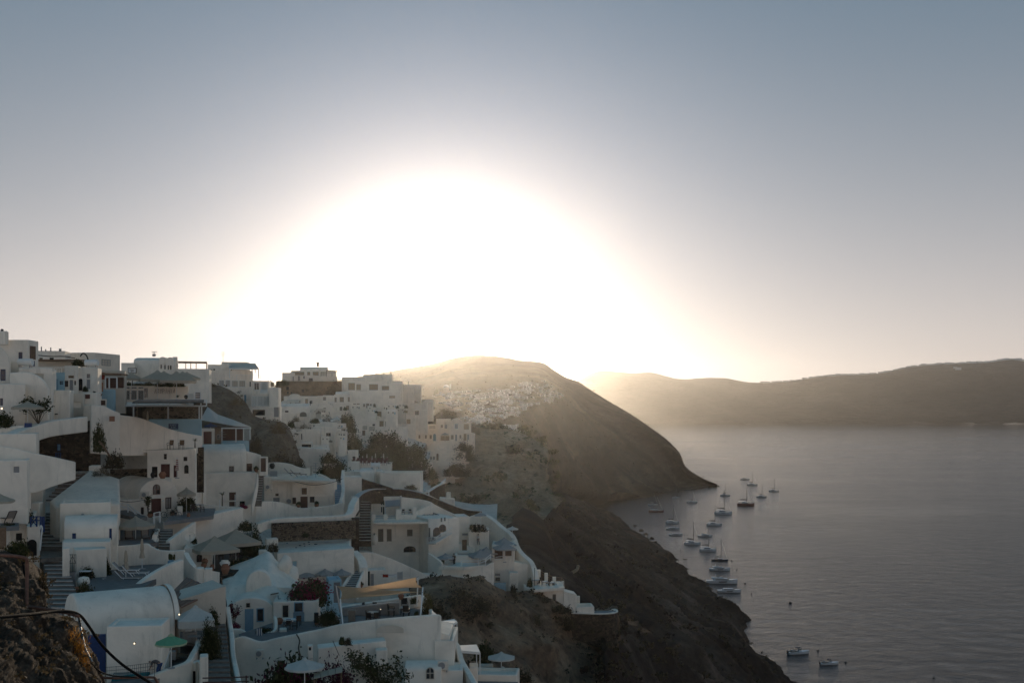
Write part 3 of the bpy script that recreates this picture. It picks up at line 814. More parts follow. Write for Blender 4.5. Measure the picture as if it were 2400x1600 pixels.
def stairs(name, bl, br, tl, tr, n, mat=None, nose=None, rows=True, th=0.9):
 """n steps between the bottom edge (bl, br) and the top edge (tl, tr), each (px, py, d)"""
 bl, br, tl, tr = [W(*p) for p in (bl, br, tl, tr)]
 e = link(bpy.data.objects.new(name, None)); e.location = (bl+br)/2; e['kind'] = 'structure'; e.empty_display_size = 0.2
 for i in range(n):
  t0, t1 = i/n, (i+1)/n
  a, b = bl.lerp(tl, t0), br.lerp(tr, t0); c, d = br.lerp(tr, t1), bl.lerp(tl, t1)
  za = a.z+(d.z-a.z); zb_ = b.z+(c.z-b.z); z = (za+zb_)/2
  mb = MB(); mb.hexa([(a.x, a.y, z-th), (b.x, b.y, z-th), (c.x, c.y, z-th), (d.x, d.y, z-th), (a.x, a.y, z), (b.x, b.y, z), (c.x, c.y, z), (d.x, d.y, z)])
  st = part('step', mb, mat or STEPSTONE, e)
  if nose:
   m2 = MB(); f = 0.14
   m2.hexa([(a.x, a.y-0.02, z-0.05), (b.x, b.y-0.02, z-0.05), (b.x+(c.x-b.x)*f, b.y+(c.y-b.y)*f, z+0.004), (a.x+(d.x-a.x)*f, a.y+(d.y-a.y)*f, z+0.004), (a.x, a.y-0.02, z+0.012), (b.x, b.y-0.02, z+0.012), (b.x+(c.x-b.x)*f, b.y+(c.y-b.y)*f, z+0.012), (a.x+(d.x-a.x)*f, a.y+(d.y-a.y)*f, z+0.012)])
   part('nosing', m2, nose, st)
  if i % 2 == 0: anchor((a.x+b.x)/2, (a.y+b.y)/2, z-0.4)
 return e
def size(px_w, d): return px_w*d/FPX
# ---------------------------------------------------------------- parasols
def parasol_proto(label, mat, sides=8, r=1.5, rise=0.55, h=2.35, val=0.22, pole=WHITEP, square=False, rot=0.0, mat2=None, group=None, peak=True):
 e = thing('parasol', label, 'parasol', (0, -50, 0), group=group)
 n = 4 if square else sides; off = PI/4 if square else PI/8
 R = r*math.sqrt(2) if square else r
 cv = MB(); sub = 3
 ring = []
 for k in range(n*sub):
  a0 = off+2*PI*(k//sub)/n; a1 = off+2*PI*(k//sub+1)/n; t = (k % sub)/sub
  p = Vector((math.cos(a0), math.sin(a0), 0)).lerp(Vector((math.cos(a1), math.sin(a1), 0)), t)*R
  ring.append((p, t))
 m = len(ring); rows = []
 for f, zf in ((0.08, 1.0), (0.35, 0.66), (0.68, 0.31), (1.0, 0.0)):
  rows.append([(p.x*f, p.y*f, h+rise*zf-(0.06*math.sin(PI*t)*f if zf < 1 else 0)) for p, t in ring])
 vs = [q for rw in rows for q in rw]; fs = []
 for i in range(3):
  for k in range(m): fs.append((i*m+k, (i+1)*m+k, (i+1)*m+(k+1) % m, i*m+(k+1) % m))
 cv.add(vs, fs)
 c = part('canopy', cv, mat, e, world=False)
 if val:
  vb = MB(); top = rows[-1]; 
  vb.add(top+[(x*1.003, y*1.003, z-val) for x, y, z in top], [(k, m+k, m+(k+1) % m, (k+1) % m) for k in range(m)])
  part('valance', vb, mat2 or mat, c, world=False)
 if peak:
  tp = MB(); tp.lathe([(0.24, h+rise*0.90), (0.20, h+rise+0.03), (0.02, h+rise+0.16)], 8)
  part('cap', tp, mat2 or mat, c, world=False)
 pl = MB(); pl.tube([(0, 0, 0.05), (0, 0, h+rise)], 0.035, 6); part('pole', pl, pole, e, world=False)
 rb = MB()
 for k in range(n):
  a = off+2*PI*k/n
  rb.beam((0, 0, h+rise*0.9), (R*0.98*math.cos(a), R*0.98*math.sin(a), h-0.03), 0.03)
  rb.beam((0, 0, h-0.15), (R*0.5*math.cos(a), R*0.5*math.sin(a), h+rise*0.43), 0.02)
 o = part('ribs', rb, pole, e, world=False); o['kind'] = 'stuff'
 bs = MB(); bs.lathe([(0.30, 0), (0.30, 0.07), (0.05, 0.10)], 10); part('base', bs, GREYP, e, world=False)
 return e
def closed_parasol_proto(label, mat, h=2.6, pole=WHITEP, stripes=None, group=None):
 e = thing('closed_parasol', label, 'parasol', (0, -50, 0), group=group)
 cv = MB(); n = 12; prof = [(0.03, h), (0.09, h-0.15), (0.13, h-0.6), (0.15, h-0.95), (0.10, h-1.05), (0.17, h-1.3), (0.24, h-1.62)]
 vs = []; fs = []
 for i, (r, z) in enumerate(prof):
  for k in range(n):
   q = r*(1.0 if k % 2 else 0.72); a = 2*PI*k/n; vs.append((q*math.cos(a), q*math.sin(a), z))
 for i in range(len(prof)-1):
  for k in range(n): fs.append((i*n+k, i*n+(k+1) % n, (i+1)*n+(k+1) % n, (i+1)*n+k))
 cv.add(vs, fs)
 c = part('folded_canopy', cv, mat, e, world=False)
 if stripes:
  for q in range(6):
   z = h-0.25-q*0.24; sb = MB(); r0 = 0.1+0.02*q
   sb.lathe([(r0+0.012, z-0.1), (r0+0.012, z)], n, caps=False); part('stripe', sb, stripes, c, world=False)
 pl = MB(); pl.tube([(0, 0, 0.05), (0, 0, h+0.05)], 0.03, 6); part('pole', pl, pole, e, world=False)
 bs = MB(); bs.lathe([(0.28, 0), (0.28, 0.07), (0.05, 0.1)], 10); part('base', bs, GREYP, e, world=False)
 return e
def at_canopy(proto, px, py, d, H, label=None, rz=0.0, sc=1.0, group=None, width=None, base_r=1.5, zs=None):
 """sets a parasol so that its canopy tip stands at (px, py, d); H is the prototype's height; width in pixels sizes it"""
 if width: sc = size(width, d)/(2*base_r)
 p = W(px, py, d); s3 = (sc, sc, zs or sc)
 p.z -= H*(zs or sc)
 anchor(p.x, p.y, p.z-0.1)
 return place_copy(proto, p, rz, label, s3, group)
# ---------------------------------------------------------------- garden and terrace furniture
def chair_proto(label, m=WICKER, cush=None):
 e = thing('chair', label, 'chair', (0, -50, 0))
 s = MB(); s.box((0, 0, 0.43), 0.48, 0.48, 0.05); part('seat', s, cush or m, e, world=False)
 b = MB(); b.box((0, 0.23, 0.70), 0.46, 0.04, 0.48, tilt=Matrix.Rotation(-0.15, 3, 'X')); part('backrest', b, m, e, world=False)
 for x in (-0.2, 0.2):
  for y in (-0.2, 0.2):
   l = MB(); l.beam((x, y, 0), (x, y, 0.41), 0.04); part('leg', l, m, e, world=False)
 for x in (-0.24, 0.24):
  a = MB(); a.beam((x, -0.2, 0.64), (x, 0.22, 0.66), 0.04); a.beam((x, -0.2, 0.45), (x, -0.2, 0.64), 0.035); part('armrest', a, m, e, world=False)
 return e
def lounger_proto(label, frame=WHITEP, sling=CUSHION, back=0.6):
 e = thing('sun_lounger', label, 'sun lounger', (0, -50, 0))
 f = MB()
 for y in (-0.31, 0.31):
  f.beam((-0.3, y, 0.34), (1.25, y, 0.34), 0.05); f.beam((-0.3, y, 0.34), (-0.85, y, 0.34+back), 0.05)
 f.beam((-0.85, -0.31, 0.34+back), (-0.85, 0.31, 0.34+back), 0.04); f.beam((1.25, -0.31, 0.34), (1.25, 0.31, 0.34), 0.04)
 part('frame', f, frame, e, world=False)
 for x in (-0.2, 1.05):
  for y in (-0.31, 0.31):
   l = MB(); l.beam((x, y, 0.32), (x+0.28, y, 0), 0.05); part('leg', l, frame, e, world=False)
 s = MB(); s.box((0.47, 0, 0.365), 1.5, 0.56, 0.03); part('seat', s, sling, e, world=False)
 b = MB(); b.hexa([(-0.3, -0.28, 0.36), (-0.28, -0.28, 0.39), (-0.28, 0.28, 0.39), (-0.3, 0.28, 0.36), (-0.85, -0.28, 0.36+back), (-0.83, -0.28, 0.40+back), (-0.83, 0.28, 0.40+back), (-0.85, 0.28, 0.36+back)])
 part('backrest', b, sling, e, world=False)
 return e
def round_table_proto(label, r=0.5, top=CANVASW, leg=BLACKM):
 e = thing('round_table', label, 'table', (0, -50, 0))
 t = MB(); t.lathe([(r, 0.70), (r, 0.74)], 18); part('tabletop', t, top, e, world=False)
 t = MB(); t.lathe([(r+0.01, 0.62), (r+0.01, 0.70)], 18, caps=False); part('rim', t, leg, e, world=False)
 for k in range(4):
  a = PI/4+k*PI/2; l = MB(); l.beam((r*0.75*math.cos(a), r*0.75*math.sin(a), 0.7), (r*0.85*math.cos(a), r*0.85*math.sin(a), 0), 0.04); part('leg', l, leg, e, world=False)
 return e
def box_table(label, px, py, d, w, dep, h, top=WOOD, legm=BLACKM, rz=0.0, name='table', cat='table'):
 P = W(px, py, d); e = thing(name, label, cat, P, rz)
 t = MB(); t.box((0, 0, h-0.03), w, dep, 0.06); part('tabletop', t, top, e, world=False)
 for x in (-w/2+0.05, w/2-0.05):
  for y in (-dep/2+0.05, dep/2-0.05):
   l = MB(); l.beam((x, y, 0), (x, y, h-0.06), 0.05); part('leg', l, legm, e, world=False)
 return e
def ac_unit(label, px0, py0, px1, py1, d, rz=0.0):
 a = W((px0+px1)/2, py1, d); w = size(px1-px0, d); h = size(py1-py0, d)
 e = thing('air_conditioner', label, 'air conditioner', a, rz)
 b = MB(); b.box((0, 0.18, h/2), w, 0.36, h); solid('casing', b, WHITE2, e, bevel=0.03, world=False)
 f = MB(); f.lathe([(h*0.36, 0), (h*0.36, 0.02), (h*0.30, 0.03), (h*0.06, 0.03)], 14)
 f.v = [(x-w*0.12, -0.005-z, y+h/2) for x, y, z in f.v]; part('fan_grille', f, GREYP, e, world=False)
 g = MB()
 for x in (-w*0.38, w*0.38): g.box((x, 0.15, -0.08), 0.06, 0.3, 0.16)
 part('bracket', g, GREYP, e, world=False)
 return e
def pot(label, px, py, d, w, h, mat=TERRA, name='plant_pot', cat='pot'):
 P = W(px, py, d); r = w/2
 m = MB(); m.lathe([(r*0.55, 0), (r*0.95, h*0.45), (r, h*0.7), (r*0.6, h*0.93), (r*0.7, h), (r*0.5, h), (r*0.5, h*0.85)], 12, caps=True)
 o = part(name, m, mat, smooth=True); o.location = P; return tag(o, label, cat)
def lamp(label, px, py, d, lit=False, r=0.14):
 P = W(px, py, d); e = thing('wall_lamp', label, 'lamp', P)
 g = MB(); g.lathe([(0.02, -r), (r*0.7, -r*0.7), (r, 0), (r*0.7, r*0.7), (0.02, r)], 10); part('globe', g, BULB if lit else WHITEP, e, smooth=True, world=False)
 b = MB(); b.box((0, r+0.05, 0), 0.10, 0.12, 0.16); part('bracket', b, BLACKM, e, world=False)
 return e
def dish(label, px, py, d, r=0.45, rz=0.3):
 P = W(px, py, d); e = thing('satellite_dish', label, 'satellite dish', P, rz)
 m = MB(); m.lathe([(0.01, 0.0), (r*0.5, 0.04), (r*0.85, 0.13), (r, 0.20)], 18, caps=False)
 t = Matrix.Rotation(math.radians(65), 3, 'X'); m.v = [tuple(t @ Vector(p)) for p in m.v]; part('reflector', m, WHITE2, e, smooth=True, world=False)
 a = MB(); a.tube([t @ Vector((0, -r*0.9, 0.16)), t @ Vector((0, 0, 0.55))], 0.02, 5); a.box(t @ Vector((0, 0, 0.55)), 0.08, 0.08, 0.12); part('feed_arm', a, GREYP, e, world=False)
 p = MB(); p.tube([(0, 0.05, 0), (0, 0.12, -0.7)], 0.03, 6); part('mast', p, GREYP, e, world=False)
 return e
def railing(label, pts, h=0.95, mat=WHITEP, posts=True, step=None, bars=2, name='railing', r=0.025, infill=False):
 """pts: (px, py, d) along the foot"""
 P = [W(*p) for p in pts]; e = thing(name, label, 'railing', P[0])
 for k in range(bars):
  z = h*(1-k*0.85/max(bars, 1))
  m = MB(); 
  for a, b in zip(P[:-1], P[1:]): m.beam((a.x, a.y, a.z+z), (b.x, b.y, b.z+z), r*2)
  part('rail', m, mat, e)
 for p in P:
  m = MB(); m.beam((p.x, p.y, p.z-0.1), (p.x, p.y, p.z+h+0.03), r*2.4); part('post', m, mat, e)
 if infill:
  m = MB()
  for a, b in zip(P[:-1], P[1:]):
   n = max(2, int((b-a).length/0.14))
   for k in range(1, n):
    q = a.lerp(b, k/n); m.beam((q.x, q.y, q.z+0.05), (q.x, q.y, q.z+h), 0.018)
  o = part('baluster', m, mat, e); o['kind'] = 'stuff'
 return e
def pipe(label, pts, r, mat, name='pipe', cat='pipe', n=8, smooth=True, per=6):
 P = [W(*p) for p in pts]
 if smooth: P = catmull(P, per*(len(P)-1)+1)
 m = MB(); m.tube(P, r, n); o = part(name, m, mat, smooth=True); return tag(o, label, cat)
# ---------------------------------------------------------------- plants
def leaves(mb, centres, n, spread, leaf, rnd, up=0.0, slim=0.55):
 for _ in range(n):
  c = rnd.choice(centres); p = Vector((rnd.gauss(0, 1), rnd.gauss(0, 1), rnd.gauss(0, 1)))*spread*0.55+Vector(c)
  if p.z < 0: p.z = -p.z*0.3
  u = Vector((rnd.gauss(0, 1), rnd.gauss(0, 1), rnd.gauss(0, 1)+up)).normalized()
  v = u.cross(Vector((rnd.gauss(0, 1), rnd.gauss(0, 1), rnd.gauss(0, 1)))).normalized()
  s = leaf*rnd.uniform(0.6, 1.3)
  b = len(mb.v); mb.v += [tuple(p-u*s), tuple(p-v*s*slim), tuple(p+u*s), tuple(p+v*s*slim)]; mb.f.append((b, b+1, b+2, b+3))
def crown_mesh(name, mat, n, leaf, seed, clumps=24, spread=0.30, flat=0.75, up=0.0, slim=0.55):
 rnd = random.Random(seed); cs = []
 while len(cs) < clumps:
  p = Vector((rnd.uniform(-1, 1), rnd.uniform(-1, 1), rnd.uniform(0, 1)))
  if 0.35 < p.length < 1: cs.append((p.x*0.85, p.y*0.85, p.z*flat))
 mb = MB(); leaves(mb, cs, n, spread, leaf, rnd, up, slim)
 return mb.mesh(name, mat)
CROWNS = {}
def crown(kind):
 if kind not in CROWNS:
  spec = {'dark': (LEAF_DARK, 1500, 0.085, 3), 'dark2': (LEAF_DARK, 1500, 0.085, 5), 'olive': (LEAF_OLIVE, 1400, 0.085, 8), 'dry': (LEAF_DRY, 1100, 0.08, 11), 'brown': (LEAF_BROWN, 1200, 0.085, 12),
    'orange': (LEAF_ORANGE, 1300, 0.06, 14), 'boug': (LEAF_BOUG, 1200, 0.075, 17), 'bougd': (LEAF_BOUGD, 2600, 0.055, 19), 'bigdark': (LEAF_DARK, 5200, 0.042, 23), 'bigolive': (LEAF_OLIVE, 4200, 0.045, 29), 'bigbrown': (LEAF_BROWN, 4200, 0.045, 31)}[kind]
  big = kind.startswith('big')
  CROWNS[kind] = crown_mesh(kind+' foliage', spec[0], spec[1], spec[2], spec[3], clumps=60 if big else 26, spread=0.2 if big else 0.28, slim=0.2 if kind in ('orange', 'dry') else 0.5, up=1.2 if kind in ('orange', 'dry') else 0.0)
 return CROWNS[kind]
def bush(label, px, py, d, wpx, hpx, kind='dark', name='shrub', cat='shrub', group=None, depth=None, extra=None, sink=0.1):
 """px, py: middle of its foot; wpx, hpx: how wide and high it shows"""
 P = W(px, py, d); w = size(wpx, d); h = size(hpx, d)
 o = link(bpy.data.objects.new(name, crown(kind))); o.location = (P.x, P.y, P.z-h*sink)
 o.scale = (w/2, (depth or w)/2, h*1.05); o.rotation_euler = (0, 0, random.uniform(0, 6.28) if abs((depth or w)-w) < 0.01 else 0)
 anchor(P.x, P.y, P.z)
 tag(o, label, cat, group)
 if extra:
  x = link(bpy.data.objects.new('blossom', crown(extra))); x.parent = o; x.rotation_euler = (0, 0, 2.1); x.scale = (1.03, 1.03, 1.04)
 return o
def palm(label, px, py, d, hpx, wpx, trunk=True, mat=LEAF_OLIVE, seed=1, lean=0.0, name='palm', cat='palm'):
 P = W(px, py, d); h = size(hpx, d); w = size(wpx, d)/2; rnd = random.Random(seed)
 e = thing(name, label, cat, P)
 top = Vector((lean, 0, h*0.62 if trunk else 0.15))
 if trunk:
  t = MB(); t.tube([(0, 0, -0.3), (lean*0.4, 0, top.z*0.5), tuple(top)], 0.10, 7, 0.06); part('trunk', t, BARK, e, world=False)
 f = MB()
 for k in range(26):
  a = rnd.uniform(0, 2*PI); el = rnd.uniform(0.1, 1.35); L = w*rnd.uniform(0.75, 1.15)
  for q in range(5):
   t0, t1 = q/5, (q+1)/5
   def pt(t):
    r = L*t*math.cos(el*(1-0.4*t)); z = L*(math.sin(el)*t-0.75*t*t*0.8)
    return top+Vector((math.cos(a)*r, math.sin(a)*r, z+ (h*0.18)*t))
   p0, p1 = pt(t0), pt(t1); sd = Vector((-math.sin(a), math.cos(a), 0))*w*0.07
   b = len(f.v); s0 = 1-t0*0.8; s1 = 1-t1*0.8
   f.v += [tuple(p0-sd*s0), tuple(p0+sd*s0), tuple(p1+sd*s1), tuple(p1-sd*s1)]; f.f.append((b, b+1, b+2, b+3))
 part('fronds', f, mat, e, world=False)
 return e
def branchy(label, px, py, d, hpx, wpx, mat, seed=2, name='creeper', cat='plant', n=9, leaf=0.11, density=60):
 P = W(px, py, d); h = size(hpx, d); w = size(wpx, d); rnd = random.Random(seed)
 e = thing(name, label, cat, P); b = MB(); lf = MB()
 for k in range(n):
  tip = Vector((rnd.uniform(-0.5, 0.5)*w, rnd.uniform(-0.25, 0.25)*w, h*rnd.uniform(0.4, 1.0))); mid = tip*0.5+Vector((rnd.uniform(-0.1, 0.1)*w, 0, 0.08*h))
  b.tube([(0, 0, -0.1), mid, tip], 0.035, 5, 0.012)
  leaves(lf, [tuple(tip), tuple(mid.lerp(tip, 0.6))], density, 0.16*max(w, h)*0.6, leaf, rnd)
 part('stems', b, BARK, e, world=False); part('leaves', lf, mat, e, world=False)
 return e
# ---------------------------------------------------------------- the town, upper left
G_SKY = 'houses along the skyline'; G_UP = 'houses of the upper left quarter'; G_LOW = 'houses of the lower left quarter'; G_MID = 'houses in the middle of the slope'
def wn(x0, y0, x1, y1, m=None, bars=(1, 1)): return ('window', x0, y0, x1, y1, m, bars)
def dr(x0, y0, x1, y1, m=BROWN): return ('door', x0, y0, x1, y1, m)
def op(x0, y0, x1, y1, m=None): return ('opening', x0, y0, x1, y1, m)
h = House('white barrel-vaulted house with a navy window cut by the left edge', group=G_UP)
h.box(-75, 23, 806, 905, 123, 7, roof='barrel', spring=848, wins=[wn(1, 865, 13, 892, BLUE)])
h = House('white house front with small blue window below the vaulted house', group=G_UP)
h.box(-75, 60, 899, 1002, 119, 3.2, wins=[wn(0, 933, 7, 950, BLUE)])
h = House('tall whitewashed house with black-potted chimney at the far left skyline', group=G_SKY)
h.box(-75, 67, 796, 875, 136, 3.0, rel=-24, wins=[wn(43, 825, 52, 848, BLUE), ('R:window', 70, 811, 82, 842, (REDBROWN, WOOD)), ('R:window', 69, 845, 80, 858, BLUE)])
h.roofbox(8, 796, 135, 0.85, 1.0); 
mb = MB(); c = W(5, 779, 135); mb.lathe([(0.16, 0), (0.22, 0.25), (0.12, 0.42)], 8, c); part('chimney_pot', mb, BLACKM, h.e)
for k in range(5):
 mb = MB(); c = W(1+k*3.6, 779, 134.6); mb.lathe([(0.07, 0), (0.01, 0.28)], 5, c); part('finial', mb, WHITE, h.e)
h = House('low white balcony block beneath the chimney house', group=G_UP)
h.box(25, 47, 846, 872, 129, 3, rel=-8).box(44, 122, 862, 918, 125, 5, rel=-6, wins=[op(74, 876, 102, 890, (TAUPE, CREAM))])
ribbon('big white garden wall curving down behind the parasol and vine', [(22, 873, 122), (60, 872, 122), (84, 879, 122), (101, 892, 122), (113, 912, 122)], ybs=[985]*5, th=0.45)
h = House('plain white block with sharp lit corner beside the vine terrace', group=G_UP)
h.box(112, 164, 914, 990, 128, 4.5, rel=-7, wins=[])
mb = MB(); c = W(132, 970, 127.7); mb.box(c, 0.22, 0.3, 0.12); part('spout', mb, DARK, h.e)
ribbon('low white wall under the left terrace', [(-20, 1008, 117), (20, 1000, 117), (57, 996, 117.3)], ybs=[1035, 1030, 1025], th=0.4)
h = House('navy blue garden gate between low white walls', name='garden_gate', cat='gate', group=None)
h.box(57, 75, 991, 1010, 117.4, 0.3, par=0, mat=BLUE, bev=0.03)
ribbon('long white ramp wall climbing to the right above the stone ruin', [(-25, 1041, 112), (20, 1022, 114), (56, 1007, 116), (95, 994, 119), (130, 985, 121), (206, 976, 124)], h=1.1, th=1.3)
h = House('white walled yard left of the dark stone ruin', group=G_UP)
h.box(-40, 85, 1016, 1066, 112.5, 3.5, rel=-6, wins=[])
h = House('dark rubble stone ruin with two blue shutters', name='stone_ruin', cat='ruin')
h.box(84, 236, 1020, 1092, 127.5, 3.5, roof='slope', found=0.6, ytr=978, mat=STONE_DARK, bev=0.05, wins=[wn(134, 1040, 142, 1056, (BLUE, PALEBLUE)), wn(130, 1060, 143, 1075, BLUE)])
# skyline behind
h = House('flat-roofed white house with roof pipes left of the grey block', group=G_SKY)
h.box(85, 152, 822, 850, 158, 5, rel=-10, wins=[wn(92, 838, 100, 845), op(116, 838, 126, 844)])
for x, t in ((97, 812), (107, 818), (119, 814), (141, 817)):
 mb = MB(); a = W(x, 823, 157); b = W(x, t, 157); mb.beam(a, b, 0.12 if x != 141 else 0.28); part('roof_pipe', mb, GREYP, h.e)
h = House('grey-white flat block with one green window on the skyline', group=G_SKY)
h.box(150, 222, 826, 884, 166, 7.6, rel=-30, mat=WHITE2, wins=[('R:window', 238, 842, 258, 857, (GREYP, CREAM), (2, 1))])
h = House('cream terrace block with wooden deck top on the left skyline', group=G_SKY)
h.box(84, 195, 846, 868, 149, 4, rel=-5, mat=CREAM, wins=[])
mb = MB(); a = W(84, 844, 148.8); b = W(193, 844, 148.8); mb.beam(a, b, 2.0, 0.15); part('deck', mb, WOOD, h.e)
pipe('black curved street lamp rising over the deck roof', [(206, 862, 147), (206, 842, 147), (201, 831, 147), (194, 828, 147), (188, 835, 147)], 0.09, BLACKM, name='street_lamp', cat='street lamp')
pipe('black cable slung across the deck roof', [(84, 832, 150), (120, 835, 150), (150, 835, 150), (175, 839, 150)], 0.06, RUBBER, name='cable', cat='cable')
bush('dark pot plants crowding the deck corner', 185, 856, 146, 36, 16, 'dark')
h = House('small white shop with balustraded roof and pale blue cabinet', group=G_UP)
h.box(64, 124, 868, 918, 138, 4, rel=-5).box(121, 151, 872, 917, 137, 3, rel=-5, mat=BLUEWASH, wins=[dr(126, 888, 136, 914, PALEBLUE), wn(139, 892, 148, 902, PALEBLUE)])
bl = MB()
for k in range(15):
 a = W(66+k*5.6, 873, 136); bl.beam(a, a+Vector((0, 0, 0.55)), 0.12)
bl.beam(W(64, 861, 136), W(150, 861, 136), 0.16); o = part('balustrade', bl, WHITE, h.e); o['kind'] = 'stuff'
h = House('white flat shop with wooden shop sign and grey door', group=G_UP)
h.box(151, 184, 857, 917, 138, 4, rel=-4, wins=[dr(163, 890, 171, 914, GREYP), wn(152, 892, 160, 906, BROWN), wn(174, 892, 178, 902, DARK), op(160, 880, 173, 886, (WOOD, WOOD))])
h = House('white house with dark arched doorway on the upper lane', group=G_UP)
h.box(183, 229, 861, 917, 139, 5, rel=-6, wins=[('adoor', 184.5, 887, 193.5, 915, DARK), wn(203, 876, 211, 886, GREYP), dr(203, 889, 211, 911, GREYP)])
bush('dark doorstep bush beside the arched doorway', 200, 916, 136, 14, 14, 'dark2')
# open restaurant
h = House('open-fronted brown restaurant under a reed awning', name='restaurant', cat='restaurant', group=G_UP)
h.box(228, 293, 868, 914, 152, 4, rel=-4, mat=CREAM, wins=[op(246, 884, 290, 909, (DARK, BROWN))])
mb = MB(); mb.beam(W(232, 876, 150), W(292, 878, 150), 2.4, 0.25); part('awning', mb, WOOD, h.e)
mb = MB(); F = h.F; 
for x in (247, 256, 274): mb.beam(W(x, 884, 149), W(x, 910, 149), 0.14)
mb.beam(W(247, 884, 149), W(274, 884, 149), 0.14); part('door_frame', mb, WHITEP, h.e)
mb = MB(); mb.beam(W(229, 873, 150.4), W(246, 874, 150.4), 0.1, 0.1); mb.grid([[W(229+k*2.4, 873, 150.2+0.08*(k % 2)) for k in range(8)], [W(229+k*2.4, 889, 150.2+0.08*(k % 2)) for k in range(8)]]); tag(part('cloth_screen', mb, CANVASR), 'maroon cloth screen hanging at the restaurant corner', 'screen')
h = House('red brick planter box below the maroon cloth', name='brick_planter', cat='planter')
h.box(219, 242, 896, 913, 145, 1.2, mat=TERRA, par=0.2, bev=0.04)
h = House('white vaulted skyline house with twin-gabled right front', group=G_SKY)
h.box(313, 374, 836, 872, 190, 9, rel=-12, roof='barrelx', spring=846).box(372, 390, 836, 870, 187, 4, rel=-10, roof='barrel', wins=[wn(376, 854, 379, 864, DARK, (0, 0)), wn(385, 855, 388, 865, DARK, (0, 0))]).box(389, 408, 837, 870, 187, 4, rel=-10, roof='barrel', wins=[wn(393, 856, 396, 866, DARK, (0, 0)), wn(398, 856, 402, 866, DARK, (0, 0))])
h.box(404, 416, 836, 850, 189, 3)
mb = MB(); a = W(361, 837, 188); mb.beam(a, W(361, 824, 188), 0.07); mb.beam(W(355, 825, 188), W(369, 824, 188), 0.05)
for k in range(4): mb.beam(W(357+k*3, 827, 188), W(357+k*3, 822.5, 188), 0.04)
mb.box(W(361, 832, 188), 0.5, 0.3, 0.4); tag(part('television_antenna', mb, GREYP), 'television antenna on the vaulted skyline house', 'antenna')
h = House('low plain white wall block left of the vaulted skyline house', group=G_SKY)
h.box(284, 316, 850, 876, 188, 5, rel=-8)
sg = thing('sign_board', 'small white menu board in black frame above the parasols', 'sign', W(310, 873, 160))
mb = MB(); a = W(310, 868, 160); mb.box(a, 1.15, 0.06, 0.66); part('board', mb, CLOTHW, sg)
mb = MB(); mb.box((a.x, a.y-0.02, a.z+0.34), 1.25, 0.1, 0.07); mb.box((a.x, a.y-0.02, a.z-0.34), 1.25, 0.1, 0.07); mb.box((a.x-0.59, a.y-0.021, a.z), 0.07, 0.1, 0.6); mb.box((a.x+0.59, a.y-0.021, a.z), 0.07, 0.1, 0.6); part('frame', mb, BLACKM, sg)
mb = MB(); mb.beam((a.x, a.y+0.05, a.z-2.2), (a.x, a.y+0.05, a.z-0.3), 0.08); part('post', mb, BLACKM, sg)
for k, (u, v) in enumerate(((-0.2, 0.12), (0.1, 0.0), (0.0, -0.13))):
 mb = MB(); mb.box((a.x+u*0.5, a.y-0.04, a.z+v), 0.6-0.1*k, 0.01, 0.05); part('lettering', mb, BLACKM, sg)
sqp = parasol_proto('square beige restaurant parasol', CANVAS, r=1.75, rise=0.95, h=2.5, val=0.28, square=True, group='square parasols above the restaurant sign')
for lab, px, py, d, w in (('small square beige parasol nearest the menu board', 308, 871, 158, 44), ('large square beige parasol with lit cap, second from the left', 369, 867, 160, 80), ('square beige parasol half hidden behind the second one', 384, 869, 165, 60), ('large square beige parasol in front at the right of the row', 414, 869.5, 160, 82), ('square beige parasol peeping behind the right front one', 428, 870, 166, 56), ('rightmost square beige parasol at the end of the row', 438, 871, 170, 56)):
 at_canopy(sqp, px, py, d, 3.6, lab, rz=0.38, width=w, base_r=1.75, zs=max(0.85, size(w, d)/3.5*0.85))
def pergola(label, corners, top, posts, mat=WHITEP, roof=None, slats=8, r=0.12):
 """corners: 4 (px, py, d) of the roof (front-left, front-right, back-right, back-left)"""
 P = [W(*c) for c in corners]; e = thing('pergola', label, 'pergola', P[0])
 for a, b in ((0, 1), (1, 2), (2, 3), (3, 0)):
  m = MB(); m.beam(P[a], P[b], r, r*1.3); part('beam', m, mat, e)
 if roof is not None:
  m = MB(); m.hexa([p+Vector((0, 0, 0.08)) for p in P]+[p+Vector((0, 0, 0.16)) for p in P]); part('roof', m, roof, e)
 elif slats:
  for k in range(1, slats):
   t = k/slats; m = MB(); m.beam(P[0].lerp(P[1], t)+Vector((0, 0, 0.1)), P[3].lerp(P[2], t)+Vector((0, 0, 0.1)), 0.08, 0.12); part('slat', m, mat, e)
 for (i, j, t) in posts:
  p = P[i].lerp(P[j], t); m = MB(); m.beam((p.x, p.y, p.z-top), p, r*0.9); part('post', m, mat, e)
 return e
PG = [(0, 1, 0), (0, 1, 1), (2, 3, 0), (2, 3, 1)]
pergola('reed-roofed pergola on thin posts on the skyline beside the twin gables', [(411, 850, 200), (485, 851, 200), (484, 849, 206), (410, 848, 206)], 2.2, PG+[(0, 1, 0.33), (0, 1, 0.66), (2, 3, 0.5)], WOOD, WOOD)
h = House('white rounded terrace wall right of the beige parasols', group=G_SKY)
h.box(408, 490, 864, 900, 188, 6, rel=-5, par=0.9)
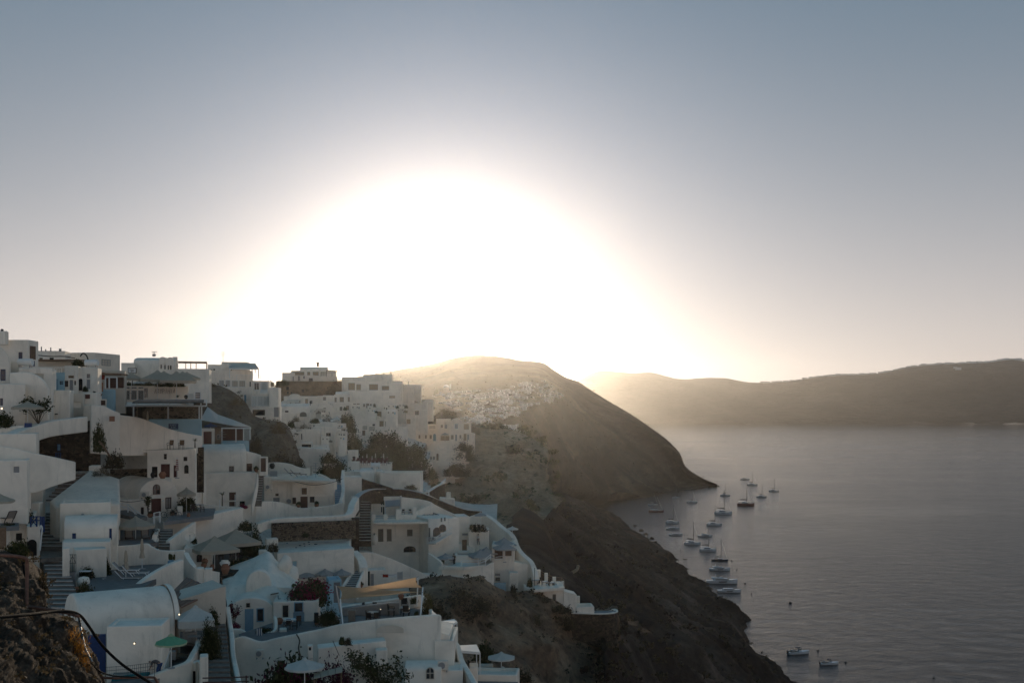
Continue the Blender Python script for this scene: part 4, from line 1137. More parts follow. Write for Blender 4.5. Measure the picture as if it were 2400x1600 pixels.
# lettered terrace wall
mb_wall = House('white terrace wall with large dark lettering and lattice screens', name='terrace_wall', cat='wall')
mb_wall.box(263, 442, 904, 938, 160, 1.2, rel=-3, par=0, wins=[wn(338, 909, 346, 932, GREYP, (0, 1))])
def letters(text, face, x0, x1, ytop, ybot, mat, parent, slant=0.22, out=0.03):
 """flat block lettering cut from strokes on a wall"""
 S = {'A': [(0,0,.5,1),(.5,1,1,0),(.2,.4,.8,.4)], 'B': [(0,0,0,1),(0,1,.8,.85),(.8,.85,0,.52),(0,.52,.9,.3),(.9,.3,0,0)], 'Y': [(0,1,.5,.5),(1,1,.5,.5),(.5,.5,.5,0)], 'P': [(0,0,0,1),(0,1,.9,.85),(.9,.85,.9,.6),(.9,.6,0,.45)], 'I': [(.5,0,.5,1)], 'H': [(0,0,0,1),(1,0,1,1),(0,.5,1,.5)], 'N': [(0,0,0,1),(0,1,1,0),(1,0,1,1)], 'T': [(0,1,1,1),(.5,0,.5,1)], '.': [(.4,.9,.6,.9)], 'C': [(1,1,0,.8),(0,.8,0,.2),(0,.2,1,0)], 'F': [(0,0,0,1),(0,1,1,1),(0,.55,.7,.55)], 'E': [(0,0,0,1),(0,1,1,1),(0,.5,.8,.5),(0,0,1,0)], 'R': [(0,0,0,1),(0,1,.9,.85),(.9,.85,.9,.6),(.9,.6,0,.5),(.3,.5,1,0)], 'S': [(1,1,0,.85),(0,.85,1,.35),(1,.35,0,0)], 'O': [(0,.2,0,.8),(0,.8,.5,1),(.5,1,1,.8),(1,.8,1,.2),(1,.2,.5,0),(.5,0,0,.2)], 'L': [(0,1,0,0),(0,0,1,0)]}
 n = len(text); cw = (x1-x0)/n
 for i, ch in enumerate(text):
  if ch not in S: continue
  m = MB()
  for a, b, c, d in S[ch]:
   q = []
   for u, v in ((a, b), (c, d)):
    px = x0+(i+0.12+0.72*u)*cw+slant*cw*v; py = ybot+(ytop-ybot)*v
    s_, z_ = face.hit(px, py); q.append(face.P(s_, z_, out))
   m.beam(q[0], q[1], max(0.05, size((ybot-ytop)*0.24, 160)), 0.03)
  part('letter', m, mat, parent)
letters('ABYPIHIA.', mb_wall.F, 361, 417, 911, 921.5, BROWN, mb_wall.e)
for k in range(3):
 x0 = 290.5+k*16.3; x1 = x0+14.5
 for y0, y1 in ((906, 911), (914, 937)):
  m = MB(); F = mb_wall.F
  r = rect_of(F, x0, y0, x1, y1); F.bar(m, r[0], r[1], r[2], r[3], 0.015, 0.03); part('lattice_back', m, DARK, mb_wall.e)
  m = MB(); n = 6; 
  for q in range(-n, n+1):
   for sgn in (1, -1):
    pts = []
    for t in range(0, 21):
     a = r[0]+(r[1]-r[0])*t/20; z = r[2]+(r[1]-r[0])*0.9*(q/3)+(a-r[0])*sgn*1.3+(0 if sgn > 0 else (r[1]-r[0])*1.0)
     if r[2] <= z <= r[3]: pts.append((a, z))
    if len(pts) > 1: m.beam(F.P(*pts[0], 0.06), F.P(*pts[-1], 0.06), 0.05, 0.02)
  for q in ((r[0], r[0]+0.07, r[2], r[3]), (r[1]-0.07, r[1], r[2], r[3]), (r[0], r[1], r[2], r[2]+0.07), (r[0], r[1], r[3]-0.07, r[3])): F.bar(m, *q, 0.04, 0.09)
  o = part('lattice', m, WHITEP, mb_wall.e); o['kind'] = 'stuff'
for k in range(7):
 bush(('leftmost', 'second from left', 'third from left', 'middle', 'third from right', 'second from right', 'rightmost')[k]+' clump of dark planting on top of the lettered wall', 276+k*24, 905, 160.5, 34, 9+2*(k % 2), 'dark' if k % 2 else 'dark2', group='planting along the top of the lettered wall', depth=1.0)
palm('bare thin palm at the left end of the lettered wall', 274, 938, 157, 40, 30, True, LEAF_BROWN, 4)
palm('little spiky palm in front of the lettering', 416, 934, 157, 16, 22, False, LEAF_DARK, 5)
pot('dark square planter right of the lettering', 436, 935, 157, 0.55, 0.6, BLACKM)
h = House('white lattice box and cabinet at the right end of the lettered wall', name='cabinet', cat='cabinet')
h.box(440, 453, 921, 936, 157, 0.8, par=0, wins=[]).box(454, 473, 916, 938, 156.5, 1.2, par=0, wins=[wn(456, 918, 471, 936, WHITEP, (0, 3))])
# deck with rails over the stone wall
slab('terrace_floor', [(310, 941), (476, 940.2), (478, 936), (325, 936)], ref=(400, 940, 154), mat=DECK, th=0.25)
e = railing('white double-beam railing along the deck below the lettering', [(320, 951, 153), (394, 950.5, 153), (443, 950, 153), (471, 949.5, 153)], h=0.8, bars=2, r=0.07)
mb = MB(); mb.beam(W(240, 950.5, 152.8), W(482, 951, 152.8), 0.3, 0.22); part('beam', mb, WHITEP, e)
mb = MB(); mb.beam(W(471, 938, 153), W(484, 938, 150), 0.14, 0.14); mb.beam(W(484, 938, 150), W(484, 952, 150), 0.14); part('end_rail', mb, WHITEP, e)
for x in (313, 394, 467, 472.5):
 m = MB(); m.beam(W(x, 952, 152.8), W(x, 984, 152.8), 0.16); part('post', m, WHITEP, e)
h = House('rough stone back wall under the white deck', name='retaining_wall', cat='wall')
h.box(258, 470, 951, 990, 156, 0.8, par=0, mat=STONE, bev=0.04, wins=[op(262, 955, 318, 975), op(323, 955, 334, 985)])
cp_cream = closed_parasol_proto('folded cream parasol', CANVAS)
at_canopy(cp_cream, 346, 963, 151, 2.6, 'folded white parasol under the white deck beside the stone wall')
h = House('pale blue terrace wall with navy sign', name='terrace_wall', cat='wall')
h.box(349, 472, 982, 1025, 150, 3.5, rel=-2, par=0, mat=BLUEWASH, wins=[])
sg = thing('wall_sign', 'navy blue cafe sign on the pale blue wall', 'sign', W(406, 1005, 149.8)); F = h.F
r = rect_of(F, 395, 992, 418, 1005.5); m = MB(); F.bar(m, *r, 0.01, 0.06); part('board', m, SIGNBLUE, sg)
m = MB()
for q in ((r[0]+0.12, r[1]-0.12, r[2]+0.1, r[2]+0.13), (r[0]+0.12, r[1]-0.12, r[3]-0.13, r[3]-0.1)): F.bar(m, *q, 0.06, 0.068)
part('border', m, PALEBLUE, sg)
letters('CAFE', F, 399, 414, 994.5, 998, PALEBLUE, sg, slant=0.0, out=0.075); letters('BAR', F, 401, 412, 999.5, 1003, PALEBLUE, sg, slant=0.0, out=0.075)
# left part of the lane below the restaurant
h = House('white stepped walls and cream yard below the brick planter', group=G_UP)
h.box(168, 196, 921, 982, 132, 3, rel=-6, mat=CREAM, wins=[op(171, 943, 190, 955, (WHITE, WHITE))]).box(193, 226, 920, 980, 134, 4, rel=-8, wins=[wn(193.5, 924, 211, 934, (REDBROWN, REDBROWN))]).box(205, 218, 953, 985, 131, 2)
h.box(224, 268, 912, 950, 147, 4, rel=-3, mat=BLUEWASH).box(222, 250, 935, 952, 140, 2, mat=WHITE2, wins=[op(224, 938, 234, 949, (REDBROWN, REDBROWN)), op(236, 938, 247, 949, (REDBROWN, BROWN))])
branchy('leafless shrub in the pale blue yard', 228, 936, 139, 18, 16, LEAF_BROWN, 6, density=25)
ribbon('white sloping wall with flat corner above the ruin garden', [(214, 948, 128), (245, 952, 129), (262, 960, 129.5), (282, 968, 130)], ybs=[1050, 1052, 1055, 1058], th=2.6)
ribbon('long white ramp wall descending right below the navy sign', [(281, 972, 131), (325, 978, 134), (352, 987, 137), (400, 1005, 141), (440, 1015, 144), (474, 1021, 147)], ybs=[1056, 1056, 1056, 1056, 1054, 1050], th=2.0)
h = House('small terracotta shelf box on the sloping wall', name='planter', cat='planter')
h.box(256, 269, 975, 982, 128.2, 0.4, par=0, mat=TERRA, bev=0.02)
bush('dried tall creeper hugging the ruin corner', 232, 1050, 121.6, 36, 68, 'olive', name='creeper', cat='plant', depth=1.2)
pipe('bare pale trunk lying down the ruin wall', [(232, 1033, 121), (242, 1045, 121), (252, 1060, 121), (262, 1076, 121), (272, 1090, 121)], 0.11, WOOD, name='fallen_tree', cat='fallen tree')
bush('withered bougainvillea at the foot of the white ramp', 268, 1092, 121, 46, 42, 'brown', extra=None)
# vine terrace furniture
par_cream = parasol_proto('round cream parasol', CANVAS, 8, 1.5, 0.55, 2.35, 0.25)
at_canopy(par_cream, 65, 940, 118.5, 3.0, 'round cream parasol beside the dark vine at the left', width=72, zs=0.95)
branchy('dark spreading vine beside the left cream parasol', 90, 992, 119.5, 58, 72, LEAF_DARK, 12, n=16, leaf=0.13, density=55)
lamp('lit globe lamp at the left edge', 4, 957, 117.5, True, 0.10)
bush('dark hedge under the lit lamp', 8, 998, 117.6, 52, 36, 'dark')
# terrace of deckchairs and the little house below it
slab('terrace_floor', [(285, 1056), (462, 1052), (458, 1040), (300, 1040)], ref=(380, 1052, 139), mat=WHITE2, th=0.3)
fold = chair_proto('folding chair', WOOD, CUSHION)
for lab, px, rz in (('folding deck chair at the left end of the white terrace', 333, 0.5), ('folding deck chair second on the white terrace', 350, 0.3), ('folding deck chair third on the white terrace', 399, -0.3), ('folding deck chair nearest the palm pot', 425, 0.0)):
 o = place_copy(fold, W(px, 1053, 138), rz, lab, 1.25, 'deck chairs on the white terrace')
palm('spiky palm in a pot by the oxblood door', 457, 1050, 143, 26, 24, True, LEAF_DARK, 8)
h = House('white cave house with small dark windows under the deck chairs', group=G_UP)
h.box(345, 458, 1054, 1122, 136, 5, rel=-3, par=0.15, wins=[wn(384, 1063, 391, 1076, BROWN, (0, 1)), wn(430, 1070, 439, 1080, BROWN, (0, 0)), dr(377, 1087, 398, 1118, REDBROWN), dr(356, 1093, 369, 1118, DARK), dr(407, 1090, 416, 1118, REDBROWN), ('awindow', 432, 1089, 442, 1109, DARK)])
cps = closed_parasol_proto('folded parasol striped red and white', CANVASW, stripes=CANVASR)
at_canopy(cps, 415, 1072, 133, 2.6, 'folded red and white striped parasol before the cave house', zs=0.95)
pot('wide wicker-brown urn before the cave house', 381, 1121, 132, 0.9, 0.8, TERRA); pot('dark jar left of the urn', 358, 1120, 132, 0.55, 0.7, BLACKM)
h = House('white low house with grey shutter at the far left', group=G_UP)
h.box(-40, 64, 1078, 1150, 106, 5, rel=-5, wins=[wn(32, 1093, 45, 1107, (GREYP, GREYP), (0, 2))])
ribbon('long white wall sloping right under the ruin', [(-25, 1040, 108), (20, 1047, 109), (60, 1056, 110), (85, 1062, 111), (130, 1071, 113), (178, 1082, 115)], ybs=[1140, 1140, 1140, 1140, 1124, 1110], th=0.5)
h = House('tall narrow dark stone garden wall beside the rounded white house', name='stone_wall', cat='wall')
h.box(440, 478, 1048, 1118, 146, 1.5, par=0, mat=STONE_DARK, bev=0.05)
# ---------------------------------------------------------------- outcrop, cafe and the middle of the slope
oA = [(452,905,204),(475,900,206),(510,904,208),(545,918,210),(575,945,210),(600,975,208),(632,983,204),(660,990,204),(680,1010,204),(702,1060,204)]
oB = [(450,925,198),(478,925,198),(510,932,199),(545,945,200),(575,965,200),(598,990,198),(632,1000,196),(660,1012,196),(684,1035,197),(704,1080,200)]
oC = [(455,960,192),(485,965,192),(515,972,192),(548,985,192),(575,1005,192),(598,1022,191),(632,1030,190),(660,1040,190),(684,1060,192),(704,1095,196)]
oD = [(460,1010,184),(490,1015,184),(520,1020,185),(550,1025,186),(575,1035,186),(598,1050,185),(632,1062,184),(660,1070,184),(684,1082,186),(702,1105,191)]
oE = [(470,1090,176),(495,1092,176),(520,1095,177),(550,1100,178),(575,1102,178),(598,1105,179),(632,1106,180),(660,1108,181),(684,1110,183),(700,1115,186)]
OUT, OUTG, OUTN = sheet('rocky_outcrop', [oA, oB, oC, oD, oE], 130, 110, 1.6, 7, ROCK_GREY, back=[(4, 1), (14, 5)], sharp=0.55)
for lab, px, py, d, w, hh, k in (('russet dry bush on the left shoulder of the outcrop', 556, 946, 198, 40, 26, 'dry'), ('round russet bush on top of the outcrop', 651, 1012, 190, 48, 32, 'dry'), ('tall dry bush hanging beside the cafe glass', 600, 1062, 184, 34, 56, 'brown'), ('dry bush at the foot of the outcrop', 655, 1092, 182, 70, 34, 'brown'), ('low scrub at the right foot of the outcrop', 700, 1100, 186, 40, 26, 'brown'), ('dark shrub at the top edge of the outcrop', 490, 905, 206, 34, 12, 'brown'), ('small scrub tuft by the lettered wall end', 470, 898, 206, 26, 10, 'dry')):
 bush(lab, px, py, d, w, hh, k)
h = House('cafe with white canvas roof, oxblood door and glass corner', name='cafe', cat='cafe')
h.box(471, 503, 1004, 1052, 168, 3, rel=0, par=0, wins=[dr(477, 1011, 496, 1043, REDBROWN)])
h.box(502, 522, 1003, 1042, 169, 2.5, rel=0, par=0, mat=WOOD, wins=[wn(508, 1018, 515, 1029, CUSHION, (0, 0))])
h.box(519, 584, 1033, 1060, 168.5, 3, rel=4, par=0, mat=BLUEWASH, name='parapet')
mb = MB(); mb.grid([[W(486, 954, 178), W(510, 972, 178), W(548, 985, 178), W(580, 998, 177)], [W(470, 984, 169), W(510, 991, 168.5), W(552, 998.5, 168), W(588, 1001, 167.5)]])
me = mb.mesh('canvas_roof', CANVASW); o = part('canvas_roof', me, CANVASW, h.e); sm = o.modifiers.new('thick', 'SOLIDIFY'); sm.thickness = 0.08
for x0, y0, x1, y1 in ((520, 1003, 520, 1036), (553, 1003, 553, 1036), (571, 1003, 571, 1032), (586, 1003, 586, 1030)):
 mb = MB(); mb.beam(W(x0, y0, 168), W(x1, y1, 168), 0.14); part('post', mb, WHITEP, h.e)
mb = MB(); mb.beam(W(519, 1003, 168), W(588, 1003, 167.7), 0.18); part('beam', mb, WHITEP, h.e)
mb = MB(); mb.hexa([W(571, 1031, 167.6), W(586, 1031, 167.4), W(586.2, 1031, 167.5), W(571.2, 1031, 167.7), W(571, 1004, 167.6), W(586, 1004, 167.4), W(586.2, 1004, 167.5), W(571.2, 1004, 167.7)]); part('glass_screen', mb, CLEAR, h.e)
mb = MB(); mb.hexa([W(505, 1036, 172), W(585, 1036, 172), W(583, 1036, 176), W(508, 1036, 176), W(505, 1000, 172), W(585, 1000, 172), W(583, 1000, 176), W(508, 1000, 176)]); part('back_room', mb, BROWN, h.e)
par_blue = parasol_proto('small navy parasol', CANVASB, 8, 1.1, 0.4, 2.1, 0.16)
at_canopy(par_blue, 494, 992, 169.5, 2.5, 'small navy parasol between the canvas roof and the oxblood door', width=30, base_r=1.1)
# rounded white house with the tall door frame
h = House('large rounded white house with three dark openings and an outside stair', group=G_MID)
h.box(470, 577, 1042, 1112, 160, 7, rel=4, roof='barrelx', spring=1062, wins=[wn(537, 1092, 548, 1108, BROWN, (0, 0))])
h.box(572, 612, 1056, 1110, 162, 6, rel=6, roof='slope', ytr=1066, wins=[dr(578, 1086, 591, 1107, BROWN)])
h.box(608, 628, 1070, 1110, 161, 1.2, rel=0, par=0, wins=[dr(611, 1073, 623, 1105, BROWN)])
h.box(455, 600, 1108, 1190, 157, 3, rel=2, par=0.1, wins=[dr(537, 1153, 553, 1172, BROWN), dr(537, 1175, 553, 1186, BROWN), op(562, 1174, 574, 1186)], name='lower_wall')
ribbon('white parapet falling from the lane to the stair left of the rounded house', [(405, 1125, 148), (440, 1117, 150), (470, 1110, 152), (476, 1108, 152)], ybs=[1172, 1172, 1172, 1172], th=0.6)
stairs('staircase', (592, 1176, 156), (613, 1176, 156), (603, 1108, 163), (618, 1108, 163), 12, STEPSTONE, STEPNOSE)
ribbon('white stair wall beside the outside stair', [(606, 1108, 157), (604, 1125, 156.5), (600, 1145, 156), (592, 1180, 155)][::-1], h=1.2, th=0.3)
palm('small dark palm before the rounded house', 521, 1182, 153, 34, 24, True, LEAF_DARK, 11)
for lab, px, py in (('slim white flag pole at the lower door', 551, 1188), ('slim white pole by the terrace edge', 515, 1200)):
 pipe(lab, [(px, py, 140), (px, py-30, 140)], 0.04, WHITEP, name='pole', cat='pole', smooth=False)
bush('red and brown flowers in front of the lower door', 570, 1190, 152, 22, 12, 'boug')
# house row with air conditioner
h = House('white cube house with air conditioner and grey hatch', group=G_MID)
h.box(618, 686, 1116, 1186, 171, 6, rel=-6, wins=[wn(645, 1156, 653, 1162, BROWN, (0, 0)), wn(640, 1166, 655, 1176, (GREYP, GREYP), (2, 0))])
ac_unit('air conditioner on the white cube house', 621, 1135, 637, 1147, 170)
h = House('white house with brown double door and shuttered windows behind the curving parapet', group=G_MID)
h.box(685, 783, 1128, 1196, 171, 6, rel=-4, wins=[wn(707, 1143, 719, 1158, (BROWN, WOOD)), dr(704, 1163, 721, 1190, BROWN), wn(685.5, 1165, 694, 1180, BROWN), wn(726, 1163, 737, 1177, BROWN)])
mb = MB(); c = W(677, 1174, 170.4); mb.lathe([(0.36, 0), (0.36, 0.1)], 14); mb.v = [(c.x+x, c.y-z, c.z+y) for x, y, z in mb.v]; part('round_vent', mb, GREYP, h.e)
ribbon('high white garden wall behind the roof loungers', [(628, 1084, 179), (652, 1083, 179), (680, 1087, 179), (695, 1093, 179), (712, 1097, 179), (729, 1097, 179)], ybs=[1122]*6, th=0.5)
ribbon('stepped white roof wall ending in a low curve', [(745, 1109, 176), (762, 1116, 175), (775, 1125, 174), (785, 1128, 173)], ybs=[1138, 1138, 1138, 1138], th=0.4)
slab('terrace_floor', [(636, 1122), (775, 1126), (742, 1110), (632, 1108)], ref=(690, 1118, 174), mat=WHITE2, th=0.3)
lg_dark = lounger_proto('sun lounger with dark frame', BROWN, CUSHION)
for lab, px, py in (('brown sun lounger on the flat roof terrace', 682, 1114), ('second brown sun lounger on the flat roof terrace', 696, 1117)): place_copy(lg_dark, W(px, py, 173), 0.2, lab, 1.2, 'roof sun loungers')
box_table('small round roof table beside the folded parasol', 712, 1124, 172.5, 0.9, 0.9, 0.6, WHITEP, WHITEP)
at_canopy(cp_cream, 729, 1090, 172.5, 2.6, 'folded beige parasol on the flat roof terrace', zs=0.95)
pot('dark potted plant on the roof corner', 638, 1098, 176, 0.9, 0.9, BLACKM); bush('green spray in the roof corner pot', 638, 1094, 176, 14, 8, 'dark2')
h = House('white utility box on the roof corner', name='storage_box', cat='box'); h.box(633, 650, 1104, 1114, 175, 1, par=0, mat=GREYP, bev=0.03)
stairs('staircase', (785, 1182, 168), (803, 1180, 168), (784, 1136, 178), (806, 1135, 178), 11, PALEBLUE, None)
ribbon('tall white stair wall curving beside the pale blue steps', [(801, 1176, 167.5), (806, 1160, 170), (808, 1140, 175), (806, 1122, 180), (808, 1100, 183)], h=1.3, th=0.5)
ribbon('long curving white parapet in front of the house row', [(568, 1188, 156), (590, 1178, 158), (625, 1174, 161), (655, 1176, 163), (680, 1183, 164), (705, 1190, 164.5), (740, 1188, 165), (780, 1183, 165), (806, 1176, 166)], ybs=[1240, 1228, 1222, 1218, 1215, 1213, 1212, 1210, 1206], th=0.5, found=1.0)
ribbon('white lane kerb wall above the rubble wall', [(605, 1228, 150), (640, 1216, 152), (700, 1212, 154), (760, 1210, 156), (815, 1206, 158), (829, 1196, 160), (833, 1180, 163), (842, 1165, 166)], ybs=[1240, 1226, 1224, 1222, 1220, 1216, 1200, 1185], th=1.0)
sw = House('speckled rubble retaining wall under the white lane', name='rubble_wall', cat='wall')
sw.box(638, 834, 1226, 1262, 153, 0.8, rel=12, roof='slope', ytr=1219, mat=STONE, bev=0.04)
rnd = random.Random(4); F = sw.F; stone_meshes = []
for k in range(6):
 m = MB(); m.lathe([(0.10, -0.09), (0.24, -0.05), (0.27, 0.04), (0.14, 0.10)], 7); m.v = [(x*rnd.uniform(0.8, 1.2), z, y*rnd.uniform(0.55, 0.8)) for x, y, z in m.v]
 me = m.mesh('stone', ROCK_GREY if k % 3 else ROCK_DARK); stone_meshes.append(me)
cnt = 0
for row in range(7):
 for col in range(44):
  px = 642+col*4.35+(row % 2)*2.1+rnd.uniform(-0.7, 0.7); py = 1228+row*4.6+rnd.uniform(-0.8, 0.8)-(px-640)*0.036
  if cnt >= 300 or rnd.random() < 0.06: continue
  s_, z_ = F.hit(px, py); q = F.P(s_, z_, 0.02)
  o = link(bpy.data.objects.new('stone', rnd.choice(stone_meshes))); o.parent = sw.e; o.matrix_parent_inverse = Matrix.Translation(-Vector(sw.e.location))
  o.location = q; o.rotation_euler = (0, rnd.uniform(-0.3, 0.3), math.atan2(F.U.y, F.U.x)); k = rnd.uniform(0.55, 1.0)*0.62; o.scale = (k, k, k); cnt += 1
stairs('staircase', (838, 1272, 158), (870, 1268, 158), (846, 1175, 178), (868, 1172, 178), 15, STONE_DARK, STEPNOSE)
h = House('dark cut stone bank left of the stone stair', name='stone_bank', cat='wall'); h.box(824, 842, 1215, 1275, 157, 2, par=0, mat=STONE_DARK, bev=0.05)
h = House('small gate lodge with arched brown door below the pale stair', name='gate', cat='gate'); h.box(822, 838, 1163, 1184, 168, 0.6, par=0, mat=WHITE, wins=[('adoor', 824.5, 1165, 835.5, 1182, REDBROWN)])
# wall with brown shed and the long white house
h = House('white court wall with dark brown ramp wall set in it', group=G_MID)
h.box(806, 848, 1117, 1166, 186, 4, rel=0, par=0.1)
h.box(846, 922, 1122, 1150, 188, 2.5, rel=0, roof='slope', ytr=1146, mat=STONE_DARK, bev=0.04, name='ramp_wall', wins=[])
h = House('long low white house right of the big bush with a sharp lit corner', group=G_MID)
h.box(890, 985, 1107, 1152, 196, 6, rel=-6, wins=[wn(941, 1130, 951, 1138, (WHITE2, WHITE2), (0, 0))])
h.box(800, 895, 1104, 1122, 200, 6, rel=-3, par=0.2)
h.box(843, 878, 1098, 1122, 198, 5, rel=-4, roof='barrelx', spring=1108)
bush('dark clipped bush at the corner of the long white house', 962, 1148, 192, 34, 14, 'dark')
h = House('white restaurant terrace with rows of brown chairs and folded parasols', name='restaurant', cat='restaurant')
h.box(815, 916, 1087, 1110, 222, 9, rel=-4, par=0.5)
h.box(815, 842, 1082, 1112, 219, 3, rel=-4, par=0.1)
cpw = closed_parasol_proto('folded white parasol', CANVASW)
for k, (px, py) in enumerate(((850, 1068), (860, 1063), (872, 1068), (880, 1062), (899, 1062))): at_canopy(cpw, px, py, 228, 2.6, 'folded white parasol in the row on the restaurant terrace', group='folded white parasols of the restaurant terrace', zs=1.05)
chb = chair_proto('brown chair', REDBROWN)
for r_ in range(2):
 for k in range(9): place_copy(chb, W(826+k*9.6+r_*3, 1090-r_*5, 222+r_*4), random.uniform(-0.3, 0.3), 'brown chair in the rows on the restaurant terrace', 1.15, 'brown chairs of the restaurant terrace')
bush('big dark green bush left of the restaurant terrace', 782, 1122, 205, 98, 56, 'bigdark')
bush('pale olive shrub on top of the big dark bush', 770, 1082, 212, 40, 26, 'olive')
railing('white railing around the small lookout over the valley', [(988, 1150, 205), (1005, 1158, 200), (1030, 1142, 206), (1044, 1128, 212)], h=0.5, r=0.09, bars=1)
ribbon('dark stone lane wall with pale coping sweeping over the hotel', [(838, 1168, 176), (852, 1156, 182), (872, 1148, 186), (900, 1146, 188), (945, 1147, 190), (985, 1155, 190), (1020, 1168, 190), (1060, 1184, 191), (1095, 1195, 192), (1130, 1198, 193)], ybs=[1200, 1180, 1172, 1172, 1170, 1180, 1192, 1206, 1212, 1212], th=0.8, mat=STONE_DARK, capm=STEPNOSE, name='lane_wall')
ribbon('curved dark lookout wall with bright coping', [(985, 1156, 196), (1003, 1154, 200), (1018, 1144, 203), (1034, 1136, 206), (1043, 1132, 209), (1040, 1128, 212)], ybs=[1168, 1170, 1168, 1166, 1164, 1160], th=0.5, mat=STONE_DARK, capm=WHITE, name='lookout_wall')
h = House('little white chapel gable standing on the lane wall', name='chapel_gable', cat='gable')
h.box(1046, 1055, 1153, 1190, 200, 0.8, par=0, rel=-10); h.box(1030, 1066, 1166, 1192, 199, 3, par=0, roof='slope', ytr=1170)
# ---------------------------------------------------------------- white hotel over the cliff
G_H = 'parts of the cliff hotel'
h = House('large white hotel block with two taupe doors and a half-moon window', name='hotel', cat='hotel')
h.box(871, 1006, 1216, 1350, 180, 4.5, rel=7, par=0.9, wins=[dr(886, 1239, 898.5, 1269, TAUPE), dr(906.5, 1239, 918, 1268, TAUPE), wn(954, 1240, 967, 1256, (TAUPE, TAUPE), (1, 0)), ('awindow', 946, 1279, 974, 1293, BROWN, (3, 1)), dr(997, 1306, 1009, 1341, GREYP)])
F = h.F
for x0, x1, y in ((871, 880, 1205), (899, 908, 1205), (928, 941, 1193), (967, 976, 1188)):
 m = MB(); r = rect_of(F, x0, y, x1, 1218); F.bar(m, r[0], r[1], r[2], r[3], -0.5, 0.0); solid('parapet_post', m, WHITE, h.e, bevel=0.05)
for x0, x1, y in ((880, 899, 1208), (880, 899, 1213), (908, 928, 1208), (908, 928, 1213), (941, 967, 1197), (941, 967, 1203)):
 m = MB(); r = rect_of(F, x0, y, x1, y+1.2); F.bar(m, r[0], r[1], r[2], r[3], -0.3, -0.22); part('rail', m, STEPNOSE, h.e)
m = MB(); r = rect_of(F, 928, 1206, 976, 1218); F.bar(m, r[0], r[1], r[2], r[3], -0.9, 0.004); solid('upper_parapet', m, WHITE, h.e, bevel=0.06)
h = House('white rear terrace wall of the hotel with open canopy frame', group=G_H)
h.box(870, 941, 1163, 1215, 188, 3, rel=-2, par=0.1, wins=[op(893, 1174, 896, 1183), op(897.5, 1172, 900.5, 1183), op(893, 1187, 896, 1200), op(897.5, 1187, 900.5, 1205)])
h.box(886, 902, 1150, 1166, 189, 2, rel=-2, par=0, wins=[op(891, 1151, 901, 1154.5, (BROWN, REDBROWN))])
m = MB(); m.hexa([W(903, 1188, 183), W(938, 1185, 183), W(938, 1172, 187), W(903, 1174, 187), W(903, 1186, 183), W(938, 1183, 183), W(938, 1170.5, 187), W(903, 1172.5, 187)]); part('canopy', m, CANVASG, h.e)
for x, y in ((903, 1188), (938, 1186)):
 m = MB(); m.beam(W(x, y, 183), W(x, 1214, 183), 0.12); part('post', m, WHITEP, h.e)
lamp('bright wall lamp at the rear corner of the hotel', 887, 1153, 187.5, True, 0.2)
ribbon('white swept parapet behind the hotel roof terrace', [(940, 1164, 187), (965, 1167, 188), (990, 1171, 188), (1005, 1175, 188), (1020, 1182, 188), (1050, 1197, 189), (1075, 1207, 190), (1100, 1211, 191), (1125, 1206, 192)], ybs=[1205, 1210, 1215, 1220, 1225, 1235, 1245, 1250, 1250], th=0.6, found=2)
slab('terrace_floor', [(876, 1224), (1003, 1222), (1006, 1196), (880, 1198)], ref=(940, 1212, 184), mat=WHITE2, th=0.3)
tb_w = round_table_proto('round white table', 0.55, WHITEP, GREYP)
place_copy(tb_w, W(953, 1208, 183.5), 0, 'round white table on the hotel roof terrace')
chd = chair_proto('brown wicker chair', WICKER)
for k, px in enumerate((945, 962)): place_copy(chd, W(px, 1206, 184.5), 0.4*k, 'dark wicker chair at the white table on the hotel roof', 1.0, 'wicker chairs on the hotel roof')
h = House('white roof wall with bright lit benches above the skylight', name='terrace_wall', cat='wall')
h.box(975, 1015, 1198, 1215, 184, 0.5, rel=20, par=0, roof='slope', ytr=1180)
for k in range(3):
 h2 = House('sunlit white cushion bench along the hotel roof edge', name='bench', cat='bench', group='sunlit benches on the hotel roof'); h2.box(986+k*7.5, 993+k*7.5, 1186-k*4, 1192-k*4, 186.5+k, 1.4, par=0, bev=0.05)
h = House('white angled wing with skylight, shutters and corner balcony', group=G_H)
h.box(1004, 1076, 1216, 1352, 178, 9, rel=22, par=0.2, roof='slope', ytr=1213, wins=[dr(1004.5, 1236, 1008, 1268, TAUPE), ('awindow', 1015, 1235, 1032, 1256, BROWN), ('awindow', 1028.5, 1228, 1045, 1246, BROWN), op(1033, 1213, 1036, 1222, (TAUPE, TAUPE)), op(1041, 1212, 1044, 1220, (TAUPE, TAUPE))])
m = MB(); P = [W(984, 1215, 181), W(1012, 1222, 179), W(1029, 1208, 184), W(1004, 1199, 187)]; m.hexa(P+[p+Vector((0, 0, 0.12)) for p in P]); sky_ = part('skylight', m, GLASS, h.e)
m = MB()
for t in (0, 0.33, 0.66, 1): m.beam(P[0].lerp(P[1], t)+Vector((0, 0, 0.16)), P[3].lerp(P[2], t)+Vector((0, 0, 0.16)), 0.1)
for t in (0, 1): m.beam(P[0].lerp(P[3], t)+Vector((0, 0, 0.16)), P[1].lerp(P[2], t)+Vector((0, 0, 0.16)), 0.12)
part('glazing_bar', m, STEEL, sky_)
m = MB(); Q = [W(1000, 1273, 176), W(1022, 1272, 174.5), W(1060, 1249, 178), W(1040, 1249, 181)]; m.hexa([q-Vector((0, 0, 0.2)) for q in Q]+Q); bal = solid('balcony', m, WHITE, h.e, bevel=0.04)
m = MB()
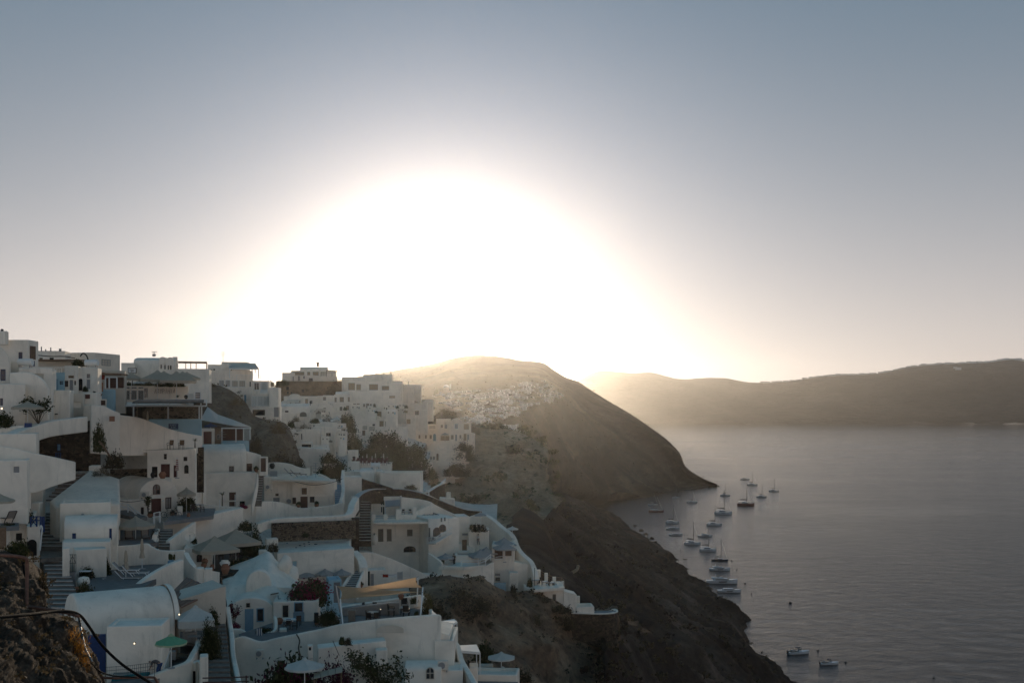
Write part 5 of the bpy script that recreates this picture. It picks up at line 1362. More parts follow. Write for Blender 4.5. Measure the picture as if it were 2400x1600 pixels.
for a, b in ((0, 1), (1, 2)):
 m.beam(Q[a]+Vector((0, 0, 0.95)), Q[b]+Vector((0, 0, 0.95)), 0.06); m.beam(Q[a]+Vector((0, 0, 0.12)), Q[b]+Vector((0, 0, 0.12)), 0.05)
 for k in range(14): q = Q[a].lerp(Q[b], k/14); m.beam(q, q+Vector((0, 0, 0.95)), 0.03)
o = part('balustrade', m, WHITEP, bal)
for k, px in enumerate((1008, 1016)): place_copy(chd, W(px, 1270, 176.4), 0.5, 'small chair on the corner balcony', 0.9, 'chairs on the corner balcony')
# upper right part
h = House('white stepped villa wall with flower terrace on the hotel right side', group=G_H)
h.box(1072, 1100, 1210, 1260, 183, 5, rel=10, par=0.1, wins=[op(1083, 1249, 1097, 1254, (GREYP, GREYP))])
h.box(1098, 1146, 1243, 1292, 181, 5, rel=0, par=0.9)
h.box(1040, 1112, 1262, 1310, 180, 5, rel=4, roof='slope', ytr=1284, par=0, wins=[dr(1051, 1268, 1060, 1298, TAUPE), dr(1083, 1264, 1094, 1290, WOOD)])
bush('pot flowers and stacked chairs on the flower terrace', 1122, 1243, 180.5, 44, 16, 'brown'); bush('green sprig on the flower terrace', 1108, 1238, 181, 20, 12, 'dark2')
for k in range(3): place_copy(chd, W(1112+k*11, 1242, 181), 0.4*k, 'dark chair on the flower terrace of the hotel', 1.0, 'chairs on the flower terrace')
ribbon('tall white outer wall stepping down the right edge of the hotel', [(1098, 1212, 190), (1126, 1204, 190), (1150, 1215, 188), (1172, 1234, 186), (1190, 1248, 184), (1199, 1262, 182), (1206, 1280, 180), (1220, 1298, 178), (1238, 1314, 176), (1246, 1332, 175), (1250, 1352, 174)], ybs=[1262, 1265, 1280, 1300, 1320, 1340, 1365, 1375, 1385, 1392, 1396], th=0.9, found=3, batter=0.3)
h = House('white pavilion with dark open front under grey parasols', group=G_H)
h.box(1153, 1205, 1276, 1385, 175, 5, rel=-2, par=0.1, wins=[op(1159, 1282, 1178, 1308, (DARK, BROWN)), op(1184, 1282, 1199, 1302, (DARK, BROWN)), wn(1160, 1343, 1172, 1349, (GREYP, GREYP), (0, 0)), wn(1161, 1352, 1172, 1361, (TAUPE, TAUPE), (0, 2))])
h.box(1204, 1238, 1316, 1388, 176, 4, rel=6, roof='slope', ytr=1322, par=0, wins=[])
h.box(1193, 1214, 1341, 1390, 172, 1.5, par=0, mat=WHITE2)
m = MB(); F = h.F; m.beam(W(1161, 1305, 174.5), W(1181, 1302, 174.5), 0.08); m.beam(W(1161, 1311, 174.5), W(1181, 1308, 174.5), 0.08); part('rail', m, WHITEP, h.e)
h = House('pale blue boarded door bay at the foot of the hotel', name='door_bay', cat='door'); h.box(1158, 1186, 1366, 1388, 172.5, 0.6, par=0, mat=BLUEWASH, wins=[])
for k in range(6):
 m = MB(); a, z1 = h.F.hit(1160+k*4.6, 1367); a2, z0 = h.F.hit(1160+k*4.6, 1388); h.F.bar(m, a, a+0.05, z0, z1, 0.0, 0.03); part('board_joint', m, WHITE2, h.e)
par_grey = parasol_proto('grey parasol', CANVASG, 8, 1.5, 0.6, 2.3, 0.2)
sq_grey = parasol_proto('square grey parasol', CANVASG, r=1.6, rise=0.9, h=2.3, val=0.2, square=True)
at_canopy(par_grey, 1126, 1199, 187, 3.0, 'grey parasol against the upper right hotel wall', width=30)
par_white = parasol_proto('round white parasol', CANVASW, 8, 1.5, 0.5, 2.35, 0.16)
at_canopy(par_white, 1201, 1233, 182, 2.9, 'white parasol jutting over the right edge of the hotel', width=30)
at_canopy(sq_grey, 1182, 1258, 177, 3.4, 'upper square grey parasol on the pavilion roof', width=46, base_r=1.6, rz=0.3)
at_canopy(sq_grey, 1183, 1268, 174, 3.4, 'lower square grey parasol above the pavilion front', width=46, base_r=1.6, rz=0.3)
at_canopy(sq_grey, 1140, 1280, 176, 3.4, 'square grey parasol with lit edge behind the plunge pool', width=42, base_r=1.6, rz=0.35)
at_canopy(sq_grey, 1126, 1285, 174, 3.4, 'large square grey parasol over the pool deck', width=48, base_r=1.6, rz=0.35)
at_canopy(par_grey, 1044, 1296, 172, 3.0, 'grey round parasol at the left of the plunge pool', width=42)
# pool terrace
slab('terrace_floor', [(1030, 1327), (1088, 1328), (1152, 1322), (1160, 1300), (1040, 1296)], ref=(1090, 1318, 174), mat=WHITE2, th=0.5)
h = House('kidney plunge pool on the hotel terrace', name='plunge_pool', cat='pool'); h.box(1066, 1122, 1301, 1319, 174.5, 3.4, par=0, anch=False, found=0.0)
m = MB(); z = h.zt+0.02; F = h.F; m.add([F.P(h.aL+0.4, z, -0.4), F.P(h.aR-0.8, z, -0.4), F.P(h.aR-0.4, z, -3.0), F.P(h.aL+0.4, z, -3.0)], [(0, 1, 2, 3)]); part('water', m, POOLG, h.e)
m = MB(); m.beam(F.P(h.aR-0.7, z+0.1, -0.1), F.P(h.aR+0.9, z+0.1, -3.2), 0.5, 0.25); part('edge_wall', m, BLUEWASH, h.e)
ribbon('white curved parapet under the pool terrace', [(1003, 1296, 172), (1020, 1306, 171), (1034, 1318, 170), (1045, 1325, 170), (1085, 1327, 170), (1130, 1328, 171), (1158, 1316, 172)], ybs=[1356, 1356, 1358, 1362, 1372, 1385, 1390], th=0.4, found=2)
railing('white pool terrace railing on stout posts', [(1081, 1327, 170.6), (1122, 1327, 171), (1138, 1322, 171.5), (1150, 1312, 172.2)], h=0.9, r=0.05, bars=2)
for lab, px, py, rz in (('pale sun lounger left of the plunge pool', 1058, 1318, 1.2), ('sun lounger right of the plunge pool', 1130, 1313, 1.4), ('sun lounger behind the large grey parasol', 1140, 1308, 1.4)): place_copy(lounger_proto('sun lounger', WHITEP, CUSHION), W(px, py, 174.5), rz, lab)
h = House('low white bench wall behind the plunge pool', name='bench_wall', cat='bench'); h.box(1074, 1099, 1291, 1302, 177, 1, par=0)
h = House('dark drum planter behind the pool bench', name='planter', cat='planter'); h.box(1111, 1124, 1297, 1303, 175.5, 0.8, par=0, mat=BROWN, bev=0.03)
bush('dark shrub beside the grey pool parasol', 1038, 1318, 171.5, 10, 14, 'dark')
pot('white tapering pot with agave at the left hotel corner', 877, 1276, 175, 1.1, 1.5, WHITE); palm('agave in the white tapering pot', 877, 1256, 175, 16, 16, False, LEAF_DARK, 3)
# skirt walls in front of the hotel
ribbon('wide white skirt wall curving up to the hotel corner', [(826, 1298, 158), (850, 1294, 159), (875, 1295, 160), (905, 1304, 161), (940, 1318, 163), (975, 1334, 165), (1003, 1346, 167), (1040, 1350, 168)], ybs=[1392, 1396, 1398, 1395, 1392, 1388, 1384, 1380], th=3.0, found=3)
ribbon('white buttress sloping down to the right beneath the pool terrace', [(1040, 1349, 167), (1072, 1352, 166), (1100, 1362, 165), (1130, 1376, 164), (1155, 1386, 164), (1183, 1390, 165)], ybs=[1385, 1385, 1392, 1398, 1398, 1394], th=0.8, found=3)
h = House('narrow terrace house with laundry front under the skirt wall', group=G_H)
h.box(812, 905, 1336, 1392, 153, 2.5, rel=6, par=0.1, wins=[dr(854, 1339, 861, 1372, DARK), dr(868, 1344, 876, 1372, GREYP), op(862, 1338, 867, 1372)])
ln = thing('clothes_line', 'clothes line with towels hung across the white skirt wall', 'clothes line', W(915, 1352, 152))
m = MB(); m.tube(catmull([W(892, 1344, 152), W(918, 1347, 151.6), W(945, 1338, 152)], 10), 0.015, 4); part('line', m, GREYP, ln)
for x0, x1, y0, y1, mt in ((897, 910, 1345, 1352, CANVASR), (911, 930, 1345, 1352, CLOTHW), (931, 944, 1340, 1357, CANVASG)):
 m = MB(); m.grid([[W(x0+(x1-x0)*k/5, y0-(0.3*(k % 2)), 151.8+0.05*(k % 2)) for k in range(6)], [W(x0+(x1-x0)*k/5, y1, 151.8+0.08*(k % 2)) for k in range(6)]]); part('towel', m, mt, ln)
# lower terraces running out on the spur
h = House('white terrace building stepping out along the spur with one taupe window', name='terrace_building', cat='terrace building')
h.box(1250, 1323, 1385, 1412, 172, 3.5, rel=4, par=0.2, ytr=1375, roof='slope', wins=[wn(1295, 1392, 1303, 1405, (TAUPE, TAUPE), (1, 0))])
h.box(1320, 1352, 1384, 1436, 172, 3.2, rel=8, roof='slope', ytr=1393, par=0)
h.box(1350, 1393, 1421, 1436, 172, 3.2, rel=8, par=0.5)
h.box(1228, 1254, 1374, 1400, 172, 3, rel=2, roof='slope', ytr=1384, par=0)
for x0, x1, y0, y1 in ((1248, 1267, 1335, 1355), (1276, 1284, 1343, 1360), (1295, 1303, 1352, 1372), (1316, 1323, 1362, 1380), (1307, 1314, 1363, 1372), (1351, 1359, 1397, 1416)):
 h.box(x0, x1, y0, y1, 176, 0.8, par=0, name='pillar', anch=False)
slab('terrace_floor', [(1250, 1381), (1322, 1376), (1318, 1362), (1252, 1358)], ref=(1290, 1370, 174), mat=WHITE2, th=0.4)
railing('brown rail stepping down behind the spur terrace', [(1267, 1350, 177), (1280, 1357, 177), (1299, 1366, 177), (1316, 1366, 177), (1322, 1372, 176)], h=0.9, mat=WOOD, r=0.04)
railing('front rail of the spur terrace', [(1252, 1384, 172.5), (1268, 1381, 172.5), (1283, 1379, 172.5)], h=0.7, mat=WHITEP, r=0.04)
for k, (px, py) in enumerate(((1256, 1368), (1276, 1372), (1292, 1374))): place_copy(tb_w, W(px, py, 174), 0, 'white cafe table on the spur terrace', 1.0, 'white tables on the spur terrace')
for k, (px, py) in enumerate(((1262, 1372), (1270, 1366), (1283, 1376), (1299, 1377), (1288, 1368))): place_copy(chd, W(px, py, 174), k*0.8, 'dark chair on the spur terrace', 1.0, 'dark chairs on the spur terrace')
for k, px in enumerate((1253, 1270, 1288)): pipe(('thin brown pole at the left end of the spur terrace', 'thin brown pole in the middle of the spur terrace', 'thin brown pole nearest the spur window')[k], [(px, 1384-k*2, 173), (px, 1330+k*5, 173)], 0.05, WOOD, name='pole', cat='pole', smooth=False)
bush('grey-green plants by the left end of the spur terrace', 1242, 1372, 171, 16, 22, 'olive')
ribbon('stone bastion with white coping at the tip of the spur', [(1340, 1437, 171), (1370, 1438, 171.5), (1400, 1439, 172), (1430, 1438, 173), (1445, 1435, 175), (1447, 1430, 177), (1440, 1427, 178)], ybs=[1450, 1460, 1470, 1474, 1472, 1464, 1450], th=0.5, mat=STONE_DARK, capm=WHITE, name='bastion_wall', found=3)
slab('path', [(1390, 1436), (1440, 1436), (1444, 1430), (1395, 1430)], ref=(1420, 1436, 174), mat=CONCRETE, th=0.4)
ribbon('low pale rail wall along the bastion path', [(1392, 1431, 178), (1415, 1431, 178), (1436, 1429, 178.5), (1441, 1428, 178)], h=0.5, th=0.2, name='rail_wall')
pipe('mossy pale footpath line winding down the dark slope', [(1322, 1366, 205), (1326, 1352, 215), (1340, 1342, 225), (1352, 1334, 235), (1355, 1326, 242)], 0.35, ROCK_TAN, name='path_wall', cat='wall')
bush('wide grassy mound below the white buttress', 1075, 1432, 147, 176, 74, 'bigbrown', depth=14)
bush('brown scrub spilling left under the grassy mound', 1015, 1440, 136, 70, 40, 'brown')
bush('brown scrub along the foot of the spur house', 1262, 1408, 168, 60, 14, 'brown'); bush('brown scrub under the spur window wall', 1315, 1432, 168, 60, 18, 'brown')
bush('dark boulder-like shrub on the shoulder by the hotel foot', 1202, 1386, 164, 18, 22, 'brown')
for lab, px, py, d, w, hh, k in (('brown scrub on the saddle between bluff and hotel', 1185, 1180, 400, 70, 34, 'bigbrown'), ('dark scrub clump on the dark shoulder behind the hotel', 1245, 1205, 345, 60, 36, 'bigbrown'), ('dark scrub halfway down the shoulder behind the hotel', 1238, 1258, 275, 46, 40, 'bigbrown'), ('olive scrub at the right foot of the bluff', 1300, 1172, 500, 60, 26, 'bigolive'), ('brown scrub on the rim above the spur terrace', 1275, 1322, 228, 50, 30, 'brown'), ('brown scrub below the bluff centre', 1120, 1190, 300, 90, 40, 'bigbrown'), ('olive bush crowning the bluff', 1165, 1004, 420, 56, 16, 'olive'), ('olive bush on the left brow of the bluff', 1105, 1016, 408, 50, 22, 'bigbrown'), ('dark bush under the bluff brow', 1205, 1060, 390, 44, 24, 'brown'), ('brown scrub beneath the bastion wall', 1400, 1480, 178, 60, 26, 'brown'), ('dark scrub on the ochre cliff edge', 1330, 1470, 170, 50, 34, 'brown'), ('dark scrub hanging in the ochre cliff gully', 1255, 1480, 160, 40, 50, 'brown')): bush(lab, px, py, d, w, hh, k)
# ---------------------------------------------------------------- lower left quarter
# lane steps climbing from the bottom
stairs('staircase', (120, 1425, 92), (192, 1432, 92), (100, 1305, 108), (150, 1300, 108), 13, STEPSTONE, STEPNOSE)
slab('path', [(95, 1308), (152, 1304), (150, 1278), (95, 1282)], ref=(120, 1292, 109.5), mat=STEPSTONE, th=0.4)
stairs('staircase', (93, 1284, 110), (148, 1282, 110), (104, 1186, 128), (135, 1184, 128), 13, STEPSTONE, STEPNOSE)
stairs('staircase', (100, 1188, 128), (136, 1184, 128), (162, 1116, 137), (200, 1100, 137), 9, STEPSTONE, STEPNOSE)
ribbon('white stair wall along the right of the lane steps', [(152, 1300, 107), (146, 1282, 109), (146, 1250, 113), (149, 1226, 116), (144, 1212, 118), (134, 1196, 122), (132, 1184, 125)][::-1], h=1.0, th=0.7)
h = House('white gate pillar with dark iron gate at the lane steps', name='gate_pillar', cat='gate')
h.box(146, 163, 1284, 1388, 101, 1.0, rel=0, par=0, wins=[]); 
h.box(160, 178, 1340, 1384, 101.5, 0.4, par=0, mat=CONCRETE)
m = MB(); F = h.F
for x in (162, 166, 170, 174, 178): m.beam(W(x, 1298, 101.4), W(x, 1340, 101.4), 0.035)
for y in (1299, 1319, 1339): m.beam(W(162, y, 101.4), W(178, y, 101.4), 0.04)
m.beam(W(162, 1319, 101.38), W(170, 1302, 101.38), 0.03); m.beam(W(170, 1302, 101.38), W(178, 1319, 101.38), 0.03); part('iron_gate', m, BLACKM, h.e)
# far left corner
h = House('white corner house with blue railing left of the lane steps', group=G_LOW)
h.box(64, 94, 1232, 1290, 106, 3, rel=4, par=0.1, wins=[('aopening', 62.5, 1262, 85, 1300)])
h.box(22, 66, 1236, 1290, 107, 3.5, rel=14, roof='slope', ytr=1222, par=0, wins=[wn(38, 1249, 52, 1266, DARK)])
e = railing('blue wooden railing with crossed bars at the lane corner', [(72, 1232, 105.6), (86, 1231, 105.6), (95, 1231, 105.6)], h=0.85, mat=BLUE, r=0.05, bars=2)
m = MB(); m.beam(W(73, 1231, 105.6), W(85, 1213, 105.6), 0.06); m.beam(W(85, 1231, 105.6), W(73, 1213, 105.6), 0.06); part('cross_bar', m, BLUE, e)
h = House('small blue louvred gate leaf on the lane', name='gate', cat='gate'); h.box(95, 105, 1210, 1240, 106.5, 0.15, par=0, mat=BLUE, bev=0.02)
pipe('white curved pipe post at the blue railing', [(94, 1290, 105.3), (97, 1255, 105.3), (99, 1238, 105.3), (96, 1231, 105.3), (94, 1240, 105.3)], 0.07, WHITEP, name='pipe', cat='pipe')
ribbon('low white wall curving up beside the lane to the blue gate', [(70, 1225, 109), (80, 1210, 111), (88, 1195, 113), (94, 1180, 116)], h=1.6, th=0.5)
h = House('rounded white oven block on the left of the lane', group=G_LOW)
h.box(62, 101, 1121, 1180, 118, 3, rel=-5, roof='barrelx', spring=1134)
branchy('dark twiggy creeper over the oven block', 82, 1128, 117, 12, 44, LEAF_BOUGD, 21, n=10, leaf=0.10, density=18)
h = House('tall blue arched shutter door by the left parasols', name='shutter_door', cat='door'); h.box(60, 71, 1163, 1196, 112.5, 0.3, par=0, mat=BLUE, roof='barrel', spring=1170, bev=0.02)
h = House('white low wall stub in front of the blue shutter', group=G_LOW); h.box(71, 93, 1178, 1222, 113, 2, rel=-10, par=0.1)
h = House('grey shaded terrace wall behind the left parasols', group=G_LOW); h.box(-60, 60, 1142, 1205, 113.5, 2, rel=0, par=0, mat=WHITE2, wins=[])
at_canopy(sqp, 18, 1134, 108, 3.4, 'beige square parasol at the left edge, upper of two', width=66, base_r=1.75, rz=0.2)
at_canopy(sqp, -2, 1158, 103, 3.4, 'lit beige square parasol at the left edge, lower of two', width=58, base_r=1.75, rz=0.2)
bush('dark hedge below the left parasols', 58, 1222, 109, 46, 32, 'dark'); bush('dark low hedge by the sun bed', 20, 1238, 104, 44, 16, 'dark')
slab('terrace_floor', [(-30, 1236), (45, 1232), (40, 1205), (-30, 1200)], ref=(10, 1225, 106), mat=CONCRETE, th=0.4)
place_copy(lounger_proto('sun lounger', BLACKM, CUSHION), W(20, 1224, 105.5), 2.4, 'cushioned sun bed with black frame at the left edge', 1.2)
ribbon('slanting white wall above the left sun bed', [(-20, 1180, 107), (5, 1188, 107.5), (25, 1198, 108), (47, 1210, 108.5)], h=1.2, th=0.3)
h = House('brown wooden shed wall at the left edge', name='shed', cat='shed'); h.box(-30, 15, 1236, 1285, 98, 2, par=0, mat=WOOD, bev=0.03)
bush('dark rounded bush under the corner house', 44, 1296, 100, 54, 36, 'dark2'); 
# white sloping roofs and the red arch house
h = House('broad white sloping roof above the lane with dry grass on its ridge', group=G_LOW)
P = [W(116, 1172, 115), W(133, 1188, 113.5), W(282, 1180, 117), W(280, 1120, 124), W(212, 1099, 126)]
h.e.location = P[1]; h.first = False
mb = MB(); mb.v = [tuple(p) for p in P]+[(p.x, p.y, p.z-4.5) for p in P]; mb.f = [(0, 1, 2, 3, 4)]+[(i, 5+i, 5+(i+1) % 5, (i+1) % 5) for i in range(5)]+[(9, 8, 7, 6, 5)]
solid('roof', mb, WHITE2, h.e, bevel=0.25, seg=3)
h.box(208, 232, 1091, 1110, 126.5, 2, rel=-8, par=0)
for p in P: anchor(p.x, p.y, p.z-3.2)
bush('orange-brown dry grass tuft on the white ridge', 238, 1112, 124, 40, 26, 'dry')
h = House('rough rubble garden wall behind the barrel vault', name='rubble_wall', cat='wall'); h.box(258, 352, 1099, 1122, 142, 1.0, par=0, mat=STONE, bev=0.05)
h = House('white barrel-vaulted house with oxblood arched window and door', group=G_LOW)
h.box(326, 416, 1122, 1216, 133, 9, rel=22, roof='barrel', spring=1158, wins=[('awindow', 358.5, 1134, 375, 1158, REDBROWN, (1, 1)), dr(355, 1168, 378, 1209, REDBROWN), wn(388, 1165, 402, 1192, (BROWN, CUSHION), (1, 0))])
h.box(256, 346, 1170, 1215, 131, 4, rel=0, par=0.15, wins=[wn(330, 1188, 337, 1205, REDBROWN, (0, 0))])
ac_unit('air conditioner on the flat roof beside the barrel vault', 329, 1152, 350, 1166, 131.5)
branchy('dark green creeper climbing beside the oxblood door', 348, 1210, 130, 48, 12, LEAF_DARK, 25, n=8, leaf=0.10, density=50)
lamp('small black wall lamp right of the oxblood door', 382, 1173, 132.4, False, 0.12)
h = House('small white cabinet at the corner of the vaulted house', name='cabinet', cat='cabinet'); h.box(415, 428, 1186, 1207, 131, 0.8, par=0)
def bicycle(label, px, py, d, rz):
 e = thing('bicycle', label, 'bicycle', W(px, py, d), rz)
 for x in (-0.52, 0.52):
  w_ = MB(); pts = [(x+0.33*math.cos(a), 0, 0.33+0.33*math.sin(a)) for a in [2*PI*k/18 for k in range(19)]]; w_.tube(pts, 0.025, 5); wh = part('wheel', w_, RUBBER, e, world=False)
  s = MB()
  for k in range(6):
   a = PI*k/6; s.beam((x+0.31*math.cos(a), 0, 0.33+0.31*math.sin(a)), (x-0.31*math.cos(a), 0, 0.33-0.31*math.sin(a)), 0.008)
  part('spokes', s, STEEL, wh, world=False)
 f = MB()
 for a, b in (((-0.52, 0, 0.33), (-0.15, 0, 0.85)), ((-0.52, 0, 0.33), (0, 0, 0.3)), ((0, 0, 0.3), (-0.15, 0, 0.85)), ((0, 0, 0.3), (0.38, 0, 0.75)), ((-0.15, 0, 0.8), (0.38, 0, 0.8)), ((0.52, 0, 0.33), (0.36, 0, 0.95))): f.tube([a, b], 0.02, 5)
 part('frame', f, BLACKM, e, world=False)
 s = MB(); s.box((-0.17, 0, 0.92), 0.25, 0.12, 0.06); part('saddle', s, BLACKM, e, world=False)
 b = MB(); b.tube([(0.34, -0.28, 1.0), (0.36, 0, 0.97), (0.34, 0.28, 1.0)], 0.018, 5); part('handlebar', b, BLACKM, e, world=False)
bicycle('black bicycle leaning below the front window, left one', 395, 1212, 130, 0.1); bicycle('black bicycle nearest the white cabinet', 408, 1213, 129.5, 0.25)
bush('deep red bougainvillea over the vaulted roof edge', 416, 1148, 140, 34, 20, 'boug', extra='dark'); bush('dark hedge behind the terrace parasol', 440, 1192, 134, 56, 34, 'dark2')
slab('terrace_floor', [(385, 1222), (500, 1208), (505, 1190), (418, 1188)], ref=(445, 1208, 130), mat=CONCRETE, th=0.4)
at_canopy(par_cream, 437, 1142, 132, 3.0, 'cream parasol on the grey terrace right of the vaulted house', width=44, zs=1.1)
box_table('thin grey table under the terrace parasol', 462, 1196, 131, 1.4, 0.8, 0.72, GREYP, GREYP)
for k in range(2): place_copy(chd, W(452+k*22, 1200, 130), k*2.0, 'wicker chair at the grey terrace table', 1.0, 'wicker chairs at the grey table')
pot('yellow-green pot on the terrace edge', 442, 1214, 129, 0.4, 0.6, TERRA)
ribbon('big white terrace wall rising to the right under the grey terrace', [(383, 1222, 127), (410, 1221, 128), (445, 1220, 129), (480, 1211, 131), (520, 1200, 134), (571, 1189, 138)], ybs=[1262, 1268, 1275, 1288, 1292, 1270], th=0.6, found=2)
h = House('tall white house wall end with one dark window behind the parasol pair', group=G_LOW)
h.box(500, 570, 1201, 1300, 136, 2.0, rel=8, roof='slope', ytr=1190, par=0, wins=[wn(540, 1231, 548, 1245, BROWN, (0, 0))])
h = House('short white wall piece closing the grey terrace', name='terrace_wall', cat='wall'); h.box(474, 560, 1182, 1202, 140, 0.6, rel=2, roof='slope', ytr=1190, par=0)
# middle left courts
h = House('white courtyard house with outdoor unit behind the barrel hut', group=G_LOW)
h.box(140, 259, 1177, 1222, 112.5, 4, rel=-2, par=0.2)
ac_unit('brown-fronted air conditioner on the court wall', 186, 1201, 207, 1213, 112)
e = railing('white crossed railing of the little bridge stair', [(262, 1197, 127), (281, 1196, 127), (300, 1198, 127), (316, 1212, 126), (330, 1222, 125)], h=0.85, r=0.04, bars=2)
for a, b in ((262, 281), (281, 300)):
 m = MB(); m.beam(W(a, 1196, 127), W(b, 1181, 127), 0.05); m.beam(W(b, 1196, 127), W(a, 1181, 127), 0.05); part('cross_bar', m, WHITEP, e)
slab('terrace_floor', [(262, 1200), (330, 1214), (345, 1210), (290, 1192)], ref=(300, 1202, 127), mat=DECK, th=0.4)
h = House('white barrel-roofed hut with two blue shutters', group=G_LOW)
h.box(150, 275, 1211, 1284, 109, 4.5, rel=-3, roof='barrelx', spring=1238, wins=[wn(169, 1249, 178, 1266, (BLUE, BLUE), (0, 0)), wn(256, 1238, 262, 1264, (BLUE, BLUE), (0, 0))])
h.box(146, 258, 1270, 1290, 106, 3.0, rel=-3, roof='slope', ytr=1268, par=0)
slab('terrace_floor', [(270, 1277), (372, 1270), (368, 1238), (275, 1240)], ref=(320, 1262, 118), mat=DECK, th=0.4)
big_cream = parasol_proto('large cream parasol', CANVAS, 8, 2.0, 0.8, 2.3, 0.3)
at_canopy(big_cream, 318, 1209, 118, 3.2, 'large cream parasol in the court beside the barrel hut', width=86, base_r=2.0, zs=1.05)
lg_c = lounger_proto('cushioned lounger', BROWN, CUSHION, 0.8)
for lab, px in (('grey lounger under the large cream parasol, left', 302), ('grey lounger under the large cream parasol, right', 340)): place_copy(lg_c, W(px, 1264, 118.5), -1.2, lab, 1.15)
e = railing('white picket gate right of the large parasol', [(361, 1225, 122), (375, 1222, 122)], h=1.1, r=0.04, infill=True)
bush('brown dried flowers below the picket gate', 365, 1258, 120, 26, 22, 'brown')
stairs('staircase', (371, 1284, 117), (397, 1282, 117), (375, 1240, 123), (405, 1238, 123), 7, STEPSTONE, STEPNOSE)
ribbon('white stair cheek wall with curled end left of the short steps', [(356, 1280, 116.5), (363, 1266, 117), (368, 1252, 119), (374, 1238, 121)], h=1.3, th=0.4)
ribbon('white diagonal wall right of the short steps', [(398, 1266, 118), (420, 1250, 120), (445, 1232, 122), (460, 1222, 123)], ybs=[1294, 1290, 1280, 1272], th=0.5)
dish('white satellite dish at the foot of the big terrace wall', 446, 1258, 119, 0.55, 0.2); dish('small satellite dish seen edge-on beside the big dish', 361, 1262, 115, 0.45, 1.2)
bush('clipped dark shrub behind the satellite dish', 455, 1272, 120.5, 16, 18, 'dark')
# sun terrace
slab('terrace_floor', [(205, 1400), (310, 1392), (425, 1318), (348, 1322), (262, 1328), (180, 1340)], ref=(300, 1355, 104), mat=DECK, th=0.5)
ribbon('white wall closing the back of the sun terrace', [(244, 1282, 112), (270, 1279, 112.5), (310, 1277, 113), (342, 1273, 113.5), (352, 1279, 113.5), (372, 1288, 113.5), (400, 1290, 113.5), (432, 1288, 113.5)], ybs=[1330]*8, th=0.4)
ribbon('white wall sloping across the right of the sun terrace', [(303, 1393, 99), (330, 1366, 101), (362, 1342, 103.5), (400, 1321, 106), (431, 1310, 108)], ybs=[1410, 1404, 1400, 1392, 1382], th=0.5, found=2)
h = House('white garden wall left of the sun terrace with tall pale slope', group=G_LOW); h.box(176, 250, 1288, 1345, 104.5, 2.5, rel=6, roof='slope', ytr=1284, par=0, wins=[])
bush('dark cypress hedge block against the sun terrace wall', 240, 1345, 106, 44, 50, 'bigdark'); bush('dark shrub left of the sun terrace', 205, 1350, 104, 40, 26, 'dark2')
bush('leafy green bush at the near corner of the sun terrace', 198, 1402, 97, 46, 46, 'olive')
lg_w = lounger_proto('white sun lounger', WHITEP, CUSHION)
for lab, px, py, rz in (('white sun lounger nearest the big vaulted roof', 268, 1380, 0.02), ('second white sun lounger from the front on the dark terrace', 296, 1362, 0.05), ('third white sun lounger from the front on the dark terrace', 312, 1350, 0.05), ('white sun lounger at the back of the dark terrace', 290, 1344, 0.1)): place_copy(lg_w, W(px, py, 104), rz, lab, 1.12)
at_canopy(cp_cream, 295, 1288, 104, 2.6, 'nearer folded cream parasol on the dark sun terrace', zs=1.12, sc=1.3); at_canopy(cp_cream, 333, 1263, 108, 2.6, 'farther folded cream parasol on the dark sun terrace', zs=1.12, sc=1.25)
pot('blue-grey square pot with cactus on the sun terrace', 401, 1324, 108, 0.7, 0.55, PALEBLUE)
def cactus(label, px, py, d, hpx, seed):
 rnd = random.Random(seed); h_ = size(hpx, d); e = thing('cactus', label, 'cactus', W(px, py, d))
 for k in range(7):
  x, y = rnd.uniform(-0.25, 0.25), rnd.uniform(-0.2, 0.2); hh = h_*rnd.uniform(0.5, 1); m = MB(); m.lathe([(0.07, 0), (0.11, hh*0.3), (0.10, hh*0.8), (0.02, hh)], 7, (x, y, 0)); part('stem', m, LEAF_DARK, e, world=False)
cactus('upright cactus in the square pot', 401, 1312, 108, 18, 2)
e = thing('stool', 'round white drum stool among the plants of the sun terrace', 'stool', W(196, 1372, 101)); m = MB(); m.lathe([(0.5, 0), (0.55, 0.4), (0.45, 0.75), (0.1, 0.85)], 14); part('drum', m, WHITE, e, smooth=True, world=False)
box_table('dark bar table at the left of the sun terrace', 200, 1362, 103, 1.0, 0.6, 1.0, WHITEP, BLACKM)
# small arched-window house and the chimney pots, brown plank roof
h = House('small white house with brown arched window left of the parasol pair', group=G_LOW)
h.box(431, 495, 1282, 1340, 119, 4, rel=-2, par=0.2, wins=[('awindow', 461, 1297, 474, 1316, REDBROWN)])
ribbon('white swooping wall below the arched window house', [(430, 1294, 112), (438, 1310, 111), (450, 1325, 110), (465, 1333, 110), (490, 1336, 111), (515, 1340, 112)], ybs=[1352, 1356, 1360, 1362, 1364, 1366], th=0.5)
h = House('pair of white chimney blocks above the plank roof', name='chimney_block', cat='chimney'); h.box(461, 478, 1331, 1358, 106, 1.1, par=0).box(480, 498, 1333, 1358, 106, 1.2, par=0)
h = House('brown planked roof over a cream wall', name='shed', cat='shed', group=G_LOW)
P = [W(400, 1392, 96), W(425, 1425, 92), W(508, 1385, 98), W(437, 1354, 104)]
h.e.location = P[1]; h.first = False
for k in range(9):
 m = MB(); t0, t1 = k/9+0.006, (k+1)/9-0.006; a, b, c, d = P[0].lerp(P[1], t0), P[0].lerp(P[1], t1), P[3].lerp(P[2], t1), P[3].lerp(P[2], t0); dz = Vector((0, 0, 0.12+0.03*(k % 2))); m.hexa([a, b, c, d, a+dz, b+dz, c+dz, d+dz]); part('plank', m, TILE, h.e)
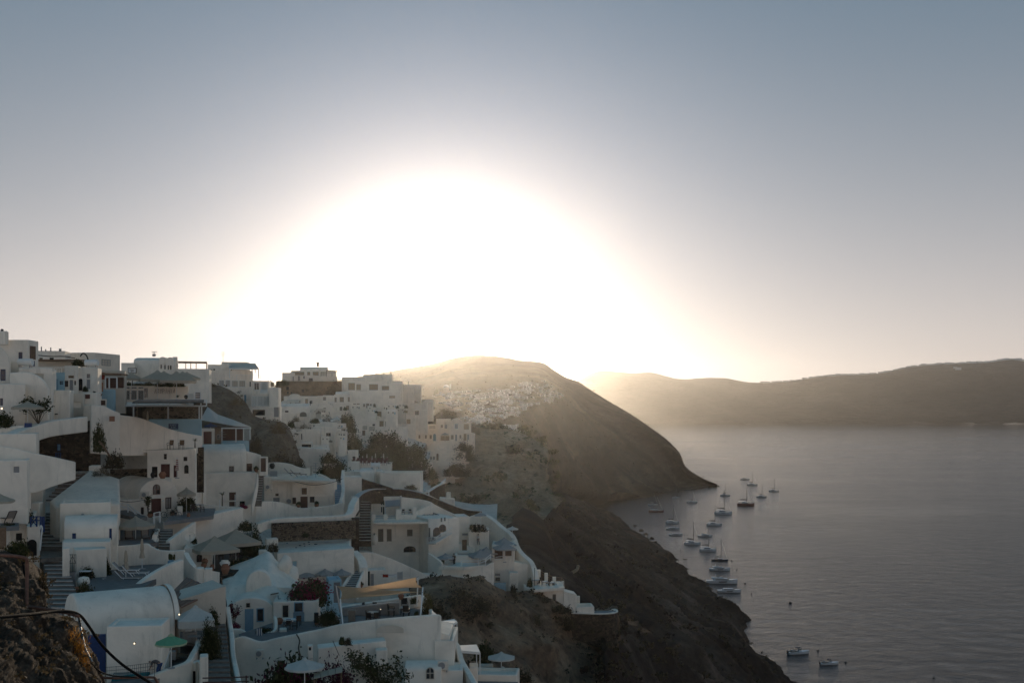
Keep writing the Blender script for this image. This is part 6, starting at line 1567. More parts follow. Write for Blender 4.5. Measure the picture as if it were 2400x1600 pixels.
h.box(424, 530, 1404, 1480, 95, 4, rel=16, roof='slope', ytr=1372, par=0, mat=CREAM)
# parasol pair court
slab('terrace_floor', [(495, 1345), (545, 1340), (620, 1310), (620, 1285), (500, 1300)], ref=(550, 1325, 121), mat=WICKER, th=0.4)
at_canopy(sqp, 553, 1242, 124, 3.45, 'beige square parasol in front of the dark tree, right one of the pair', width=92, base_r=1.75, rz=0.55)
at_canopy(sqp, 503, 1259, 119, 3.45, 'beige square parasol left one of the pair over the court', width=92, base_r=1.75, rz=0.55)
bush('tall dark tree behind the parasol pair', 590, 1322, 130, 84, 108, 'bigdark', name='tree', cat='tree'); bush('dark shrubs under the parasol pair', 560, 1330, 122, 70, 26, 'dark'); bush('dark shrubs right of the parasol pair', 610, 1312, 126, 46, 36, 'dark2')
bush('flowering olive shrub at the top of the dark tree', 575, 1240, 134, 40, 24, 'olive')
box_table('brown plank table under the parasol pair', 533, 1306, 120, 2.4, 0.9, 0.75, WOOD, BROWN, rz=0.35)
for k, (px, py) in enumerate(((518, 1312), (545, 1312), (560, 1302), (525, 1300))): place_copy(chd, W(px, py, 120.5), k*1.5, ('wicker chair at the left front of the plank table', 'wicker chair at the right front of the plank table', 'wicker chair at the right end of the plank table', 'wicker chair behind the plank table')[k], 1.05, 'wicker chairs around the plank table')
pot('big clay jar at the court edge', 528, 1344, 114, 0.95, 1.0, TERRA); pot('white rounded oven pot beside the clay jar', 527, 1328, 116, 1.1, 0.7, WHITE); pot('dark clay pot at the court corner', 497, 1338, 114, 0.5, 0.7, TERRA)
h = House('white low sun bed slab at the tree foot', name='bench', cat='bench'); h.box(606, 625, 1289, 1297, 124, 1.0, par=0)
# white sloping vaults in the centre
h = House('wide white sloping vault roof with dark vent holes', group=G_MID)
P = [W(645, 1300, 148), W(822, 1282, 152), W(822, 1240, 160), W(793, 1243, 160), W(792, 1250, 159.5), W(652, 1262, 156)]
h.e.location = P[0]; h.first = False
mb = MB(); n = len(P); mb.v = [tuple(p) for p in P]+[(p.x, p.y, p.z-5) for p in P]; mb.f = [tuple(range(n))]+[(i, n+i, n+(i+1) % n, (i+1) % n) for i in range(n)]+[tuple(range(n, 2*n))[::-1]]
solid('roof', mb, WHITE, h.e, bevel=0.3, seg=3)
nrm = (P[1]-P[0]).cross(P[5]-P[0]).normalized()
for px, py, r in ((703, 1278, .16), (713, 1274, .15), (714, 1279, .11), (724, 1270, .16), (740, 1275, .22), (694, 1283, .12), (725, 1275, .1), (673, 1273, .11), (762, 1265, .1), (800, 1253, .12), (802, 1258, .14), (772, 1258, .08), (750, 1262, .07)):
 k = Vector(((px-CPX)/FPX, 1, -(py-CPY)/FPX)); e0 = Vector((0, 0, EYE)); t = (P[0]-e0).dot(nrm)/k.dot(nrm); q = e0+k*t
 m = MB(); m.lathe([(r, 0), (r, 0.06), (r*0.5, 0.075)], 9, q+nrm*0.0); part('vent_cap', m, DARK, h.e)
h.box(650, 830, 1296, 1362, 147, 4, rel=8, roof='slope', ytr=1284, par=0, wins=[wn(674, 1313, 697, 1328, (WHITE2, BLUEWASH), (1, 0))])
ribbon('white wall under the vent-hole roof sweeping to the stair', [(820, 1290, 152), (830, 1300, 151), (838, 1312, 150), (842, 1330, 149)], ybs=[1380]*4, th=1.2)
bush('brown shrub at the left of the vent-hole roof', 640, 1290, 140, 26, 24, 'brown'); bush('leafy weeds at the rubble wall foot', 715, 1257, 151, 20, 10, 'dark')
h = House('white shrine ledge left of the vent-hole roof', name='ledge', cat='wall'); h.box(624, 652, 1262, 1272, 146, 1.5, par=0, rel=6)
h = House('white house back wall with doors behind the dusky parasols', group=G_MID)
h.box(700, 835, 1312, 1392, 151, 3, rel=6, par=0.1, wins=[dr(757, 1343, 772, 1370, TAUPE), dr(795, 1345, 807, 1370, TAUPE), op(745, 1346, 752, 1370)])
slab('terrace_floor', [(690, 1388), (820, 1380), (828, 1366), (700, 1370)], ref=(760, 1378, 148), mat=DECK, th=0.4)
for lab, px, w in (('dusky grey parasol, left of three in the sunk court', 718, 56), ('dusky grey parasol, middle of three in the sunk court', 762, 48), ('dusky grey parasol, right of three in the sunk court', 801, 46)): at_canopy(par_grey, px, 1332 if px > 730 else 1336, 147, 3.0, lab, width=w, zs=0.9)
stairs('staircase', (806, 1380, 144), (835, 1376, 144), (838, 1332, 151), (856, 1330, 151), 11, STEPSTONE, WHITEP)
ribbon('white left cheek of the white-nosed stair', [(803, 1376, 143.5), (816, 1355, 146), (828, 1338, 149), (834, 1328, 151)], h=0.7, th=0.3); ribbon('white right cheek of the white-nosed stair', [(838, 1374, 143.5), (846, 1354, 146), (854, 1338, 149), (860, 1330, 151)], h=1.2, th=0.3)
h = House('pale blue booth left of the sand sails', name='booth', cat='booth'); h.box(770, 800, 1358, 1420, 128, 3, rel=6, par=0.1, mat=BLUEWASH, wins=[op(782, 1364, 797, 1412, (CONCRETE, CONCRETE))])

# small things on the terraces
cl = [('terracotta pot on the ledge above the lane steps', 140, 1210, 117.5), ('terracotta pot beside the white gate pillar', 181, 1390, 98), ('terracotta pot at the foot of the oxblood door', 352, 1212, 129.5), ('terracotta pot right of the front window', 404, 1210, 131), ('terracotta pot on the parapet by the parasol pair', 478, 1330, 113), ('terracotta pot by the arched brown window', 480, 1322, 117), ('terracotta pot on the long curving parapet', 700, 1189, 163), ('terracotta pot at the top of the outside stair', 600, 1106, 161.5), ('terracotta pot below the shuttered windows', 742, 1188, 168), ('terracotta pot beside the brown double door', 699, 1191, 169), ('terracotta pot at the sunk court stair', 846, 1376, 146), ('terracotta pot on the patio by the curved planter', 655, 1462, 105.5), ('terracotta pot at the end of the flat wing', 742, 1462, 106.5), ('terracotta pot on the sail terrace parapet', 940, 1404, 106.8)]
for k, (lab, px, py, d) in enumerate(cl):
 pot(lab, px, py, d, 0.5+0.1*(k % 3), 0.5+0.1*(k % 2), TERRA)
 bush(lab.replace('terracotta pot', 'small green plant in the pot'), px, py-size(1, 1)*0-7, d, 13, 9, ('dark2', 'olive', 'dark')[k % 3], name='potted_plant', cat='plant')
for lab, px, py, d in (('white water tank on the roof of the long low white house', 880, 1098, 199), ('white water tank behind the big dark bush', 745, 1062, 216), ('white water tank on the roof below the chimney house', 60, 862, 127.5), ('white water tank on the arched lane house roof', 215, 862, 141)):
 e = thing('water_tank', lab, 'water tank', W(px, py, d)); m = MB(); m.tube([(-0.8, 0, 0.65), (0.8, 0, 0.65)], 0.42, 10); part('drum', m, WHITEP, e, world=False)
 for x in (-0.6, 0.6):
  m = MB(); m.box((x, 0, 0.15), 0.1, 0.7, 0.3); part('stand', m, STEEL, e, world=False)
for lab, px, py, d in (('thin television aerial on the house with the brown double door', 740, 1118, 173), ('thin television aerial on the rounded white house', 520, 1046, 164), ('thin television aerial on the cave-house cluster', 1035, 982, 343), ('thin television aerial on the villa right of the lettered wall', 523, 849, 232)):
 m = MB(); a = W(px, py, d); m.beam(a, a+Vector((0, 0, 2.2)), 0.06)
 for z, w_ in ((1.4, 0.5), (1.8, 0.7), (2.15, 0.4)): m.beam(a+Vector((-w_, 0, z)), a+Vector((w_, 0, z)), 0.045)
 tag(part('aerial', m, GREYP), lab, 'aerial')
pipe('sagging black cable from the shuttered house to the stair wall', [(690, 1128, 170), (730, 1136, 169), (770, 1132, 169), (802, 1122, 170)], 0.04, RUBBER, name='cable', cat='cable')
pipe('sagging black cable across the flat roof by the barrel vault', [(262, 1168, 130), (300, 1176, 130), (345, 1170, 130)], 0.03, RUBBER, name='cable', cat='cable')
# ---------------------------------------------------------------- front rank: vaulted house, rock house, sail terrace
h = House('big white barrel-vaulted house in the lower left foreground', group=G_LOW)
# long vault whose axis runs left to right: ridge from (205,1392) to (422,1375)
A0, A1 = W(186, 1500, 86), W(411, 1500, 90); ax = (A1-A0); ax.z = 0; Lh = ax.length; ax.normalize(); nn = Vector((ax.y, -ax.x, 0))
h.e.location = A0; h.first = False
def vault(ax, nn, A0, L, zsp, zb, width, rise, n=16, parent=None, mat=None, name='vault', extra=0.0):
 mb = MB(); prof = [(0, zb)]+[(width/2-width/2*math.cos(PI*k/n), zsp+rise*math.sin(PI*k/n)) for k in range(n+1)]+[(width, zb)]
 for t in (0, L):
  mb.v += [tuple(Vector((A0.x, A0.y, 0))+ax*t-nn*o+Vector((0, 0, z))) for o, z in prof]
 m = len(prof); mb.f = [(k, m+k, m+(k+1) % m, (k+1) % m) for k in range(m)]+[tuple(range(m)), tuple(range(m, 2*m))[::-1]]
 return solid(name, mb, mat or WHITE, parent, bevel=0.16, seg=3)
zr = W(300, 1384, 90).z; zb = W(300, 1560, 87).z
vault(ax, nn, A0, Lh, zr-2.3, zb-3, 6.0, 2.3, parent=h.e)
mb = MB()                                                     # raised gable rim at the right end
for k in range(17):
 a = PI*k/16; o = 3.0-3.06*math.cos(a); z = zr-2.3+2.42*math.sin(a)
 for t in (Lh-0.05, Lh+0.35): mb.v.append(tuple(Vector((A0.x, A0.y, 0))+ax*t-nn*o+Vector((0, 0, z))))
for k in range(16): mb.f.append((2*k, 2*k+1, 2*k+3, 2*k+2))
q0 = [i for i in range(1, 34, 2)]; mb.f.append(tuple(q0))
b0 = len(mb.v)
for o, t in ((0, Lh+0.35), (6.0, Lh+0.35)): mb.v.append(tuple(Vector((A0.x, A0.y, 0))+ax*t-nn*o+Vector((0, 0, zb-3))))
mb.f.append((1, 33, b0+1, b0)); o = solid('gable', mb, WHITE, h.e)
h.box(250, 379, 1466, 1592, 83.5, 3.2, rel=-12, par=0.12, name='annex', wins=[])
h.box(206, 248, 1488, 1570, 84.2, 0.5, par=0, mat=BLUE, name='shutter', rel=-2, bev=0.03)
for p in (A0, A1): anchor(p.x, p.y, zb)
lamp('lit round wall lamp on the annex of the big vaulted house', 315, 1507, 82.9, True, 0.06)
lamp('lit lamp at the gable edge of the big vaulted house', 420, 1439, 87.5, True, 0.06)
slab('terrace_floor', [(255, 1612), (352, 1600), (452, 1548), (478, 1492), (420, 1480), (378, 1520), (330, 1575), (262, 1590)], z=99.75, mat=DECK, th=0.4)
pl = MB(); P = [W(262, 1588, 82), W(350, 1576, 83.5), W(358, 1563, 84.5), W(268, 1568, 83.8)]; z = P[0].z+0.1; pl.prism([(p.x, p.y) for p in P], z-0.4, z); tag(part('swimming_pool', pl, POOL), 'turquoise pool edge in front of the annex', 'pool')
for p in P: anchor(p.x, p.y, z-0.6)
railing('dark wire fence along the turquoise pool', [(248, 1592, 80), (272, 1590, 80.5), (300, 1588, 81), (330, 1584, 81.5), (362, 1580, 82)], h=0.9, mat=BLACKM, r=0.012, bars=3, infill=True)
ribbon('white terrace parapet bending round the green parasol terrace', [(352, 1584, 82.5), (375, 1575, 83), (410, 1562, 83.8), (446, 1548, 84.8), (458, 1530, 86.5), (470, 1509, 88.5), (472, 1496, 90)], ybs=[1660]*4+[1640, 1600, 1580], th=0.45, smooth=True, n=25)
h = House('white slit-windowed wall bay under the terrace bend', name='wall_bay', cat='wall'); h.box(446, 472, 1552, 1640, 85.2, 1.0, rel=-30, par=0, wins=[op(450, 1572, 458, 1625), wn(460, 1550, 466, 1625, (CREAM, CREAM), (0, 0))])
pg8 = parasol_proto('pale green parasol with light rim', CANVASGREEN, 8, 1.3, 0.55, 2.1, 0.14, mat2=CANVASPALE)
at_canopy(pg8, 401, 1485, 81.5, 2.75, 'pale green parasol beside the annex', width=76, base_r=1.3, rz=0.2)
box_table('slatted wooden day bed under the green parasol', 406, 1548, 88.6, 2.0, 1.3, 0.42, WOOD, WOOD, rz=0.9, name='day_bed', cat='day bed')
h = House('pale armchair behind the green parasol', name='armchair', cat='armchair'); h.box(398, 414, 1518, 1530, 87.5, 0.5, par=0, mat=WOOD, bev=0.03).box(400, 412, 1526, 1538, 87, 0.7, par=0, mat=CUSHION, bev=0.04)
gz = parasol_proto('white four-sided gazebo parasol', CANVASW, r=1.35, rise=0.85, h=2.0, val=0.55, square=True, mat2=CREAM and CANVASW)
at_canopy(gz, 458, 1417, 90.5, 3.0, 'white square gazebo parasol right of the big vault', width=80, base_r=1.35, rz=0.35)
slab('terrace_floor', [(418, 1502), (472, 1499), (478, 1478), (424, 1474)], z=101.0, mat=DECK, th=0.4)
h = House('white rumpled sofa under the gazebo parasol', name='sofa', cat='sofa'); h.box(428, 462, 1482, 1498, 90, 0.9, par=0, mat=CUSHION, bev=0.12).box(432, 450, 1474, 1486, 90.5, 0.4, par=0, mat=CLOTHW, bev=0.12)
box_table('blue-grey low table under the gazebo parasol', 456, 1502, 89.5, 1.0, 0.6, 0.45, GREYP, GREYP)
# steps with dark plants
stairs('staircase', (478, 1640, 80), (545, 1640, 80), (496, 1425, 100), (526, 1424, 100), 20, STEPSTONE, None)
bush('dark ivy bank along the left of the shaded steps', 492, 1540, 88, 62, 110, 'bigdark', depth=2.0); bush('dark climber at the top of the shaded steps', 500, 1460, 94, 30, 40, 'dark')
h = House('small white cistern left of the shaded steps', name='cistern', cat='cistern'); h.box(468, 488, 1538, 1600, 83, 1.2, par=0, mat=WHITE2)
mb = MB(); mb.tube([W(475, 1588, 80), W(583, 1585, 80)], 0.05, 6); mb.tube([W(475, 1598, 80), W(583, 1596, 80)], 0.05, 6); mb.tube([W(577, 1582, 80), W(577, 1610, 80)], 0.05, 6); tag(part('handrail', mb, BROWN), 'brown handrail crossing the bottom of the shaded steps', 'handrail')
ribbon('white wall along the right of the shaded steps', [(528, 1420, 99), (532, 1450, 97), (538, 1490, 93), (540, 1530, 90), (548, 1570, 86), (556, 1610, 83)], h=1.6, th=0.4)
# rock-like white house
rA = [(520,1345,118),(545,1325,120),(580,1312,121),(612,1298,122),(630,1294,122),(655,1320,121),(680,1345,120),(700,1362,119)]
rB = [(522,1365,115),(548,1350,116),(582,1340,117),(614,1330,117),(634,1328,117),(658,1345,117),(682,1362,117),(702,1374,117)]
rC = [(526,1390,112),(550,1380,112.5),(584,1372,113),(616,1366,113),(638,1368,113),(660,1378,113.5),(684,1388,114),(704,1392,115)]
rD = [(532,1415,109),(552,1410,109.5),(586,1404,110),(618,1402,110),(640,1406,110.5),(662,1410,111),(686,1412,112),(706,1412,113)]
rE = [(536,1470,108),(556,1470,108),(588,1470,108),(620,1470,108.5),(642,1470,109),(664,1470,109.5),(688,1470,110.5),(708,1470,112)]
rk, _, _ = sheet('whitewashed_rock', [rA, rB, rC, rD, rE], 60, 50, 0.55, 2.6, WHITE, back=[(3, 1.2), (7, 5)], sharp=0.3, kind='thing')
tag(rk, 'whitewashed rock hump rising behind the arched house front', 'rock')
for lab, px, py in (('first whitewashed knob on the rock ridge', 668, 1322), ('second whitewashed knob on the rock ridge', 684, 1346)):
 m = MB(); m.lathe([(0.7, -1), (0.8, 0), (0.5, 0.7), (0.1, 1.0)], 8); m.v = [(x+0.2*math.sin(z*3+y), y+0.15*math.cos(x*4), z) for x, y, z in m.v]; o = part('rock_knob', m, WHITE, smooth=True); o.location = W(px, py, 119); tag(o, lab, 'rock', 'whitewashed knobs')
h = House('white arched house front with pale blue door below the rock', group=G_LOW)
h.box(534, 641, 1400, 1492, 108, 4, rel=-2, roof='barrel', spring=1432, wins=[dr(574, 1426, 594, 1482, PALEBLUE), wn(601, 1424, 619, 1456, (PALEBLUE, GLASS), (0, 0)), wn(577, 1412, 586, 1422, WOOD, (0, 1))])
h.box(576, 636, 1336, 1410, 112, 2, rel=0, roof='barrel', spring=1372, par=0, name='gable', anch=False)
ac = MB(); F = Face((0, 0), (1, 0), (0, -1))
h = House('white flat wing with pale blue stable door under the bougainvillea', group=G_LOW)
h.box(640, 746, 1408, 1466, 108, 4, rel=-4, par=0.15, wins=[wn(660, 1416, 678, 1448, (WHITE2, GLASS), (0, 0)), dr(687, 1434, 713, 1458, PALEBLUE), wn(689, 1410, 711, 1434, (PALEBLUE, GLASS), (0, 0))])
h.box(700, 745, 1384, 1412, 112, 3, rel=0, par=0.6, anch=False); h.box(628, 700, 1374, 1410, 112.5, 0.5, rel=4, roof='slope', ytr=1378, par=0, anch=False)
e = thing('patio_chair', 'wooden reclining chair on the roof of the white wing', 'chair', W(644, 1396, 110.5)); m = MB(); m.beam(W(635, 1392, 110.5), W(652, 1389, 110.5), 0.5, 0.08); part('seat', m, WOOD, e); m = MB(); m.beam(W(652, 1403, 110), W(652, 1394, 110), 0.05); m.beam(W(646, 1403, 110), W(658, 1402, 110), 0.05); part('stand', m, WICKER, e)
bush('magenta bougainvillea spilling over the flat wing', 722, 1410, 110.5, 104, 56, 'boug', extra='dark2', name='bougainvillea', cat='bougainvillea'); bush('reddish green bougainvillea crown behind', 730, 1386, 113, 90, 34, 'brown', extra='boug', name='bougainvillea', cat='bougainvillea')
branchy('red-leaved climber on the arched house corner', 545, 1475, 106, 60, 40, LEAF_BOUGD, 31, n=10, leaf=0.1, density=70); bush('pink flowering bush by the pale blue door', 552, 1470, 105, 24, 16, 'boug')
slab('terrace_floor', [(560, 1500), (612, 1505), (800, 1462), (790, 1440), (640, 1458), (560, 1485)], ref=(680, 1475, 104), mat=DECK, th=0.4)
ribbon('white curved planter wall in the patio', [(594, 1482, 103), (615, 1482, 102.5), (640, 1478, 102.8), (650, 1468, 103.5), (650, 1448, 104.5), (647, 1442, 105)], ybs=[1496, 1497, 1494, 1486, 1478, 1474], th=0.3)
bush('low green planting in the curved planter', 620, 1482, 103, 50, 14, 'dark')
h = House('pair of blue-white striped towels over the patio rail', name='towel', cat='towel')
F = Face((W(604, 1490, 101.5).x, 101.5), (1, 0), (0, -1))
for k in range(5):
 m = MB(); a0, z1 = F.hit(602+k*2.4, 1472); a1, z0 = F.hit(602+k*2.4+2.2, 1494); F.bar(m, a0, a1, z0, z1, 0, 0.05); part('stripe', m, SIGNBLUE if k % 2 else CLOTHW, h.e)
h.e.location = W(607, 1494, 101.5)
for c_ in h.e.children: c_.matrix_parent_inverse = Matrix.Translation(-Vector(h.e.location))
h = House('white patio chest with two dark knobs', name='chest', cat='chest'); h.box(655, 672, 1473, 1484, 103, 0.8, par=0)
box_table('white rectangular patio table by the flat wing', 684, 1468, 104.5, 1.4, 0.8, 0.74, WHITEP, BLACKM, rz=-0.1)
for k, (px, py) in enumerate(((675, 1474), (690, 1476), (700, 1464))): place_copy(chd, W(px, py, 104), k*1.7, 'dark wicker chair at the white patio table', 1.0, 'wicker chairs at the patio table')
h = House('dark bin by the end wall of the flat wing', name='bin', cat='bin'); h.box(736, 747, 1436, 1452, 106, 0.5, par=0, mat=BLACKM, bev=0.03)
bush('bushy dark palms between the patio and the sail terrace', 770, 1462, 103, 64, 46, 'bigdark'); palm('dark feathery palm by the sail post', 765, 1448, 104, 40, 50, False, LEAF_DARK, 14)
ribbon('low white shrub wall at the left end of the patio', [(538, 1476, 103), (552, 1473, 103.5), (566, 1474, 104), (580, 1484, 104), (594, 1486, 104)], ybs=[1490, 1490, 1494, 1500, 1502], th=0.35)
# front wall with the sail terrace above it
h = House('long cream-white front wall carrying the sail terrace', name='front_wall', cat='wall')
T = [(540, 1500), (566, 1491), (586, 1496), (612, 1503), (650, 1494), (700, 1484), (750, 1474), (795, 1463), (860, 1454), (930, 1447), (1018, 1440), (1034, 1444)]
D0 = [98, 98, 98, 98, 98, 97.8, 97.5, 97, 96.6, 96.2, 95.6, 95.4]
ribT = catmull([W(x, y, d) for (x, y), d in zip(T, D0)], 34); mb = MB()
rows = []
for p in ribT: rows.append([(p.x, p.y-0.55, 92), (p.x, p.y-0.25, 97.5), tuple(p), (p.x, p.y+0.4, p.z), (p.x, p.y+0.4, 92)])
mb.grid(rows); mb.f.append((0, 1, 2, 3, 4)); k = len(mb.v); mb.f.append((k-1, k-2, k-3, k-4, k-5))
h.e.location = W(800, 1600, 97); solid('wall', mb, WHITE, h.e, bevel=0.12, seg=3); h.first = False
for p in ribT[::3]: anchor(p.x, p.y-0.5, 96.0)
h.box(1018, 1064, 1500, 1640, 95.2, 6, rel=-4, par=0.1, name='stepped_end', wins=[]); h.box(1020, 1054, 1478, 1600, 95.6, 5, rel=-4, par=0, name='stepped_end', roof='slope', ytr=1488); h.box(1012, 1034, 1444, 1600, 95.8, 3, par=0, name='stepped_end', roof='slope', ytr=1462)
mb = MB(); F = Face((W(915, 1500, 96).x, 95.3), (1, 0), (0, -1)); mb.add([F.P(a, z, 0.06) for a, z in arch_pts(*rect_of(F, 884, 1464, 946, 1482))], [tuple(range(13))]); part('arch_niche', mb, CREAM, h.e)
h.box(745, 905, 1518, 1560, 93.5, 1.6, rel=4, roof='slope', ytr=1500, par=0, name='bench_ledge'); h.box(880, 908, 1522, 1552, 93, 1.0, par=0, mat=WHITE2, name='bench_ledge')
h.box(948, 1035, 1556, 1640, 92.5, 2.5, rel=-3, roof='barrelx', spring=1572, name='low_vault', wins=[('awindow', 998, 1562, 1018, 1590, CREAM)]); h.box(1020, 1085, 1570, 1640, 93, 3, par=0.1, name='low_block')
ac_unit('white caged air conditioner at the right of the front wall', 1026, 1548, 1050, 1570, 92.8); ac_unit('blue-shaded air conditioner at the left of the front wall', 599, 1522, 618, 1540, 96)
bush('pot plants on the bench ledge of the front wall', 815, 1508, 92.8, 26, 18, 'brown'); cactus('spiny cactus pots on the bench ledge', 803, 1510, 92.6, 20, 7)
m = MB(); m.tube([W(780, 1500, 92.5), W(795, 1535, 92.3)], 0.03, 5); tag(part('pole', m, WOOD), 'thin pole leaning on the front wall', 'pole')
slab('terrace_floor', [(795, 1468), (1020, 1443), (990, 1404), (800, 1428)], z=100.5, mat=CONCRETE, th=0.3)
ribbon('low white parapet behind the sail terrace', [(800, 1421, 106), (850, 1413, 106.5), (900, 1406, 107), (950, 1399, 107.5), (988, 1393, 108)], ybs=[1434, 1427, 1420, 1413, 1407], th=0.4)
ribbon('white end parapet of the sail terrace catching the sun', [(988, 1394, 107), (996, 1410, 104), (1004, 1426, 101), (1012, 1440, 98)], h=0.9, th=0.35)
def sail(label, pts, group):
 """shade cloth stretched between corner points, edges hollowed"""
 P = [W(*p) for p in pts]; e = thing('shade_sail', label, 'shade sail', P[0], group=group); n = 14; rows = []
 for i in range(n+1):
  v = i/n; row = []
  for j in range(n+1):
   u = j/n; q = (P[0]*(1-u)+P[1]*u)*(1-v)+(P[3]*(1-u)+P[2]*u)*v
   c = (P[0]+P[1]+P[2]+P[3])/4; k = 0.10*(4*u*(1-u)*(abs(2*v-1)**2)+4*v*(1-v)*(abs(2*u-1)**2)); q = q+(c-q)*k; q.z -= 0.25*16*u*(1-u)*v*(1-v)
   row.append(tuple(q))
  rows.append(row)
 mb = MB(); mb.grid(rows); part('cloth', mb, SAILCLOTH, e, smooth=True)
 m = MB()
 for p in P: m.tube([p, p+(p-(P[0]+P[1]+P[2]+P[3])/4).normalized()*0.25], 0.025, 5)
 part('corner_ring', m, STEEL, e); return e
sail('front sand-coloured shade sail over the cafe tables', [(789, 1372, 101.2), (797, 1404, 99.5), (930, 1391, 99.2), (986, 1387, 100)], 'sand shade sails')
sail('rear sand-coloured shade sail rising to the tall post', [(838, 1378, 102.4), (857, 1381, 101.8), (990, 1376, 100.9), (976, 1352, 102.3)], 'sand shade sails')
for lab, a, b, r in (('slanting white post at the left of the sails', (788, 1372, 101.3), (797, 1434, 104.5), .06), ('white post at the near left corner of the sails', (797, 1403, 98.8), (804, 1466, 97.5), .06), ('tall white post with lit top at the right of the sails', (980, 1350, 102.5), (977, 1420, 102.5), .06), ('white post at the near right corner of the sails', (991, 1375, 101), (986, 1440, 98.5), .065)):
 m = MB(); m.tube([W(*b), W(*a)], r, 7); tag(part('sail_post', m, WHITEP), lab, 'post', 'posts of the shade sails')
tb = round_table_proto('round white-topped cafe table', 0.52, CANVASW, BLACKM)
place_copy(tb, onz(867, 1436, 100.5), 0, 'round white-topped cafe table at the back of the sail terrace'); place_copy(tb, onz(874, 1452, 100.5), 0, 'round white-topped cafe table at the front of the sail terrace')
chk = chair_proto('black cafe chair', BLACKM, WICKER)
for k, (px, py, d, rz) in enumerate(((857, 1434, 102, 1.2), (875, 1434, 103, -0.4), (864, 1452, 99, 1.5), (885, 1451, 99.2, -1.3), (866, 1457, 98.4, 2.9), (881, 1457, 98.4, 3.4))): place_copy(chk, onz(px, py, 100.5), rz, 'black chair drawn up to the round cafe tables', 1.0, 'black chairs at the round cafe tables')
arm = chair_proto('grey cushioned armchair', BLACKM, CUSHION)
place_copy(arm, onz(917, 1442, 100.5), 1.5, 'grey cushioned armchair right of the round tables', 1.25); place_copy(arm, onz(948, 1430, 100.5), 0.2, 'grey armchair behind the square glass table', 1.25); place_copy(arm, onz(952, 1446, 100.5), 3.1, 'grey armchair with its back to us at the square glass table', 1.25)
box_table('square white-topped table between two armchairs', 950, 1438, 104.7, 0.9, 0.9, 0.66, CANVASW, BLACKM)
h = House('grey draped cupboard at the left of the sail terrace', name='cupboard', cat='cupboard'); h.box(816, 833, 1430, 1458, 100.5, 0.8, par=0, mat=TAUPE, bev=0.03)
h = House('grey built-in bench along the back of the sail terrace', name='bench', cat='bench'); h.box(802, 936, 1424, 1434, 104, 0.6, par=0, mat=CUSHION, roof='slope', ytr=1410)
bush('dark pot plant in the far corner of the sail terrace', 970, 1412, 105.5, 22, 16, 'dark'); bush('dark pot plant at the near right post', 976, 1441, 99, 13, 12, 'dark2'); bush('tall green creeper outside the right end of the sail terrace', 1001, 1436, 101, 28, 58, 'olive')
# bottom strip
bush('huge dark purple bougainvillea behind the white parasol', 672, 1640, 90, 150, 108, 'bougd', name='bougainvillea', cat='bougainvillea', extra='dark'); bush('dark purple bougainvillea right of the white parasol', 780, 1620, 90, 110, 84, 'bougd', name='bougainvillea', cat='bougainvillea')
branchy('bare dark fig branches at the bottom of the front wall', 890, 1620, 87, 90, 150, LEAF_DARK, 41, n=24, leaf=0.13, density=60, name='fig_tree', cat='tree'); bush('dark leafy tree crown at the bottom centre', 900, 1650, 86, 140, 80, 'bigdark', name='tree', cat='tree')
pipe('magenta-tipped bare stem climbing the front wall', [(695, 1485, 97), (702, 1500, 96.8), (700, 1520, 96.5), (708, 1545, 96)], 0.06, BARK, name='stem', cat='stem')
h = House('small white shrine box among the bougainvillea', name='shrine', cat='shrine'); h.box(721, 733, 1512, 1540, 93, 0.6, par=0, wins=[op(724, 1516, 729, 1524)])
at_canopy(par_white, 714, 1541, 85, 2.95, 'big white round parasol at the bottom of the picture', width=95, zs=1.0)
e = thing('awning', 'straw-coloured slatted awning right of the big white parasol', 'awning', W(770, 1600, 83))
for k in range(4):
 m = MB(); x0 = 735+k*17; m.hexa([W(x0, 1590-k*4, 83), W(x0+16, 1587-k*4, 83), W(x0+17, 1574-k*4, 85), W(x0+1, 1577-k*4, 85), W(x0, 1589-k*4, 83), W(x0+16, 1586-k*4, 83), W(x0+17, 1573-k*4, 85), W(x0+1, 1576-k*4, 85)]); part('panel', m, CANVAS, e)
m = MB(); m.beam(W(736, 1592, 83), W(738, 1620, 83), 0.08); m.beam(W(800, 1576, 83), W(800, 1620, 83), 0.08); part('post', m, WOOD, e)
# right of the front wall: white frames, umbrella, ledges
pergola('upper white steel pergola frame against the ochre cliff', [(1036, 1458, 108), (1063, 1464, 107), (1071, 1458, 112), (1064, 1453, 112)], 2.3, PG, WHITEP, WHITEP, r=0.1)
pergola('lower white steel pergola frame beside the white steps', [(1078, 1527, 106), (1125, 1531, 106), (1117, 1513, 110.5), (1070, 1515, 110.5)], 1.9, PG, WHITEP, WHITEP, r=0.1)
ribbon('white stepped wall running down beside the lower pergola', [(1040, 1470, 100), (1058, 1500, 99), (1067, 1515, 98), (1075, 1545, 96), (1095, 1580, 93), (1112, 1612, 90)], h=2.2, th=0.5)
at_canopy(par_white, 1175, 1527, 112, 2.95, 'white round parasol alone against the ochre cliff', width=67, zs=0.85)
h = House('white low terrace wall at the bottom right of the town', name='terrace_wall', cat='wall'); h.box(1100, 1212, 1580, 1640, 108, 3, rel=-6, par=0.3)
slab('terrace_floor', [(1095, 1600), (1215, 1600), (1200, 1575), (1110, 1570)], ref=(1150, 1590, 109), mat=CONCRETE, th=0.4)
h = House('slatted white bar counter under the lone parasol', name='bar_counter', cat='counter'); h.box(1122, 1156, 1560, 1582, 112, 1.2, par=0, mat=CREAM, wins=[])
for k in range(5):
 m = MB(); F = h.F; a, z1 = F.hit(1124+k*6.6, 1563); a2, z0 = F.hit(1128+k*6.6, 1580); F.bar(m, a, a2, z0, z1, 0, 0.04); part('slat', m, WHITEP, h.e)
